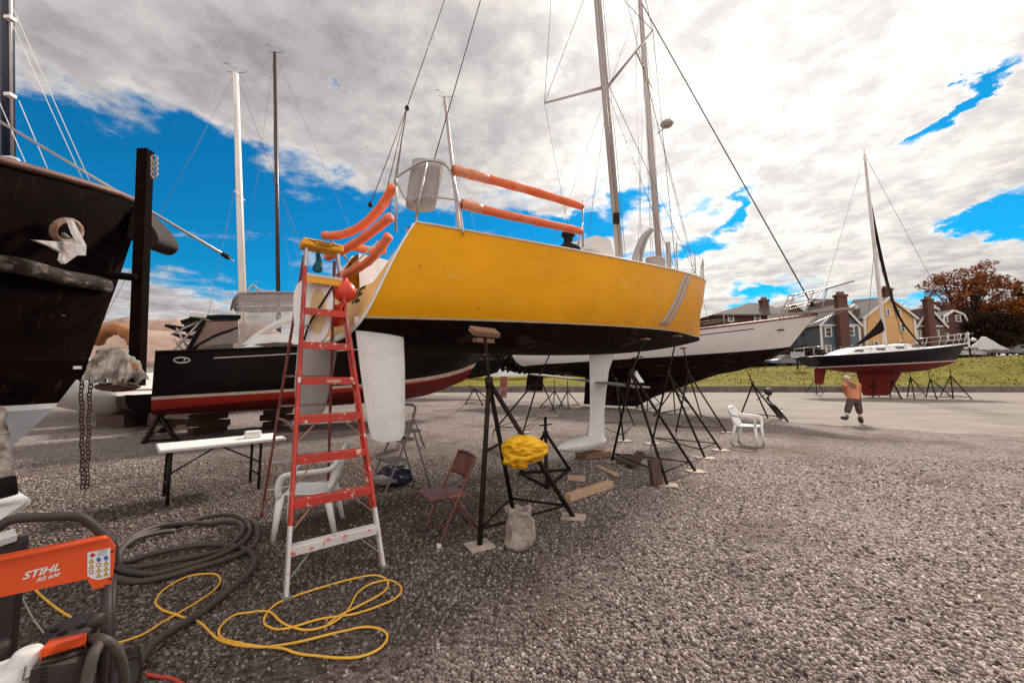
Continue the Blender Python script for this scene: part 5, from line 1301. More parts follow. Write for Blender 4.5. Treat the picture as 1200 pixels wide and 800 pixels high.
# ================================================================== CHAIRS
def patio_chair(pos, yaw, label):
    """monobloc chair: front = +x of its own frame"""
    t = thing('patio_chair', pos, label, 'chair', 'white plastic patio chairs')
    cx, cy = V((math.cos(yaw), math.sin(yaw), 0)), V((-math.sin(yaw), math.cos(yaw), 0))
    def W(x, y, z): return V(pos)+cx*x+cy*y+V((0, 0, z))
    P = [[W(-.20+.42*i/12, (-.225+.45*j/12)*(1-.06*(i < 1)), .415+.02*(i/12)-.022*math.sin(math.pi*j/12)*math.sin(math.pi*min(1, i/10))-(.035 if i == 12 else 0)) for j in range(13)] for i in range(13)]
    mb = MB(); mb.grid(P, plastic_white, True); solid(mb.build('seat', t), .012)
    # fan back with slots
    mb = MB()
    for j in range(7):
        y0 = -.20+.40*j/6
        a = [W(-.205-.13*u, y0*(.86+.16*u), .41+.40*u+(.03*(1-(j-3)**2/9) if u > .9 else 0)) for u in (0, .25, .5, .75, 1)]
        mb.tube(a, .034 if j in (0, 6) else .026, plastic_white, 8, flat=.4)
    rim = [W(-.335-.0*abs(s), .215*s, .80+.045*(1-s*s)) for s in [k/6-1 for k in range(13)]]
    mb.tube(rim, .034, plastic_white, 8, flat=.7); mb.tube([W(-.22, .2*s, .47) for s in (-1, -.5, 0, .5, 1)], .025, plastic_white, 8)
    mb.build('backrest', t)
    for s in (1, -1):
        mb = MB(); mb.tube(spline([W(-.31, .22*s, .76), W(-.24, .265*s, .665), W(-.05, .285*s, .645), W(.13, .28*s, .635), W(.20, .27*s, .60), W(.225, .26*s, .50), W(.22, .245*s, .42)], 4), .032, plastic_white, 8, flat=.55); mb.build('armrest', t)
        for xa, za, xb in ((.21, .43, .25), (-.20, .43, -.30)):
            MB().tube([W(xa, .225*s, za), W(lerp(xa, xb, .5), .24*s, za*.5), W(xb, .25*s, 0.005)], [.042, .034, .026], plastic_white, 8, flat=.6).build('leg', t)
    return t
patio_chair((-2.13, 4.12, 0), R(196), 'white plastic chair standing behind the red ladder')
patio_chair(((872-600)/FOC*9.15, 9.15, 0), R(-48), 'white plastic chair standing alone at the edge of the concrete')

def folding_chair():
    fl, fr = V((-.655, 3.66, 0)), V((-.93, 4.10, 0)); side = (fr-fl).normalized(); w_ = (fr-fl).length
    back = V((-side.y, side.x, 0)); back = back if back.x > 0 else -back
    c = (fl+fr)/2
    t = thing('folding_chair', c, 'brown metal folding chair facing left beside the tall stand', 'chair')
    hw = .205
    def W(x, y, z): return c+back*x+side*y+V((0, 0, z))
    for s in (1, -1):
        MB().tube(spline([W(.0, hw*s, .01), W(.21, hw*s, .45), W(.36, hw*s, .74), W(.375, hw*.88*s, .785), W(.38, 0, .80)], 5), .0125, brown_metal, 8).build('front_leg', t)
        MB().tube([W(.47, (hw-.03)*s, .01), W(.16, (hw-.03)*s, .44)], .0115, brown_metal, 8).build('rear_leg', t)
        MB().box(W(.0, hw*s, .018), (.035, .035, .036), plastic_white if s == -1 else brown_metal, X=side).build('foot_cap', t)
    MB().tube([W(.41, -hw+.03, .09), W(.41, hw-.03, .09)], .009, brown_metal, 6).build('crossbar', t); MB().tube([W(.07, -hw, .15), W(.07, hw, .15)], .009, brown_metal, 6).build('crossbar', t)
    P = [[W(-.09+.41*i/10, (-.195+.39*j/10), .445-.02*i/10-.018*math.sin(math.pi*j/10)*math.sin(math.pi*i/10)-(.02 if i in (0,) else 0)) for j in range(11)] for i in range(11)]
    mb = MB(); mb.grid(P, brown_metal, True); solid(mb.build('seat', t), .012)
    P = [[W(.275+.10*u+.03*(1-((j-5)/5)**2), hw*.97*(j-5)/5*(1-.10*u*u), .575+.225*u-.035*u*((j-5)/5)**4) for j in range(11)] for u in [k/8 for k in range(9)]]
    mb = MB(); mb.grid(P, brown_metal, True); solid(mb.build('backrest', t), .008)
folding_chair()
def step_stool(c, yaw, label, sc=1.0, n=3, legs_only=False):
    t = thing('step_stool', c, label, 'step stool', 'grey folding step stools')
    f, s = V((math.cos(yaw), math.sin(yaw), 0)), V((-math.sin(yaw), math.cos(yaw), 0))
    def W(x, y, z): return V(c)+(f*x+s*y+V((0, 0, z)))*sc
    hw = .20
    for q in (1, -1):
        MB().tube(spline([W(.38, hw*q, 0), W(.0, hw*.92*q, .78), W(-.10, hw*.80*q, 1.08), W(-.11, hw*.5*q, 1.13), W(-.11, 0, 1.14)], 5), .014, stool_grey, 8).build('front_rail', t)
        MB().tube([W(-.36, hw*q, 0), W(-.08, hw*.88*q, .80)], .013, stool_grey, 8).build('rear_leg', t)
    MB().tube([W(-.34, -hw, .06), W(-.34, hw, .06)], .012, stool_grey, 6).build('crossbar', t)
    MB().tube([W(-.11, -.1, 1.135), W(-.11, .1, 1.135)], .02, stool_grey, 8).build('grip', t)
    for k in range(n):
        z = .22+.24*k; x = .38-.38*z/.78; MB().box(W(x-.02, 0, z), (.22*sc, .37*sc, .03*sc), stool_grey, X=f, bev=.006).build('step', t)
    MB().box(W(-.06, 0, .80), (.26*sc, .38*sc, .03*sc), stool_grey, X=f, bev=.006).build('step', t)
step_stool(V(((472-600)/FOC*5.35, 5.35, 0)), R(228), 'grey metal folding step stool under the yellow hull', 1.05)
step_stool(V(((484-600)/FOC*8.6, 8.6, 0)), R(200), 'small folding stool further back behind the step stool', .80, 2)
rag(V(((466-600)/FOC*5.75, 5.75, .13)), .26, .18, .15, bag_blue, 'dark navy cloth bag lying under the step stool', 'cloth_bag', 'bag', 9, .35)

# ================================================================== TABLE
def folding_table():
    o = V((-4.30, 4.72, 0)); u = V((.70, .71, 0)).normalized(); v = V((-u.y, u.x, 0)); Lg, Wd, z = 1.38, .62, .70
    c = o+u*Lg/2+v*Wd/2; t = thing('folding_table', c, 'long white plastic folding table with scuffed top left of the ladder', 'table')
    MB().box(c+V((0, 0, z-.025)), (Lg, Wd, .05), table_white, X=u, bev=.012).build('tabletop', t)
    for k in (.12, Lg-.30):
        for q in (.05, Wd-.05):
            p = o+u*k+v*q; MB().tube([p+V((0, 0, .005)), p+V((0, 0, z-.05))], .019, ink if False else rust_steel, 8).build('leg', t)
        MB().tube([o+u*k+v*.05+V((0, 0, .2)), o+u*k+v*(Wd-.05)+V((0, 0, .2))], .013, rust_steel, 6).build('crossbar', t)
        e = .45 if k < 1 else -.45
        MB().tube([o+u*k+v*.06+V((0, 0, .38)), o+u*(k+e)+v*.10+V((0, 0, z-.05))], .010, rust_steel, 6).build('brace', t)
    b = o+u*(Lg-.36)+v*.28; t2 = thing('white_box', b+V((0, 0, z)), 'small white box with a cup ring on the white table', 'box')
    MB().box(b+V((0, 0, z+.035)), (.20, .14, .07), plastic_white, X=u, bev=.012).build('box_body', t2); MB().box(b+V((0, 0, z+.085)), (.19, .13, .028), plastic_white, X=u, bev=.01).build('lid', t2)
folding_table()

# ================================================================== LIFT POST, BEAM, CHAINS, CANVAS
pt_, pb_ = at_y(170.5, 176, 3.6), at_y(160, 452, 3.6)
lift = thing('lifting_post', pb_, 'dark rusty upright post with short beam in front of the black hull', 'lifting post')
MB().bar(pb_, pt_, .105, .085, dark_steel, up=(0, -1, 0), bev=.006).build('post', lift)
MB().bar(at_y(-220, 433, 3.52), at_y(112, 434, 3.52), .16, .17, dark_steel, bev=.006).build('beam', lift)
MB().box(at_y(-215, 520, 3.52), (.2, .2, 2.0), dark_steel).build('leg', lift)
MB().box(at_y(91, 430.5, 3.435), (.075, .006, .028), label_white).build('label_plate', lift)
MB().tube([at_y(157, 325, 3.5), at_y(128, 322, 3.62)], .035, dark_steel, 8).build('side_arm', lift)
for k in range(4):
    mb = MB() if k == 0 else mb; cc = at_y(181, 187+k*6, 3.55); mb.tube([cc+V((.028*math.cos(a*.628), .01*math.sin(a*1.2), .040*math.sin(a*.628))) for a in range(10)], .007, rope_white, 6, closed=True)
mb.build('rope_coil', None, at_y(181, 190, 3.55), label='small coil of rope hung at the top of the dark post', cat='rope')
def chain(px0, py0, px1, py1, d, label):
    a, b = at_y(px0, py0, d), at_y(px1, py1, d); n = int((a-b).length/.036); mb = MB()
    for i in range(n):
        c = lerp(a, b, (i+.5)/n); e = V((1, 0, 0)) if i % 2 else V((.25, 1, 0)).normalized()
        c = c+V((.006*math.sin(i*1.1), 0, 0))
        mb.tube([c+e*(.0135*math.cos(k*.524))+V((0, 0, .0245*math.sin(k*.524))) for k in range(12)], .0052, chain_rust, 6, closed=True)
    mb.build('chain', None, a, label=label, cat='chain', group='rusty chains hanging from the beam')
chain(95, 441, 97, 572, 3.5, 'rusty chain hanging from the dark beam, left strand'); chain(106, 441, 102, 572, 3.53, 'rusty chain hanging from the dark beam, right strand')
def drape(x0, x1, ytop, ybot, d0, name, label, seed, nf=9, amp=.045):
    mb = MB(); P = []; W_ = 64; rnd = random.Random(seed); o = V((seed*2.7, seed, 0))
    for i in range(27):
        u = i/26; row = []
        for j in range(W_+1):
            s = j/W_
            sway = .05*mnoise.noise(V((s*3, u*1.2, 0))+o)
            top = at_y(lerp(x0[0], x1[0], s), ytop(s), d0+.05); bot = at_y(lerp(x0[1], x1[1], s), ybot(s)+2.5*math.sin(s*23+seed)+4*mnoise.noise(V((s*7, 0, 5))+o), d0-.04)
            p = lerp(top, bot, u); ph = s*nf*math.pi+1.6*mnoise.noise(V((s*2.2, u*1.1, 1))+o)
            fold = (1-abs(math.sin(ph))**.9)*(.25+.75*u)+.35*mnoise.noise(V((s*5, u*3.5, 2))+o)
            p += V((.012*math.sin(ph*2), -amp*fold-.05*math.sin(u*1.6)+sway*.4, 0)); row.append(p)
        P.append(row)
    eye = V((0, 0, EYE)); vw = (P[0][W_//2]-eye).normalized(); vw.z = 0; back = [[p+vw*.20+V((0, 0, -.04)) for p in P[0]], [p+vw*.09+V((0, 0, .012)) for p in P[0]]]
    mb.grid(back+P, canvas_old, True); solid(mb.build(name, None, at_y((x0[1]+x1[1])/2, ybot(.5), d0), label=label, cat='canvas'), .006)
drape((113, 108), (150, 156), lambda s: 411-3*math.sin(s*3), lambda s: 446+2*s, 3.42, 'canvas_cover', 'stained grey canvas draped over the foot of the dark post', 3)
drape((146, 149), (163, 181), lambda s: 412+13*s, lambda s: 447-2*s, 3.34, 'canvas_cover', 'smaller fold of stained canvas hanging right of the dark post', 8, 2.3, .035)
MB().prism([at_y(153, 425, 3.27), at_y(160, 426, 3.27), at_y(163, 432, 3.27), at_y(158, 434, 3.27)], .01, orange_tarp, (0, 1, 0)).build('orange_patch', None, at_y(158, 430, 3.27), label='small orange scrap showing in the stained canvas', cat='scrap')
rag(at_y(138, 453, 3.5), .17, .11, .045, wood_dark, 'dark oily tray under the stained canvas', 'drip_tray', 'tray', 23, .2)

# ================================================================== HOSES AND CORDS
def zp(x, y): return gnd(120+x/3.333, 590+y/3.333)
def lay(pts, r, m, name, label, cat, n=8, lift_=0.):
    P = spline([zp(*p) for p in pts], n); rnd = random.Random(3)
    for i, p in enumerate(P): p.z = r*.9+.004+lift_*abs(math.sin(i*.13))+.006*mnoise.noise(V((i*.15, 0, 1)))
    MB().tube(P, r, m, 10).build(name, None, (P[0].x, P[0].y, 0), label=label, cat=cat)
lay([(-40, 240), (55, 190), (180, 130), (310, 90), (430, 66), (530, 70), (574, 110), (540, 178), (420, 238), (220, 284), (90, 290), (48, 262), (100, 238), (240, 208), (420, 182), (545, 188), (594, 235), (560, 310), (400, 430), (280, 520), (190, 592), (120, 680), (80, 760)], .024, hose_m, 'black_hose', 'thick black hose coiled in long loops on the gravel', 'hose', 8, .03)
lay([(45, 200), (130, 150), (250, 108), (420, 88), (520, 98), (542, 140), (470, 195), (300, 250), (140, 280), (70, 262), (66, 215), (140, 160), (280, 118)], .024, hose_m, 'black_hose', 'inner loop of black hose lying inside the larger coil', 'hose', 8, .05)
lay([(540, 74), (588, 90), (606, 130), (585, 180), (490, 235), (300, 292), (150, 318), (50, 312), (0, 290)], .024, hose_m, 'black_hose', 'outer loop of black hose at the right of the coil', 'hose', 8, .02)
lay([(50, 552), (150, 522), (250, 462), (350, 402), (430, 350), (460, 310), (440, 281), (350, 287), (255, 330), (208, 385), (230, 420), (300, 445), (380, 470), (440, 530), (500, 556), (600, 566), (700, 560), (850, 530), (950, 500), (1050, 490), (1112, 520), (1080, 575), (980, 611), (860, 606), (760, 590), (680, 571), (545, 556), (465, 530), (460, 490), (520, 442), (600, 427), (650, 430), (700, 470), (760, 496), (840, 496), (920, 460), (960, 420), (1000, 352), (1060, 316), (1130, 306), (1168, 340), (1130, 386), (1000, 432), (850, 458), (720, 496), (650, 488), (632, 455), (680, 400), (800, 350), (950, 306), (1060, 286), (1112, 305), (1100, 350), (1000, 408), (930, 440), (880, 478)], .0072, cord_yellow, 'extension_cord', 'long yellow extension cord snaking across the gravel by the ladder', 'cord', 8, .004)
def lay2(pts, r, m, name, label, cat):
    P = spline([gnd(*p) for p in pts], 8)
    for i, p in enumerate(P): p.z = r+.004
    MB().tube(P, r, m, 8).build(name, None, (P[0].x, P[0].y, 0), label=label, cat=cat)
lay2([(38, 690), (52, 703), (70, 717), (84, 726), (96, 740), (104, 755)], .0075, cord_yellow, 'cord', 'short yellow cord running under the orange panel', 'cord')
lay2([(172, 793), (186, 796), (200, 798), (215, 806)], .010, cord_red, 'red_hose', 'thin red hose at the bottom edge beside the wheel', 'hose')
lay2([(-4, 735), (6, 722), (9, 706), (4, 700), (14, 703), (20, 711), (12, 720), (2, 732)], .007, rope_white, 'rope', 'dirty white rope loop under the orange panel', 'rope')
lay2([(25, 700), (38, 725), (52, 745), (58, 765)], .005, rope_white, 'rope', 'thin grey cord behind the machine engine', 'rope')

# ================================================================== PRESSURE WASHER
A_ = at_z(0, 655, .95); B_ = at_z(129, 629.5, .95); PX = (B_-A_).normalized(); PZ = V((0, 0, 1)); PN = PX.cross(PZ).normalized()
def pp(px, py, out=0.):
    d = ray(px, py); o = V((0, 0, EYE)); k = (A_+PN*out-o).dot(PN)/d.dot(PN); return o+d*k
wm = thing('pressure_washer', V((-1.72, 1.6, 0)), 'orange and charcoal pressure washer with black handle at the lower left', 'pressure washer')
mb = MB(); out = [pp(-120, 683), pp(0, 655.5), pp(127, 629.5), pp(135, 640), pp(134, 660), pp(131, 682), pp(127, 687), pp(109, 690), pp(102, 678), pp(0, 699.5), pp(-120, 725)]
mb.prism([p-PN*.012 for p in out], .024, mach_orange, PN)
pan = mb.build('panel', wm); 
mb = MB(); mb.prism([pp(-120, 682.5), pp(0, 655), pp(126, 629), pp(122, 627.6), pp(0, 652), pp(-120, 679)], .05, mach_orange, PN); mb.build('panel_fold', wm)
text_on('STIHL', 'lettering', pan, pp(26, 679, .0015), pp(78, 665)-pp(26, 679), PZ+PX*-.0, .0345, label_white, shear=.28, bold=.03)
text_on('RB 600', 'lettering', pan, pp(42.5, 681.5, .0015), pp(74, 673)-pp(42.5, 681.5), PZ, .0185, label_white, shear=.28, bold=.025)
mb = MB(); mb.prism([pp(102.5, 647, .001), pp(129.5, 641.5, .001), pp(129, 675, .001), pp(116, 679, .001), pp(107, 677, .001), pp(102.5, 674, .001)], .001, label_white, PN); lab = mb.build('warning_label', pan)
def mk(pts, m, nm='pictogram', lift__=.0025):
    mb = MB(); mb.prism([pp(x, y, lift__) for x, y in pts], .0006, m, PN); mb.build(nm, lab)
def xy(i, j): return 107.0+8.6*i+.0*j, 657.2-1.9*i+6.2*j
mk([(105, 650.8), (108.5, 647.2), (112, 649.6), (108.5, 653.2)], sig_red)
for a, b in ((114.5, 645.2), (114.3, 647.6), (114.2, 650)): mk([(a, b), (a+11, b-2.4), (a+11, b-1.2), (a, b+1.2)], mat('label_grey_print', (.30, .38, .50), .5))
for i in range(3):
    for j in range(4):
        x, y = xy(i, j)
        if j == 3 and i == 0: continue
        if j == 0 and i > 0: mk([(x+2.7*math.cos(k*.628), y+2.7*math.sin(k*.628)) for k in range(10)], sig_blue)
        elif (i, j) in ((1, 1), (0, 2)):
            mk([(x+2.7*math.cos(k*.628), y+2.7*math.sin(k*.628)) for k in range(10)], sig_red); mk([(x+1.7*math.cos(k*.628), y+1.7*math.sin(k*.628)) for k in range(10)], label_white, lift__=.0035)
        else:
            mk([(x-3, y+2.6), (x+3, y+1.6), (x, y-3)], ink); mk([(x-2.1, y+1.9), (x+2.1, y+1.2), (x, y-1.9)], sig_yellow, lift__=.0035)
for a, b in ((131.5, 645.5), (129.5, 678)): MB().lathe([(.004, -.002), (.004, .003)], pp(a, b), ink, axis=PN, n=10).build('bolt', wm)
hp = [(-40, 640), (0, 616), (15, 608.5), (45, 606), (85, 604.5), (98, 607.5), (112, 618), (126, 631), (132, 640), (133, 662)]
MB().tube(spline([pp(a, b, -.03) for a, b in hp], 5), .0165, mach_dark, 12).build('handle', wm)
fr = at_y(122, 800, 1.58)
MB().tube([pp(126, 676, -.03), at_y(124, 740, 1.55), at_y(119, 805, 1.60), at_y(114, 900, 1.66)], .0165, mach_dark, 12).build('frame_tube', wm)
MB().tube([pp(131, 676, -.06), at_y(129, 740, 1.60), at_y(126, 805, 1.66), at_y(121, 900, 1.7)], .0155, mach_dark, 12).build('frame_tube', wm)
MB().tube(spline([at_y(104, 748, 1.55), at_y(118, 748, 1.5), at_y(133, 757, 1.52), at_y(143, 775, 1.55), at_y(146, 800, 1.58), at_y(145, 830, 1.6)], 5), .016, hose_m, 10).build('hose', wm)
MB().tube(spline([at_y(118, 752, 1.5), at_y(110, 765, 1.46), at_y(104, 785, 1.44), at_y(98, 815, 1.42)], 5), .018, hose_m, 10).build('hose', wm)
kc = at_y(113, 726, 1.5); MB().lathe([(.012, -.02), (.022, -.018), (.024, 0), (.022, .018), (.012, .02)], kc, mach_dark, axis=(1, .2, 0), n=12).build('clamp_knob', wm); MB().tube([kc, at_y(124, 724, 1.55)], .008, mach_dark, 6).build('knob_stem', wm)
# engine with cowl, cap and tank
e0 = V((-1.80, 1.50, .34))
def ex(px, py, d): return at_y(px, py, d)
body = [(48, 768, 1.40), (100, 752, 1.52), (104, 760, 1.50), (102, 850, 1.5), (36, 860, 1.38)]
mb = MB(); mb.prism([ex(*p) for p in body], .15, mach_dark, (-.55, .80, 0)); eng = mb.build('engine_cowl', wm)
mb = MB(); mb.prism([ex(47, 770, 1.385), ex(101, 753, 1.50), ex(101, 749, 1.55), ex(86, 744, 1.60), ex(58, 757, 1.5)], .05, mach_orange, (0, 0, 1)); mb.build('orange_lid', wm)
mb = MB()
for k in range(12): q = lerp(ex(51, 771.5, 1.37), ex(97, 757.5, 1.49), k/11); mb.box(q, (.007, .005, .010), ink, X=(.8, .6, 0))
mb.build('vent_slots', eng)
mb = MB()
for k in range(7): mb.bar(ex(48, 779+k*5, 1.355), ex(100, 765+k*5, 1.475), .004, .006, ink)
mb.build('cowl_ribs', eng)
mb = MB(); cc = ex(82, 741, 1.56); mb.lathe([(.03, -.025), (.075, -.022), (.078, .0), (.072, .02), (.02, .026)], cc, mach_dark, axis=(.05, -.15, 1), n=20)
for k in range(5): mb.box(cc+V((.04*math.cos(k*1.257), .04*math.sin(k*1.257), .024)), (.018, .018, .006), ink)
mb.build('air_filter_cap', wm)
cc = ex(10, 800, 1.38)
rg = MB(); rg.box(cc, (.17, .15, .125), mach_pale, X=(.8, .6, .12), Z=(-.1, -.12, 1), bev=.035); rg.lathe([(.045, -.02), (.05, .0), (.036, .03), (.03, .045)], cc+V((.03, .02, .055)), mach_pale, n=18)
tk = rg.build('fuel_tank', wm); md_ = tk.modifiers.new('round', 'SUBSURF'); md_.levels = md_.render_levels = 2
for p_ in tk.data.polygons: p_.use_smooth = True
MB().lathe([(.026, -.02), (.030, .01), (.022, .025)], ex(-2, 760, 1.4), mach_dark, n=16).build('fuel_cap', wm)
def wheel(c, axis, R_, w_, parent, name='wheel', m=None, rimm=None):
    mb = MB(); mb.lathe([(R_*.55, -w_*.42), (R_*.80, -w_*.5), (R_*.95, -w_*.44), (R_, -w_*.25), (R_, w_*.25), (R_*.95, w_*.44), (R_*.80, w_*.5), (R_*.55, w_*.42)], c, m or rubber, axis=axis, n=32)
    o = mb.build(name, parent)
    mb = MB(); mb.lathe([(R_*.1, -w_*.42), (R_*.56, -w_*.36), (R_*.56, w_*.36), (R_*.1, w_*.42)], c, rimm or mach_pale, axis=axis, n=20); mb.build('rim', o); return o
ax_ = V((.78, .62, 0)).normalized()
wc = V((-1.83, 1.88, .15)); wo = wheel(wc, ax_, .15, .16, wm)
mb = MB(); A2 = ax_.orthogonal().normalized(); B2 = ax_.cross(A2)
for k in range(26):
    for j in range(4):
        an = 2*math.pi*(k+.5*(j % 2))/26; d = A2*math.cos(an)+B2*math.sin(an); mb.box(wc+d*.151+ax_*(-.057+.038*j), (.010, .028, .030), rubber, X=d, Z=ax_)
mb.build('tread', wo)
wheel(V((-2.22, 1.55, .15)), ax_, .15, .09, wm)
MB().tube([wc, V((-2.22, 1.55, .15))], .012, mach_dark, 8).build('axle', wm)
MB().box(V((-1.78, 1.62, .26)), (.42, .36, .05), mach_dark, X=(.78, .62, 0), bev=.01).build('chassis', wm)
MB().tube([at_y(119, 805, 1.60), V((-1.62, 1.72, .02))], .016, mach_dark, 8).build('support_leg', wm)

# left edge: white bench corner, rolled cover
c = at_z(8, 590, .66)
t = thing('work_bench', (c.x, c.y, 0), 'white bench corner at the left edge above the orange machine', 'bench')
MB().prism([at_z(36, 587, .66), at_z(7, 570, .66), at_z(-200, 565, .66), at_z(-230, 640, .66), at_z(0, 612, .66)], .035, table_white, (0, 0, 1)).build('benchtop', t)
for px, py in ((-60, 585), (-160, 600)): q = at_z(px, py, .64); MB().tube([q, V((q.x, q.y, 0))], .025, rust_steel, 8).build('leg', t)
a, b = at_y(-8, 478, 2.85), at_y(4, 580, 2.8)
P = [lerp(a, b, i/12) for i in range(13)]
mb = MB(); mb.tube(P, [.055*(1+.12*math.sin(i*2.1)) for i in range(13)], canvas_old, 12); mb.tube([lerp(a, b, .82), lerp(a, b, 1.02)], .066, dark_canvas, 12); mb.tube([lerp(a, b, .30)+V((.06*math.cos(k*.63), .06*math.sin(k*.63), .0)) for k in range(10)], .008, rope_white, 6, closed=True)
mb.build('rolled_cover', None, b, label='rolled grey cover tied with cord hanging at the left edge', cat='canvas')
MB().prism([at_z(-3, 628, .72), at_z(16, 622, .72), at_z(20, 630, .72), at_z(-2, 637, .72)], .03, mach_pale, (0, 0, 1)).build('tray', None, at_z(5, 628, .72), label='small white tray on the dark box behind the orange panel', cat='tray')
q = at_z(5, 634, .70); MB().box(q+V((-.05, 0, -.36)), (.22, .12, .70), mach_dark, X=PX, bev=.01).build('dark_box', None, (q.x, q.y, 0), label='dark box standing behind the orange panel', cat='box')
# ================================================================== BANK, KERB
def bank_top(x): return 2.75+.045*(min(max(x, 0), 90)-34)
def bank_z(x, y):
    t = min(1, max(0, (y-37.4)/13.5)); t = t*t*(3-2*t); t = t**.8
    return .35+(bank_top(x)-.35)*t+.10*mnoise.noise(V((x*.35, y*.5, 0)))*(1 if t < .98 else .2)
def kerb_y(x): return 37.2-.0*x
gm = bpy.data.materials.new('rough_grass'); nt, b = nodes_of(gm); L = nt.links; N = nt.nodes
tc = N.new('ShaderNodeTexCoord'); n1 = N.new('ShaderNodeTexNoise'); n1.inputs['Scale'].default_value = .45; n1.inputs['Detail'].default_value = 8; n1.inputs['Roughness'].default_value = .7
n2 = N.new('ShaderNodeTexNoise'); n2.inputs['Scale'].default_value = 3.5; n2.inputs['Detail'].default_value = 6
mpg = N.new('ShaderNodeMapping'); mpg.inputs['Scale'].default_value = (.6, 1.6, 1.6); L.new(tc.outputs['Object'], mpg.inputs[0]); L.new(mpg.outputs[0], n1.inputs[0]); L.new(mpg.outputs[0], n2.inputs[0])
cr = N.new('ShaderNodeValToRGB'); e = cr.color_ramp.elements; e[0].position = .36; e[0].color = (.035, .034, .006, 1); e[1].position = .66; e[1].color = (.38, .27, .035, 1); x = e.new(.47); x.color = (.15, .135, .016, 1); x = e.new(.60); x.color = (.24, .20, .022, 1)
ad = N.new('ShaderNodeMath'); ad.operation = 'MULTIPLY_ADD'; ad.inputs[1].default_value = .55; L.new(n1.outputs['Fac'], ad.inputs[0])
ml = N.new('ShaderNodeMath'); ml.operation = 'MULTIPLY'; ml.inputs[1].default_value = .45; L.new(n2.outputs['Fac'], ml.inputs[0]); L.new(ml.outputs[0], ad.inputs[2]); L.new(ad.outputs[0], cr.inputs[0]); L.new(cr.outputs[0], b.inputs['Base Color']); setin(b, 'Roughness', .95); setin(b, 'Specular IOR Level', .1)
bp = N.new('ShaderNodeBump'); bp.inputs['Strength'].default_value = 1; bp.inputs['Distance'].default_value = .25; L.new(n2.outputs['Fac'], bp.inputs['Height']); L.new(bp.outputs[0], b.inputs['Normal'])
mb = MB(); xs = [-160+i*2.0 for i in range(201)]; ysb = [37.42+i*.7 for i in range(22)]+[56, 64, 90, 160, 300]
mb.grid([[V((x, y, bank_z(x, y))) for x in xs] for y in ysb], gm, True)
tag(mb.build('grass_bank'), 'rough yellow green grass bank rising behind the kerb', None, kind='structure')
stone = mat('dark_kerb_stone', (.13, .105, .09), .9, col2=(.22, .18, .155), scale=1.2, bump=.5, bscale=5)
mb = MB()
for i in range(90):
    x = -60+i*1.9; mb.box((x, 37.2, .27+.03*random.random()), (1.87, .42, .62), stone, bev=.03)
mb.build('kerb_wall', None, (20, 37.2, 0), label='low dark stone kerb along the foot of the grass bank', cat='wall')
# grass tufts and fallen leaves
def scatter(name, n, fn, m, label, cat, size):
    vs, fs = [], []
    for i in range(n):
        p, nrm = fn(); s = size*(.6+.8*random.random()); a = random.random()*6.283
        u = V((math.cos(a), math.sin(a), random.uniform(-.3, .3))); v = nrm.cross(u).normalized()*.7 if nrm else V((0, 0, 1))
        k = len(vs); vs += [p-u*s*.5, p+u*s*.5, p+u*s*.35+v*s, p-u*s*.35+v*s]; fs.append((k, k+1, k+2, k+3))
    me = bpy.data.meshes.new(name); me.from_pydata(vs, [], fs); me.materials.append(m); o = bpy.data.objects.new(name, me); COL.objects.link(o); tag(o, label, cat, kind='stuff')
gmat = island_mat('grass_blades', [(.05, .05, .008), (.12, .115, .014), (.20, .17, .02), (.32, .24, .04)])
def gpt():
    y = 37.5+random.random()**.8*15; x = random.uniform(15, 75); return V((x, y, bank_z(x, y)-.02)), None
def gblade():
    p, n_ = gpt(); return p, V((random.uniform(-.4, .4), random.uniform(-.4, .4), 0))+V((0, .9, 0))
scatter('grass', 9000, gblade, gmat, 'tufts of grass over the bank', 'grass', .13)
lmat = island_mat('fallen_leaves', [(.40, .20, .03), (.50, .30, .05), (.28, .13, .03), (.46, .36, .10)])
scatter('fallen_leaves', 2600, lambda: (lambda p: (p[0]+V((0, 0, .06)), V((0, -.3, 1))))(gpt()), lmat, 'yellow fallen leaves over the grass bank', 'leaves', .13)

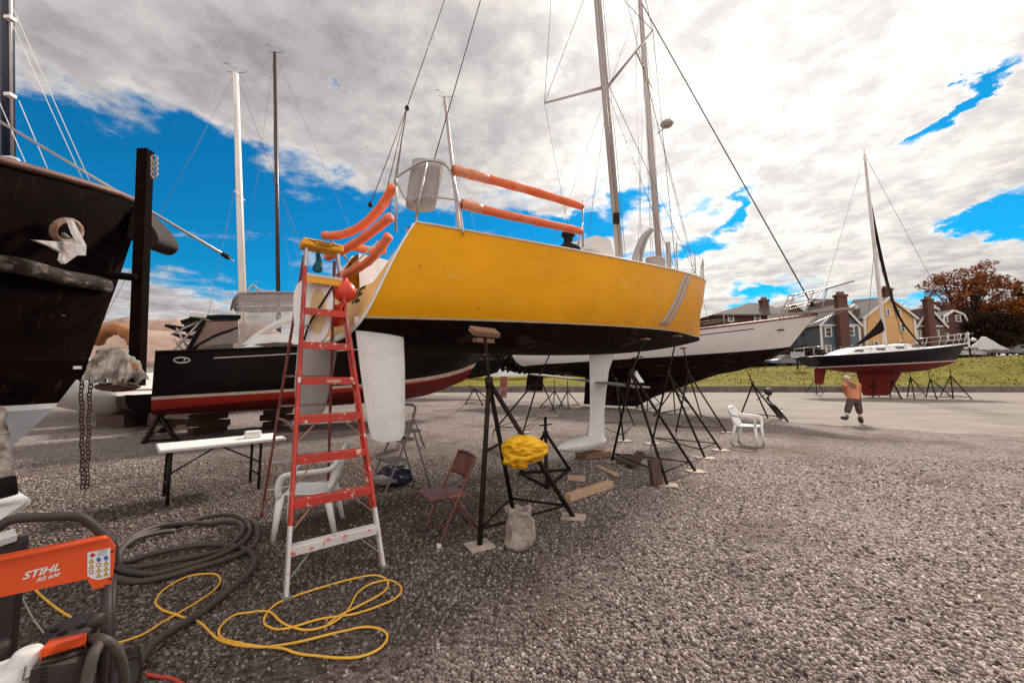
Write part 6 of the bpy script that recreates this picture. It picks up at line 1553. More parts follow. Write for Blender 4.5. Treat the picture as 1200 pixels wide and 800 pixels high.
# ================================================================== HOUSES
HD = 62.0
def hp_(px, py, y=HD): return at_y(px, py, y)
def window(par, px, py, w, h, y=HD, frame=trim_white, out=.0):
    c = hp_(px, py, y)+V((0, -.10-out, 0)); k = y/FOC; W, Hh = w*k, h*k
    mb = MB()
    for sx in (-1, 1): mb.box(c+V((sx*(W/2-.07), 0, 0)), (.17, .14, Hh), frame)
    for sz in (-1, 1): mb.box(c+V((0, -.004, sz*(Hh/2-.06))), (W+.12, .16, .15), frame)
    mb.box(c+V((0, .005, 0)), (W-.2, .10, .09), frame)
    o = mb.build('window', par); MB().box(c+V((0, .05, 0)), (W-.1, .03, Hh-.1), pane).build('pane', o)
def gable_house(name, gx0, gx1, apex, eave0, eave1, y0, depth, wallm, label, cat='house', dxk=.0, over=.35, trim=trim_white, base=None, gambrel=None):
    """gable end facing the yard: pixel columns gx0..gx1, apex and eave pixels at depth y0"""
    a0, a1, ap2 = hp_(gx0, eave0, y0), hp_(gx1, eave1, y0), hp_(apex[0], apex[1], y0)
    ez = (a0.z+a1.z)/2; a0.z = a1.z = ez; zb = base if base is not None else bank_top(a0.x)-.4
    t = thing(name, ((a0.x+a1.x)/2, y0+depth/2, zb), label, cat, None)
    D = V((dxk*depth, depth, 0))
    mid = V((ap2.x, y0, ap2.z))
    prof = [a0]+([hp_(*gambrel[0], y0)] if gambrel else [])+[mid]+([hp_(*gambrel[1], y0)] if gambrel else [])+[a1]
    poly = [V((a0.x, y0, zb))]+prof+[V((a1.x, y0, zb))]
    mb = MB(); n = len(poly); mb.add(poly+[p+D for p in poly], [tuple(range(n)), tuple(range(2*n-1, n-1, -1))]+[(i, n+i, n+(i+1) % n, (i+1) % n) for i in range(n) if i in (0, n-2)], wallm)
    mb.build('wall', t)
    mb = MB()
    for p, q in zip(prof, prof[1:]):
        d = (q-p).normalized(); e = d*over
        P, Q = (p-e if p is prof[0] else p), (q+e if q is prof[-1] else q)
        nrm = V((-d.z, 0, d.x)); nrm = nrm if nrm.z > 0 else -nrm
        s = [P+nrm*.02, Q+nrm*.02, Q+nrm*.22, P+nrm*.22]; o1 = V((0, -over, 0)); o2 = D+V((0, over, 0))
        mb.add([x+o1 for x in s]+[x+o2 for x in s], [(0, 1, 2, 3), (7, 6, 5, 4), (0, 4, 5, 1), (1, 5, 6, 2), (2, 6, 7, 3), (3, 7, 4, 0)], roof_m)
    rf = mb.build('roof', t)
    mb = MB()
    for p, q in zip(prof, prof[1:]):
        d = (q-p).normalized(); e = d*over; P, Q = (p-e if p is prof[0] else p), (q+e if q is prof[-1] else q)
        mb.bar(P+V((0, -over-.03, .05)), Q+V((0, -over-.03, .05)), .06, .34, trim)
    mb.build('trim', t)
    return t, rf, a0, a1, mid, zb
def chimney(par, px0, px1, py_top, py_bot, y, m=brick, th=1.2):
    a, b = hp_(px0, py_top, y), hp_(px1, py_top, y); zb = hp_(px0, py_bot, y).z; c = (a+b)/2; w_ = abs(b.x-a.x)
    mb = MB(); mb.box(V((c.x, y, (a.z+zb)/2)), (w_, th, a.z-zb), m); mb.box(V((c.x, y, a.z-.25)), (w_+.25, th+.25, .3), m); mb.box(V((c.x, y, a.z+.22)), (w_*.6, th*.6, .44), mat('clay_pot', (.22, .09, .06), .9))
    return mb.build('chimney', par)
# blue-grey house
t, rf, a0, a1, mid, zb = gable_house('house', 960, 1007, (984, 357), 381, 381, 62, 13, clap_blue, 'blue grey clapboard house with white trim and tall brick chimney', dxk=.05)
chimney(t, 979, 990, 345, 425, 61.2, th=.8)
for px, py, w, h in ((970, 389, 8, 11.5), (996.5, 388, 7.5, 11)): window(t, px, py, w, h, 62)
window(t, 970, 409, 7, 9, 62); window(t, 997, 409, 7, 9, 62)
mb = MB(); mb.bar(hp_(960, 381, 61.93), hp_(1007, 381, 61.93), .1, .3, trim_white); mb.box((a0.x+.15, 61.92, (a0.z+zb)/2), (.35, .1, a0.z-zb), trim_white); mb.box((a1.x-.15, 61.92, (a0.z+zb)/2), (.35, .1, a0.z-zb), trim_white); mb.build('corner_board', t)
# lower side wing to the left of it
L0, L1 = hp_(936, 391, 66), hp_(962, 391, 66)
mb = MB(); mb.box(V(((L0.x+L1.x)/2, 69, (zb+L0.z)/2)), (L1.x-L0.x, 6, L0.z-zb), clap_blue); wg = mb.build('side_wing', t)
R0, R1 = hp_(934, 391, 65.5), hp_(964, 391, 65.5); R2 = hp_(952, 352, 71); R3 = hp_(982, 352, 71)
mb = MB(); mb.add([R0, R1, R3, R2, R0+V((0, 0, .25)), R1+V((0, 0, .25)), R3+V((0, 0, .25)), R2+V((0, 0, .25))], [(0, 1, 2, 3), (7, 6, 5, 4), (0, 4, 5, 1), (1, 5, 6, 2), (2, 6, 7, 3), (3, 7, 4, 0)], roof_m); mb.build('wing_roof', t)
window(t, 953, 392, 6, 10, 65.9); window(t, 944, 409, 6, 8, 65.9); window(t, 955, 409, 6, 8, 65.9)
# yellow house
t, rf, a0, a1, mid, zb = gable_house('house', 1011, 1072, (1041, 349), 373, 373, 64, 14, clap_yel, 'yellow gabled house behind the navy boat mast')
chimney(rf, 1034, 1042, 338, 352, 70)
for px, py, w, h in ((1057, 384, 6, 10), (1031, 382, 6, 10), (1052, 366, 5, 8), (1026, 404, 6, 9), (1056, 404, 6, 9), (1040, 366, 5, 8)): window(t, px, py, w, h, 64)
mb = MB(); mb.box((a0.x+.15, 63.92, (a0.z+zb)/2), (.4, .1, a0.z-zb), trim_white); mb.box((a1.x-.15, 63.92, (a0.z+zb)/2), (.4, .1, a0.z-zb), trim_white); mb.build('corner_board', t)
# dormer on its left, long dark roof behind
d0 = hp_(1001, 369, 68); mb = MB(); mb.box(d0+V((0, 1.5, -.3)), (2.2, 3, 2.6), clap_yel); dm = mb.build('dormer', t)
mb = MB(); P0, P1 = hp_(988, 376, 66), hp_(1013, 376, 66); P2, P3 = hp_(1000, 353, 73), hp_(1040, 350, 73); mb.add([P0, P1, P3, P2]+[p+V((0, 0, .3)) for p in (P0, P1, P3, P2)], [(0, 1, 2, 3), (7, 6, 5, 4), (0, 4, 5, 1), (1, 5, 6, 2), (2, 6, 7, 3), (3, 7, 4, 0)], roof_m); mb.build('side_roof', t)
MB().prism([d0+V((-1.4, -.15, 1.0)), d0+V((0, -.15, 2.0)), d0+V((1.4, -.15, 1.0))], .3, trim_white, (0, 1, 0)).build('dormer_gable', t)
window(t, 1001, 371, 5, 8, 67.8)
# brown shingled house with big chimney
t, rf, a0, a1, mid, zb = gable_house('house', 1073, 1107, (1087, 361), 382, 383, 66, 12, shingle_br, 'brown shingled house with broad brick chimney beside the yellow house')
chimney(t, 1083, 1090.5, 350, 420, 65.2, th=.8)
for px, py, w, h in ((1076.5, 391, 4, 8), (1097, 391, 5, 8), (1075, 408, 4, 8), (1097, 408, 5, 8)): window(t, px, py, w, h, 66)
mb = MB(); mb.bar(hp_(1072, 382, 65.9), hp_(1108, 382, 65.9), .1, .25, trim_white); mb.build('belt_trim', t)
# brick house with gambrel end
t, rf, a0, a1, mid, zb = gable_house('house', 1102, 1135, (1115, 364.5), 384, 384, 68, 12, brick, 'red brick house with rounded white trimmed gable under the autumn tree', gambrel=((1103.5, 372), (1127, 369)))
chimney(rf, 1105, 1113, 357, 370, 74)
for px, py, w, h in ((1107, 373.5, 5.5, 8), (1122, 373, 6, 8), (1108, 395, 6, 9), (1124, 395, 6, 9)): window(t, px, py, w, h, 68)
# hipped red house behind the grey bow
def hip_house():
    y0 = 66; a, b = hp_(838, 369, y0), hp_(922, 369, y0); zb = bank_top(a.x)-.4
    t = thing('house', ((a.x+b.x)/2, y0+5, zb), 'dark red house with hipped roof and brick chimney behind the grey bow', 'house')
    MB().box(V(((a.x+b.x)/2, y0+5, (zb+a.z)/2)), (b.x-a.x, 10, a.z-zb), mat('dark_red_clapboard', (.07, .022, .018), .8, var=.12, scale=4)).build('wall', t)
    r0, r1 = hp_(878, 355, y0+5), hp_(895, 355, y0+5); o = .6
    c = [V((a.x-o, y0-o, a.z)), V((b.x+o, y0-o, a.z)), V((b.x+o, y0+10+o, a.z)), V((a.x-o, y0+10+o, a.z)), r0, r1]
    mb = MB(); mb.add(c, [(0, 1, 5, 4), (1, 2, 5), (2, 3, 4, 5), (3, 0, 4), (3, 2, 1, 0)], roof_m); rf = mb.build('roof', t)
    MB().bar(V((a.x-o, y0-o-.03, a.z-.08)), V((b.x+o, y0-o-.03, a.z-.08)), .12, .25, mat('brown_trim', (.12, .08, .06), .8)).build('eave_trim', t)
    chimney(rf, 891, 899, 351, 372, y0+3.2, th=.9)
    for px, w in ((887, 7.5), (909, 6.5), (856, 7)): window(t, px, 373, w, 8, y0)
    for px in (858, 888, 910): window(t, px, 395, 7, 10, y0)
hip_house()
# far dark roof between
t, rf, *_ = gable_house('house', 905, 950, (930, 356), 372, 372, 84, 12, shingle_br, 'far brown house showing only its roof between red and blue houses')
t, rf, *_ = gable_house('house', 1050, 1130, (1092, 362), 374, 374, 88, 12, shingle_br, 'far house with dark roof behind the brick chimneys')

# ================================================================== TREES
def leaf_crown(t, clumps, n, size, m, name='crown', seed=1):
    rnd = random.Random(seed); vs, fs = [], []
    for i in range(n):
        c, rx, ry, rz = rnd.choice(clumps)
        d = V((rnd.gauss(0, 1), rnd.gauss(0, 1), rnd.gauss(0, 1))).normalized(); f = rnd.random()**.42
        p = c+V((d.x*rx, d.y*ry, d.z*rz))*f; s = size*(.5+rnd.random())
        a = V((rnd.gauss(0, 1), rnd.gauss(0, 1), rnd.gauss(0, 1))).normalized(); b = a.orthogonal().normalized(); a2 = a.cross(b)
        k = len(vs); vs += [p-b*s*.6, p+a2*s*.35, p+b*s*.6, p-a2*s*.35]; fs.append((k, k+1, k+2, k+3))
    base = BASE[t.name]
    me = bpy.data.meshes.new(name); me.from_pydata([v-base for v in vs], [], fs); me.materials.append(m)
    o = bpy.data.objects.new(name, me); COL.objects.link(o); o.parent = t; return o
def branches(t, base, limbs, r0, m=bark, name='trunk'):
    mb = MB()
    for pts, ra, rb in limbs:
        P = spline(pts, 5); mb.tube(P, [lerp(ra, rb, i/(len(P)-1)) for i in range(len(P))], m, 8)
    return mb.build(name, t)
def clumps_for(c, R_, n, seed, flat=.8, cr=.3, hollow=.75):
    rnd = random.Random(seed); out = []
    for i in range(n):
        d = V((rnd.gauss(0, 1), rnd.gauss(0, 1), rnd.gauss(0, 1))).normalized(); f = hollow+(1-hollow)*rnd.random()
        if rnd.random() < .3: f *= rnd.random()**.5
        p = c+V((d.x*R_[0]*f, d.y*R_[1]*f, d.z*R_[2]*f)); r = cr*(.7+.7*rnd.random()); out.append((p, r*R_[0], r*R_[0], r*R_[0]*flat))
    return out
def tree(px, py_c, d, rx, rz, label, cols, n, size, seed, group='trees beside the houses', nc=44, trunk=True, flat=.6, cr=.22, base_py=None, cat='tree'):
    c = at_y(px, py_c, d); k = d/FOC; R_ = (rx*k, rx*k*.8, rz*k); g = V((c.x, d, bank_top(c.x)-.2))
    t = thing('tree', g, label, cat, group)
    cl = clumps_for(c, R_, nc, seed, flat, cr, .6)
    leaf_crown(t, cl, n, size, island_mat('leaves_%d' % seed, cols), seed=seed)
    rnd = random.Random(seed+5); fork = V((c.x, d, lerp(g.z, c.z-R_[2], .75)))
    limbs = [([g, lerp(g, fork, .5)+V((.1, 0, 0)), fork], .055*R_[0]+.12, .045*R_[0]+.08)]
    for q in range(0, nc, 2):
        p = cl[q][0]; mid = lerp(fork, p, .5)+V((rnd.uniform(-.6, .6), rnd.uniform(-.6, .6), rnd.uniform(0, .8))); limbs.append(([fork, mid, p], .03*R_[0]+.05, .03))
    branches(t, g, limbs, .4); return t
AUT = [(.05, .018, .009), (.16, .048, .018), (.28, .082, .026), (.36, .12, .038), (.23, .09, .034), (.44, .19, .075)]
ORG = [(.04, .014, .006), (.13, .04, .010), (.24, .075, .014), (.33, .12, .02), (.17, .05, .014)]
DRK = [(.010, .006, .005), (.022, .012, .007), (.04, .018, .008), (.03, .02, .010)]
GRN = [(.008, .010, .006), (.015, .018, .009), (.03, .03, .013)]
tree(1134, 345, 75, 43, 37, 'round red brown autumn tree standing above the brick house', AUT, 8200, .36, 11, nc=110, flat=.62, cr=.19)
tree(1192, 378, 70, 32, 34, 'orange autumn tree at the right edge beside the round tree', ORG, 6500, .34, 12, nc=60, flat=.6, cr=.24)
tree(1160, 388, 66, 27, 24, 'dark tree behind the tarp covered boat', DRK, 6000, .36, 13, nc=50, cr=.34)
tree(1216, 372, 92, 22, 40, 'tall orange tree just past the right edge', ORG, 3500, .40, 16, nc=40, cr=.25)
# evergreen
g = at_y(1193, 400, 96); g.z = bank_top(g.x); top = at_y(1193, 332, 96); t = thing('conifer', g, 'dark evergreen tree rising behind the orange autumn tree', 'tree', 'trees beside the houses')
cl = [(lerp(g, top, u)+V((random.uniform(-1, 1)*5.5*(1-u), random.uniform(-1, 1)*4*(1-u), 0)), 2.4*(1.1-u), 2.4*(1.1-u), .9) for u in [i/60 for i in range(14, 60)]]
leaf_crown(t, cl, 3200, .5, island_mat('needles', GRN), seed=4); branches(t, g, [([g, lerp(g, top, .5), top], .4, .05)], .4)
# bare trees
def bare(px, py0, py1, d, label, seed):
    g = at_y(px, py0, d); g.z = bank_top(g.x); top = at_y(px, py1, d); t = thing('bare_tree', g, label, 'tree', 'bare trees behind the houses'); rnd = random.Random(seed); limbs = []
    def grow(p, d_, l, r, lev):
        q = p+d_*l; limbs.append(([p, lerp(p, q, .5)+V((rnd.uniform(-.1, .1)*l, 0, 0)), q], r, r*.6))
        if lev > 0:
            for k in range(4 if lev > 1 else 3): grow(lerp(p, q, rnd.uniform(.5, 1)), (d_+V((rnd.uniform(-.9, .9), rnd.uniform(-.9, .9), rnd.uniform(-.1, .5)))).normalized(), l*rnd.uniform(.55, .75), r*.55, lev-1)
    hgt = top.z-g.z; grow(g, V((0, 0, 1)), hgt*.42, .28, 4); branches(t, g, limbs, .3, mat('grey_bark', (.12, .09, .08), .9), 'branches')
bare(915, 400, 345, 80, 'bare tree behind the grey boat bow rail, left one', 3); bare(938, 400, 343, 84, 'bare tree behind the grey boat bow rail, right one', 8)
bare(1027, 400, 343, 90, 'bare twiggy tree behind the yellow house roof', 12)
# shrubs at the foot of the houses, dark hedge to the left
def shrub(px, py, d, rx, rz, label, cols, n, seed, grp='dark shrubs at the houses'):
    c = at_y(px, py, d); k = d/FOC; g = V((c.x, d, bank_z(c.x, d))); t = thing('shrub', g, label, 'shrub', grp)
    leaf_crown(t, clumps_for(c, (rx*k, rx*k*.3+1, rz*k), 22, seed, min(1., rz/rx), .4), int(n*1.6), .26 if rx < 30 else .62, island_mat('shrub_%d' % seed, cols), seed=seed); MB().tube([g, c], .07, bark, 6).build('stem', t)
shrub(936, 416, 55, 14, 9, 'dark shrub behind the parked car below the blue house', DRK+GRN, 1800, 31)
shrub(957, 418, 56, 10, 7, 'dark shrub under the blue house wing', GRN, 1200, 32)
shrub(1090, 412, 60, 20, 8, 'dark shrub in front of the brown shingled house', DRK, 1600, 33)
shrub(1120, 412, 61, 12, 10, 'dark shrub under the brick house', DRK, 1400, 34)
shrub(1150, 405, 68, 16, 16, 'dark shrub behind the tarp covered boat', DRK, 1800, 35)
for i, (px, w_) in enumerate(((470, 60), (560, 55), (640, 50), (720, 55), (800, 55), (860, 40))):
    shrub(px, 424, 54, w_, 13, ('dark hedge mass far behind the stern of the yellow boat', 'dark hedge seen between the red bow and the grey boat', 'dark hedge behind the grey rudder', 'dark hedge behind the yellow keel', 'dark hedge behind the yellow bow', 'dark hedge behind the grey bow')[i], DRK+GRN, 2600, 40+i, 'hedge along the top of the bank')
for i, (px, w_) in enumerate(((-60, 70), (60, 70), (180, 70), (300, 70), (400, 60))):
    shrub(px, 428, 60, w_, 16, ('dark hedge at the far left edge', 'dark hedge behind the black hull', 'dark hedge behind the white dinghy', 'dark hedge behind the motorboat', 'dark hedge behind the ladder')[i], DRK+GRN, 2000, 60+i, 'hedge along the top of the bank')

# ================================================================== CARS, POSTS, COVERED TRAILER BOAT
def car(px, py, d, heading, m, label, L_=4.5, suv=0.):
    c = at_y(px, py, d); c.z = bank_z(c.x, d)+.02; t = thing('parked_car', c, label, 'car', 'cars parked by the houses')
    f = V((math.cos(heading), math.sin(heading), 0)); s = V((-f.y, f.x, 0))
    def W(x, y, z): return c+f*x+s*y+V((0, 0, z))
    prof = [(-.50, .32), (-.50, .72), (-.46, .88), (-.22, .95), (.20, .94), (.42, .84), (.49, .70), (.50, .34)]
    rows = []
    for y in (-.9, -.86, 0, .86, .9):
        k = 1 if abs(y) < .88 else .97
        rows.append([W(x*L_*k, y, z if abs(y) < .88 else lerp(.6, z, .9)) for x, z in prof])
    mb = MB(); mb.grid(rows, m, True); mb.add(rows[0], [tuple(range(8))], m); mb.add(rows[-1], [tuple(range(8))[::-1]], m); mb.build('body', t)
    cab = [(-.44-.03*suv, .93), (-.32-.10*suv, 1.40+.2*suv), (.06, 1.44+.2*suv), (.24, .93)]
    mb = MB(); mb.prism([W(x*L_, 0, z) for x, z in cab], 1.42, glass_dark, s); mb.build('windows', t)
    mb = MB(); mb.prism([W(x*L_, 0, z) for x, z in ((-.34-.10*suv, 1.36+.2*suv), (-.30-.10*suv, 1.45+.2*suv), (.05, 1.49+.2*suv), (.09, 1.38+.2*suv))], 1.46, m, s)
    for x0, x1 in ((-.44, -.33), (-.14, -.13), (.24, .07)):
        for sg in (-1, 1): mb.bar(W(x0*L_, .70*sg, .94), W(x1*L_, .68*sg, 1.40+.2*suv), .07, .07, m)
    mb.build('roof', t)
    for x in (-.31, .31):
        for sg in (-1, 1): wheel(W(x*L_, .80*sg, .33), s, .33, .22, t, rimm=alu)
    for sg in (-1, 1): MB().box(W(.485*L_, .62*sg, .70), (.12, .34, .14), label_white, X=f).build('headlight', t); MB().box(W(-.487*L_, .66*sg, .74), (.10, .26, .18), sig_red, X=f).build('tail_light', t)
cb = mat('car_blue_grey', (.11, .13, .16), .3, metal=.3, var=.05, coat=.5); cs = mat('car_silver', (.42, .40, .40), .3, metal=.4, var=.05, coat=.5); cd = mat('car_dark', (.02, .02, .025), .25, var=.1, coat=.5); cw = mat('car_white', (.66, .63, .60), .3, var=.04, coat=.4)
car(919, 428, 52, R(182), cb, 'blue grey car parked on the bank top under the grey bow')
car(1137, 415, 57, R(20), cs, 'silver car parked left of the tarp covered boat')
car(1184, 412, 63, R(200), cd, 'dark car parked right of the tarp covered boat')
car(1203, 411, 64, R(185), cw, 'white van at the right edge of the photograph', 4.8, 1.)
def trailer_boat():
    c = at_y(1161, 414, 59); c.z = bank_z(c.x, 59); F = Frame(c+V((-2.9, .3, 0)), .05); t = thing('covered_boat', c, 'small boat on a trailer under a pale grey tarp by the autumn trees', 'boat')
    mb = MB(); P = []
    for i in range(17):
        u = i/16; x = 6.0*u; hgt = interp([(0, 1.1), (.08, 1.5), (.38, 3.1), (.52, 3.1), (.92, 1.5), (1, 1.2)], u); w_ = 1.25*min(1, .55+u*4)*(1 if u < .75 else 1-1.2*(u-.75))
        P.append([F(x, w_*s, lerp(hgt, .95, abs(s)**1.25)+.04*math.sin(6*s+u*20)) for s in [k/6-1 for k in range(13)]])
    mb.grid(P, mat('pale_tarp', (.50, .46, .43), .75, var=.12, scale=3, bump=.5, bscale=3), True); solid(mb.build('tarp', t), .02)
    mb = MB(); mb.prism([F(.1, 0, 1.0), F(5.8, 0, 1.05), F(5.2, 0, .55), F(.3, 0, .5)], 1.9, cd, F.r); mb.build('hull', t)
    for sg in (-1, 1): wheel(F(2.6, sg*1.0, .32), F.r, .32, .2, t)
trailer_boat()
a = at_y(935, 434, 47.5); a.z = bank_z(a.x, a.y); t = thing('sign_post', a, 'small pale sign on a dark post in the grass below the parked car', 'sign')
MB().box(a+V((0, 0, .9)), (.14, .14, 1.8), rust_steel).build('post', t); MB().box(a+V((0, -.09, 1.75)), (1.7, .05, .75), mat('pale_sign', (.36, .36, .36), .6)).build('sign_board', t)
a = at_y(1137, 418, 56); a.z = bank_z(a.x, a.y); t = thing('lamp_post', a, 'white post with a small lamp head standing by the navy bow', 'lamp post')
MB().box(a+V((0, 0, 1.9)), (.16, .16, 3.8), white_paint).build('post', t); MB().lathe([(.1, 0), (.34, .1), (.28, .35), (.05, .55)], a+V((.75, 0, 2.4)), white_paint, n=12).build('lamp_head', t); MB().tube([a+V((0, 0, 2.9)), a+V((.75, 0, 3.0))], .03, rust_steel, 6).build('lamp_arm', t)
a = at_y(1137.5, 419, 53.5); a.z = bank_z(a.x, a.y); MB().box(a+V((0, 0, .7)), (.16, .16, 1.5), rust_steel, bev=.02).build('bollard', None, a, label='dark post in front of the silver car', cat='bollard')

# ================================================================== BICYCLE
def bicycle():
    c = gnd(920, 492); yaw = R(63); f = V((math.cos(yaw), math.sin(yaw), 0)); s = V((-f.y, f.x, 0)); s = s if s.x < 0 else -s
    lean = R(33); up = V((0, 0, 1))*math.cos(lean)+s*math.sin(lean)
    t = thing('bicycle', c, 'dark bicycle leaning on the boat stand under the grey bow', 'bicycle')
    def W(x, z, y=0): return c+f*x+up*z+(s*math.cos(lean)-V((0, 0, 1))*math.sin(lean))*y
    ax2 = (s*math.cos(lean)-V((0, 0, 1))*math.sin(lean))
    for x in (-.52, .52):
        mb = MB(); mb.tube([W(x, .34)+(f*math.cos(a)+up*math.sin(a))*.33 for a in [k*.1963 for k in range(32)]], .022, rubber, 8, closed=True); w_ = mb.build('wheel', t)
        mb = MB()
        for k in range(14): a = k*.4488; mb.tube([W(x, .34), W(x, .34)+(f*math.cos(a)+up*math.sin(a))*.32], .003, steel, 4)
        mb.build('spokes', w_)
    mb = MB(); A, B, C_, D_ = W(-.05, .30), W(-.18, .82), W(.36, .80), W(-.52, .34)
    for p, q in ((A, B), (B, C_), (A, W(.38, .70)), (A, D_), (B, D_), (W(.34, .92), W(.52, .34))): mb.tube([p, q], .018, ink, 8)
    mb.build('frame', t)
    MB().tube(spline([W(.30, 1.0, -.32), W(.38, 1.02, -.1), W(.38, 1.02, .1), W(.30, 1.0, .32)], 4), .013, ink, 8).build('handlebar', t)
    mb = MB(); mb.tube([W(-.30, .93), W(-.18, .94), W(-.04, .93)], [.075, .06, .025], ink, 10, flat=.45); mb.tube([W(-.18, .82), W(-.19, .92)], .013, steel, 6); mb.build('saddle', t)
    mb = MB(); mb.tube([W(-.05, .30, -.12), W(-.05, .30, .12)], .012, steel, 6); mb.box(W(.02, .20, .13), (.09, .07, .02), ink, X=f); mb.box(W(-.12, .40, -.13), (.09, .07, .02), ink, X=f); mb.build('pedals', t)
    hc = W(.40, 1.06, -.20); th = thing('helmet', hc, 'dark round helmet hung on the bicycle handlebar', 'helmet')
    MB().lathe([(.01, .13), (.08, .115), (.135, .05), (.15, -.03), (.14, -.08), (.11, -.08)], hc, mach_dark, axis=(.3, -.6, .6), n=20).build('shell', th); MB().tube(spline([hc+V((-.1, -.05, -.06)), hc+V((0, -.05, -.2)), hc+V((.1, -.03, -.06))], 4), .008, ink, 6).build('strap', th)
bicycle()

# ================================================================== WALKING MAN
def skin_mesh(name, verts, edges, radii, m, parent, sub=2, base=None):
    me = bpy.data.meshes.new(name); me.from_pydata([V(v)-base for v in verts], edges, []); me.materials.append(m)
    o = bpy.data.objects.new(name, me); COL.objects.link(o); o.parent = parent
    md = o.modifiers.new('skin', 'SKIN'); md.use_smooth_shade = True
    for i, r in enumerate(radii):
        d = me.skin_vertices[0].data[i]; d.radius = r if isinstance(r, tuple) else (r, r); d.use_root = (i == 0)
    s = o.modifiers.new('sub', 'SUBSURF'); s.levels = sub; s.render_levels = sub
    return o
def person():
    d0 = 12.75; base = V(((1000-600)/FOC*d0, d0, 0)); t = thing('person', base, 'man in orange shirt and dark shorts walking away, bent forward, on the concrete', 'person')
    def J(px, py, dy=0.): return at_y(px, py, d0+dy)
    pel = J(1000.5, 468); sp = J(999.5, 460, .08); ch = J(998, 452.5, .17); nk = J(994.5, 447.5, .26); hb = J(992.8, 445.5, .29); ht = J(991.8, 441.5, .33)
    lsh, rsh = J(989.8, 451, .16), J(1005.5, 451.5, .16)
    lel, rel = J(990.2, 459.5, .32), J(1007.6, 460, .22); lw, rw = J(994, 465, .46), J(1008.5, 465.5, .40)
    lhip, rhip = J(996.3, 469.5), J(1004.6, 469.5); lk, rk_ = J(993.2, 479, .05), J(1007.3, 479, .05); la, ra = J(991.7, 490, -.24), J(1008.3, 491.5, .0)
    lt, rt = J(985.5, 489.0, -.28), J(1010, 495.2, .06)
    vs = [pel, sp, ch, nk, hb, ht, lsh, lel, lw, rsh, rel, rw, lhip, lk, la, rhip, rk_, ra]
    ed = [(0, 1), (1, 2), (2, 3), (3, 4), (4, 5), (2, 6), (6, 7), (7, 8), (2, 9), (9, 10), (10, 11), (0, 12), (12, 13), (13, 14), (0, 15), (15, 16), (16, 17)]
    ra_ = [(.13, .11), (.12, .10), (.12, .10), .055, .075, .085, .065, .045, .032, .065, .045, .032, .085, .058, .042, .085, .058, .042]
    skin_mesh('body', vs, ed, ra_, skin_m, t, 2, base)
    # shirt, shorts
    hem = J(1000, 466.5, .02); ls2, rs2 = lerp(lsh, lel, .45), lerp(rsh, rel, .45)
    rings = [(J(1000.2, 468.5, .0), .172, .138), (J(1000, 465, .03), .182, .145), (J(999.6, 461, .07), .180, .145), (J(998.8, 456.5, .12), .198, .148), (J(998, 453, .17), .222, .142), (J(997.2, 450.8, .20), .225, .125), (J(996, 449, .23), .15, .10), (J(995, 447.8, .26), .085, .075)]
    mb = MB(); P = []
    for k, (c_, rx_, ry_) in enumerate(rings):
        ax3 = (rings[min(k+1, 7)][0]-rings[max(k-1, 0)][0]).normalized(); xd = V((1, 0, .05)); xd = (xd-ax3*xd.dot(ax3)).normalized(); yd = ax3.cross(xd)
        row = [c_+xd*(rx_*math.cos(a)*(1+.03*math.sin(5*a+k*2)))+yd*(ry_*math.sin(a)*(1+.05*math.sin(4*a+k*1.4))) for a in [k2*math.pi/14 for k2 in range(28)]]; P.append(row+[row[0]])
    mb.grid(P, shirt_m, True); mb.build('shirt', t)
    for a_, b_ in ((lsh, lel), (rsh, rel)):
        MB().tube([lerp(a_, ch, .35), a_, lerp(a_, b_, .55)], [.095, .088, .074], shirt_m, 14).build('sleeve', t)
    # faded dark print on the back of the shirt, part of its cloth
    nt, b = nodes_of(shirt_m); L = nt.links; old = b.inputs['Base Color'].links[0].from_socket
    tcn = nt.nodes.new('ShaderNodeTexCoord'); mpn = nt.nodes.new('ShaderNodeMapping'); mpn.vector_type = 'TEXTURE'
    pc = J(1000.8, 451.5, .0)-base; mpn.inputs['Location'].default_value = pc; mpn.inputs['Scale'].default_value = (.13, .6, .15); L.new(tcn.outputs['Object'], mpn.inputs['Vector'])
    lnn = nt.nodes.new('ShaderNodeVectorMath'); lnn.operation = 'LENGTH'; L.new(mpn.outputs[0], lnn.inputs[0])
    nn_ = nt.nodes.new('ShaderNodeTexNoise'); nn_.inputs['Scale'].default_value = 14; L.new(tcn.outputs['Object'], nn_.inputs['Vector'])
    ma = nt.nodes.new('ShaderNodeMath'); ma.operation = 'ADD'; L.new(lnn.outputs['Value'], ma.inputs[0]); L.new(nn_.outputs['Fac'], ma.inputs[1])
    mrn = nt.nodes.new('ShaderNodeMapRange'); mrn.inputs['From Min'].default_value = 1.1; mrn.inputs['From Max'].default_value = 1.6; mrn.inputs['To Min'].default_value = .85; mrn.inputs['To Max'].default_value = 0; L.new(ma.outputs[0], mrn.inputs['Value'])
    mxn = nt.nodes.new('ShaderNodeMix'); mxn.data_type = 'RGBA'; mxn.inputs['B'].default_value = (.13, .06, .045, 1); L.new(mrn.outputs[0], mxn.inputs['Factor']); L.new(old, mxn.inputs['A']); L.new(mxn.outputs['Result'], b.inputs['Base Color'])
    skin_mesh('shorts', [pel, J(1000.2, 465.5, .03), lhip, lerp(lk, la, .5), rhip, lerp(rk_, ra, .5)], [(0, 1), (0, 2), (2, 3), (0, 4), (4, 5)], [(.165, .14), (.165, .135), (.115, .115), (.090, .090), (.115, .115), (.090, .090)], shorts_m, t, 2, base)
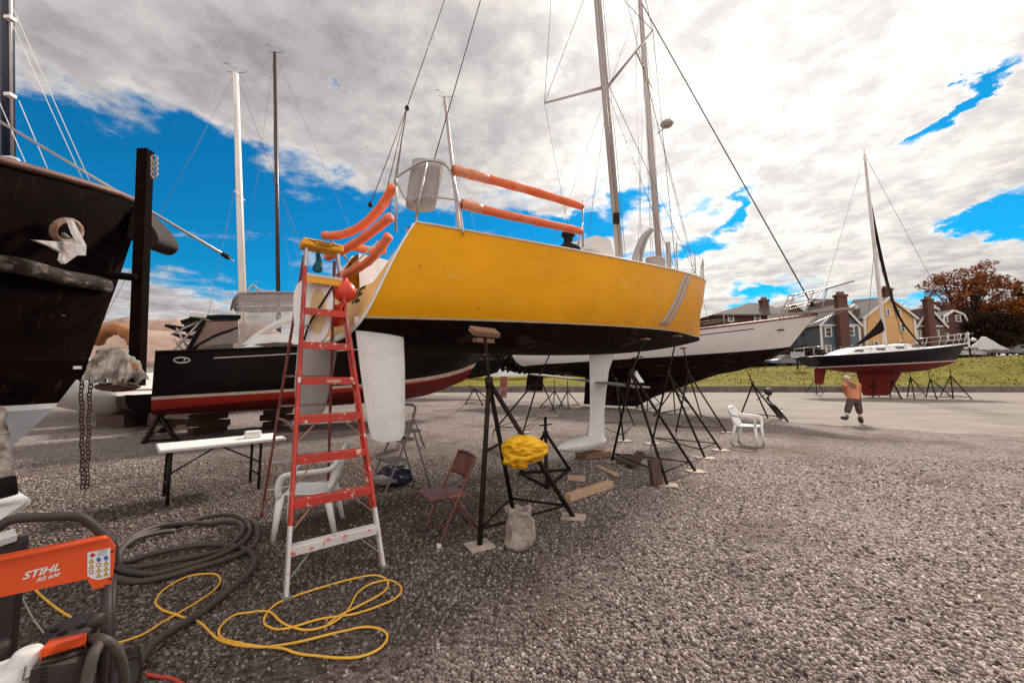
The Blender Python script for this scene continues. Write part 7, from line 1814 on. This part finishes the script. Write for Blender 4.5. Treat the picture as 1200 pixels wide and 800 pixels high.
    for k, (an, toe, kn) in enumerate(((la, lt, lk), (ra, rt, rk_))):
        up = lerp(an, kn, .22); heel = an+(an-lerp(an, kn, .2))*.35
        skin_mesh('boot', [lerp(an, kn, .30), an, lerp(an, toe, .55), toe], [(0, 1), (1, 2), (2, 3)], [.075, .080, .070, .055], boot_m, t, 2, base)
        MB().tube([lerp(an, kn, .28), lerp(an, kn, .42)], .060, sock_m, 12).build('sock', t)
    # hair, ears, face, hands
    c = lerp(hb, ht, .62); hd_ = (ht-hb).normalized()
    mb = MB(); P = []
    for i in range(9):
        ph = .05+1.75*i/8; row = []
        for k in range(21):
            a = 2*math.pi*k/20; fr_ = V((-.35, .94, 0)); sd_ = V((.94, .35, 0))
            q = c+hd_*(.108*math.cos(ph))+(fr_*math.cos(a)*.108+sd_*math.sin(a)*.097)*math.sin(ph)
            if ph > 1.2 and math.cos(a) > .3: q = q-fr_*.02+hd_*.03
            row.append(q)
        P.append(row)
    mb.grid(P, hair_m, True); mb.build('hair', t)
    for sg in (-1, 1):
        MB().tube([c+V((.94, .35, 0))*(.098*sg)+hd_*-.03, c+V((.94, .35, 0))*(.108*sg)+hd_*.0, c+V((.94, .35, 0))*(.100*sg)+hd_*.03], [.014, .02, .012], skin_m, 8).build('ear', t)
    fr_ = V((-.35, .94, 0)); MB().tube([c+fr_*.092+hd_*.02, c+fr_*.128-hd_*.018, c+fr_*.10-hd_*.03], [.010, .018, .012], skin_m, 8).build('nose', t)
    for sg in (-1, 1): MB().lathe([(.002, -.012), (.012, 0), (.002, .012)], c+fr_*.094+V((.94, .35, 0))*(.034*sg)+hd_*.015, label_white, n=8).build('eye', t)
    MB().tube([c+fr_*.096+V((.94, .35, 0))*-.03-hd_*.055, c+fr_*.102-hd_*.058, c+fr_*.096+V((.94, .35, 0))*.03-hd_*.055], .006, mat('lips', (.35, .12, .09), .6), 6).build('mouth', t)
    for wr, el_, sg in ((lw, lel, -1), (rw, rel, 1)):
        dd = (wr-el_).normalized(); sd_ = V((1, 0, 0)); sd_ = (sd_-dd*sd_.dot(dd)).normalized(); nn = dd.cross(sd_)
        vs = [wr, wr+dd*.05, wr+dd*.09]; ed = [(0, 1), (1, 2)]; rd = [(.03, .022), (.042, .02), (.042, .018)]
        for k, (o_, l_) in enumerate(((-.030, .065), (-.010, .078), (.010, .073), (.030, .056))):
            i = len(vs); vs += [wr+dd*.095+sd_*o_, wr+dd*(.095+l_*.55)+sd_*o_*1.1+nn*.012, wr+dd*(.095+l_)+sd_*o_*1.1+nn*.034]; ed += [(2, i), (i, i+1), (i+1, i+2)]; rd += [.0105, .0095, .008]
        i = len(vs); vs += [wr+dd*.045+sd_*(-.045*sg), wr+dd*.085+sd_*(-.062*sg)+nn*.02]; ed += [(1, i), (i, i+1)]; rd += [.012, .010]
        skin_mesh('hand', vs, ed, rd, skin_m, t, 1, base)
person()
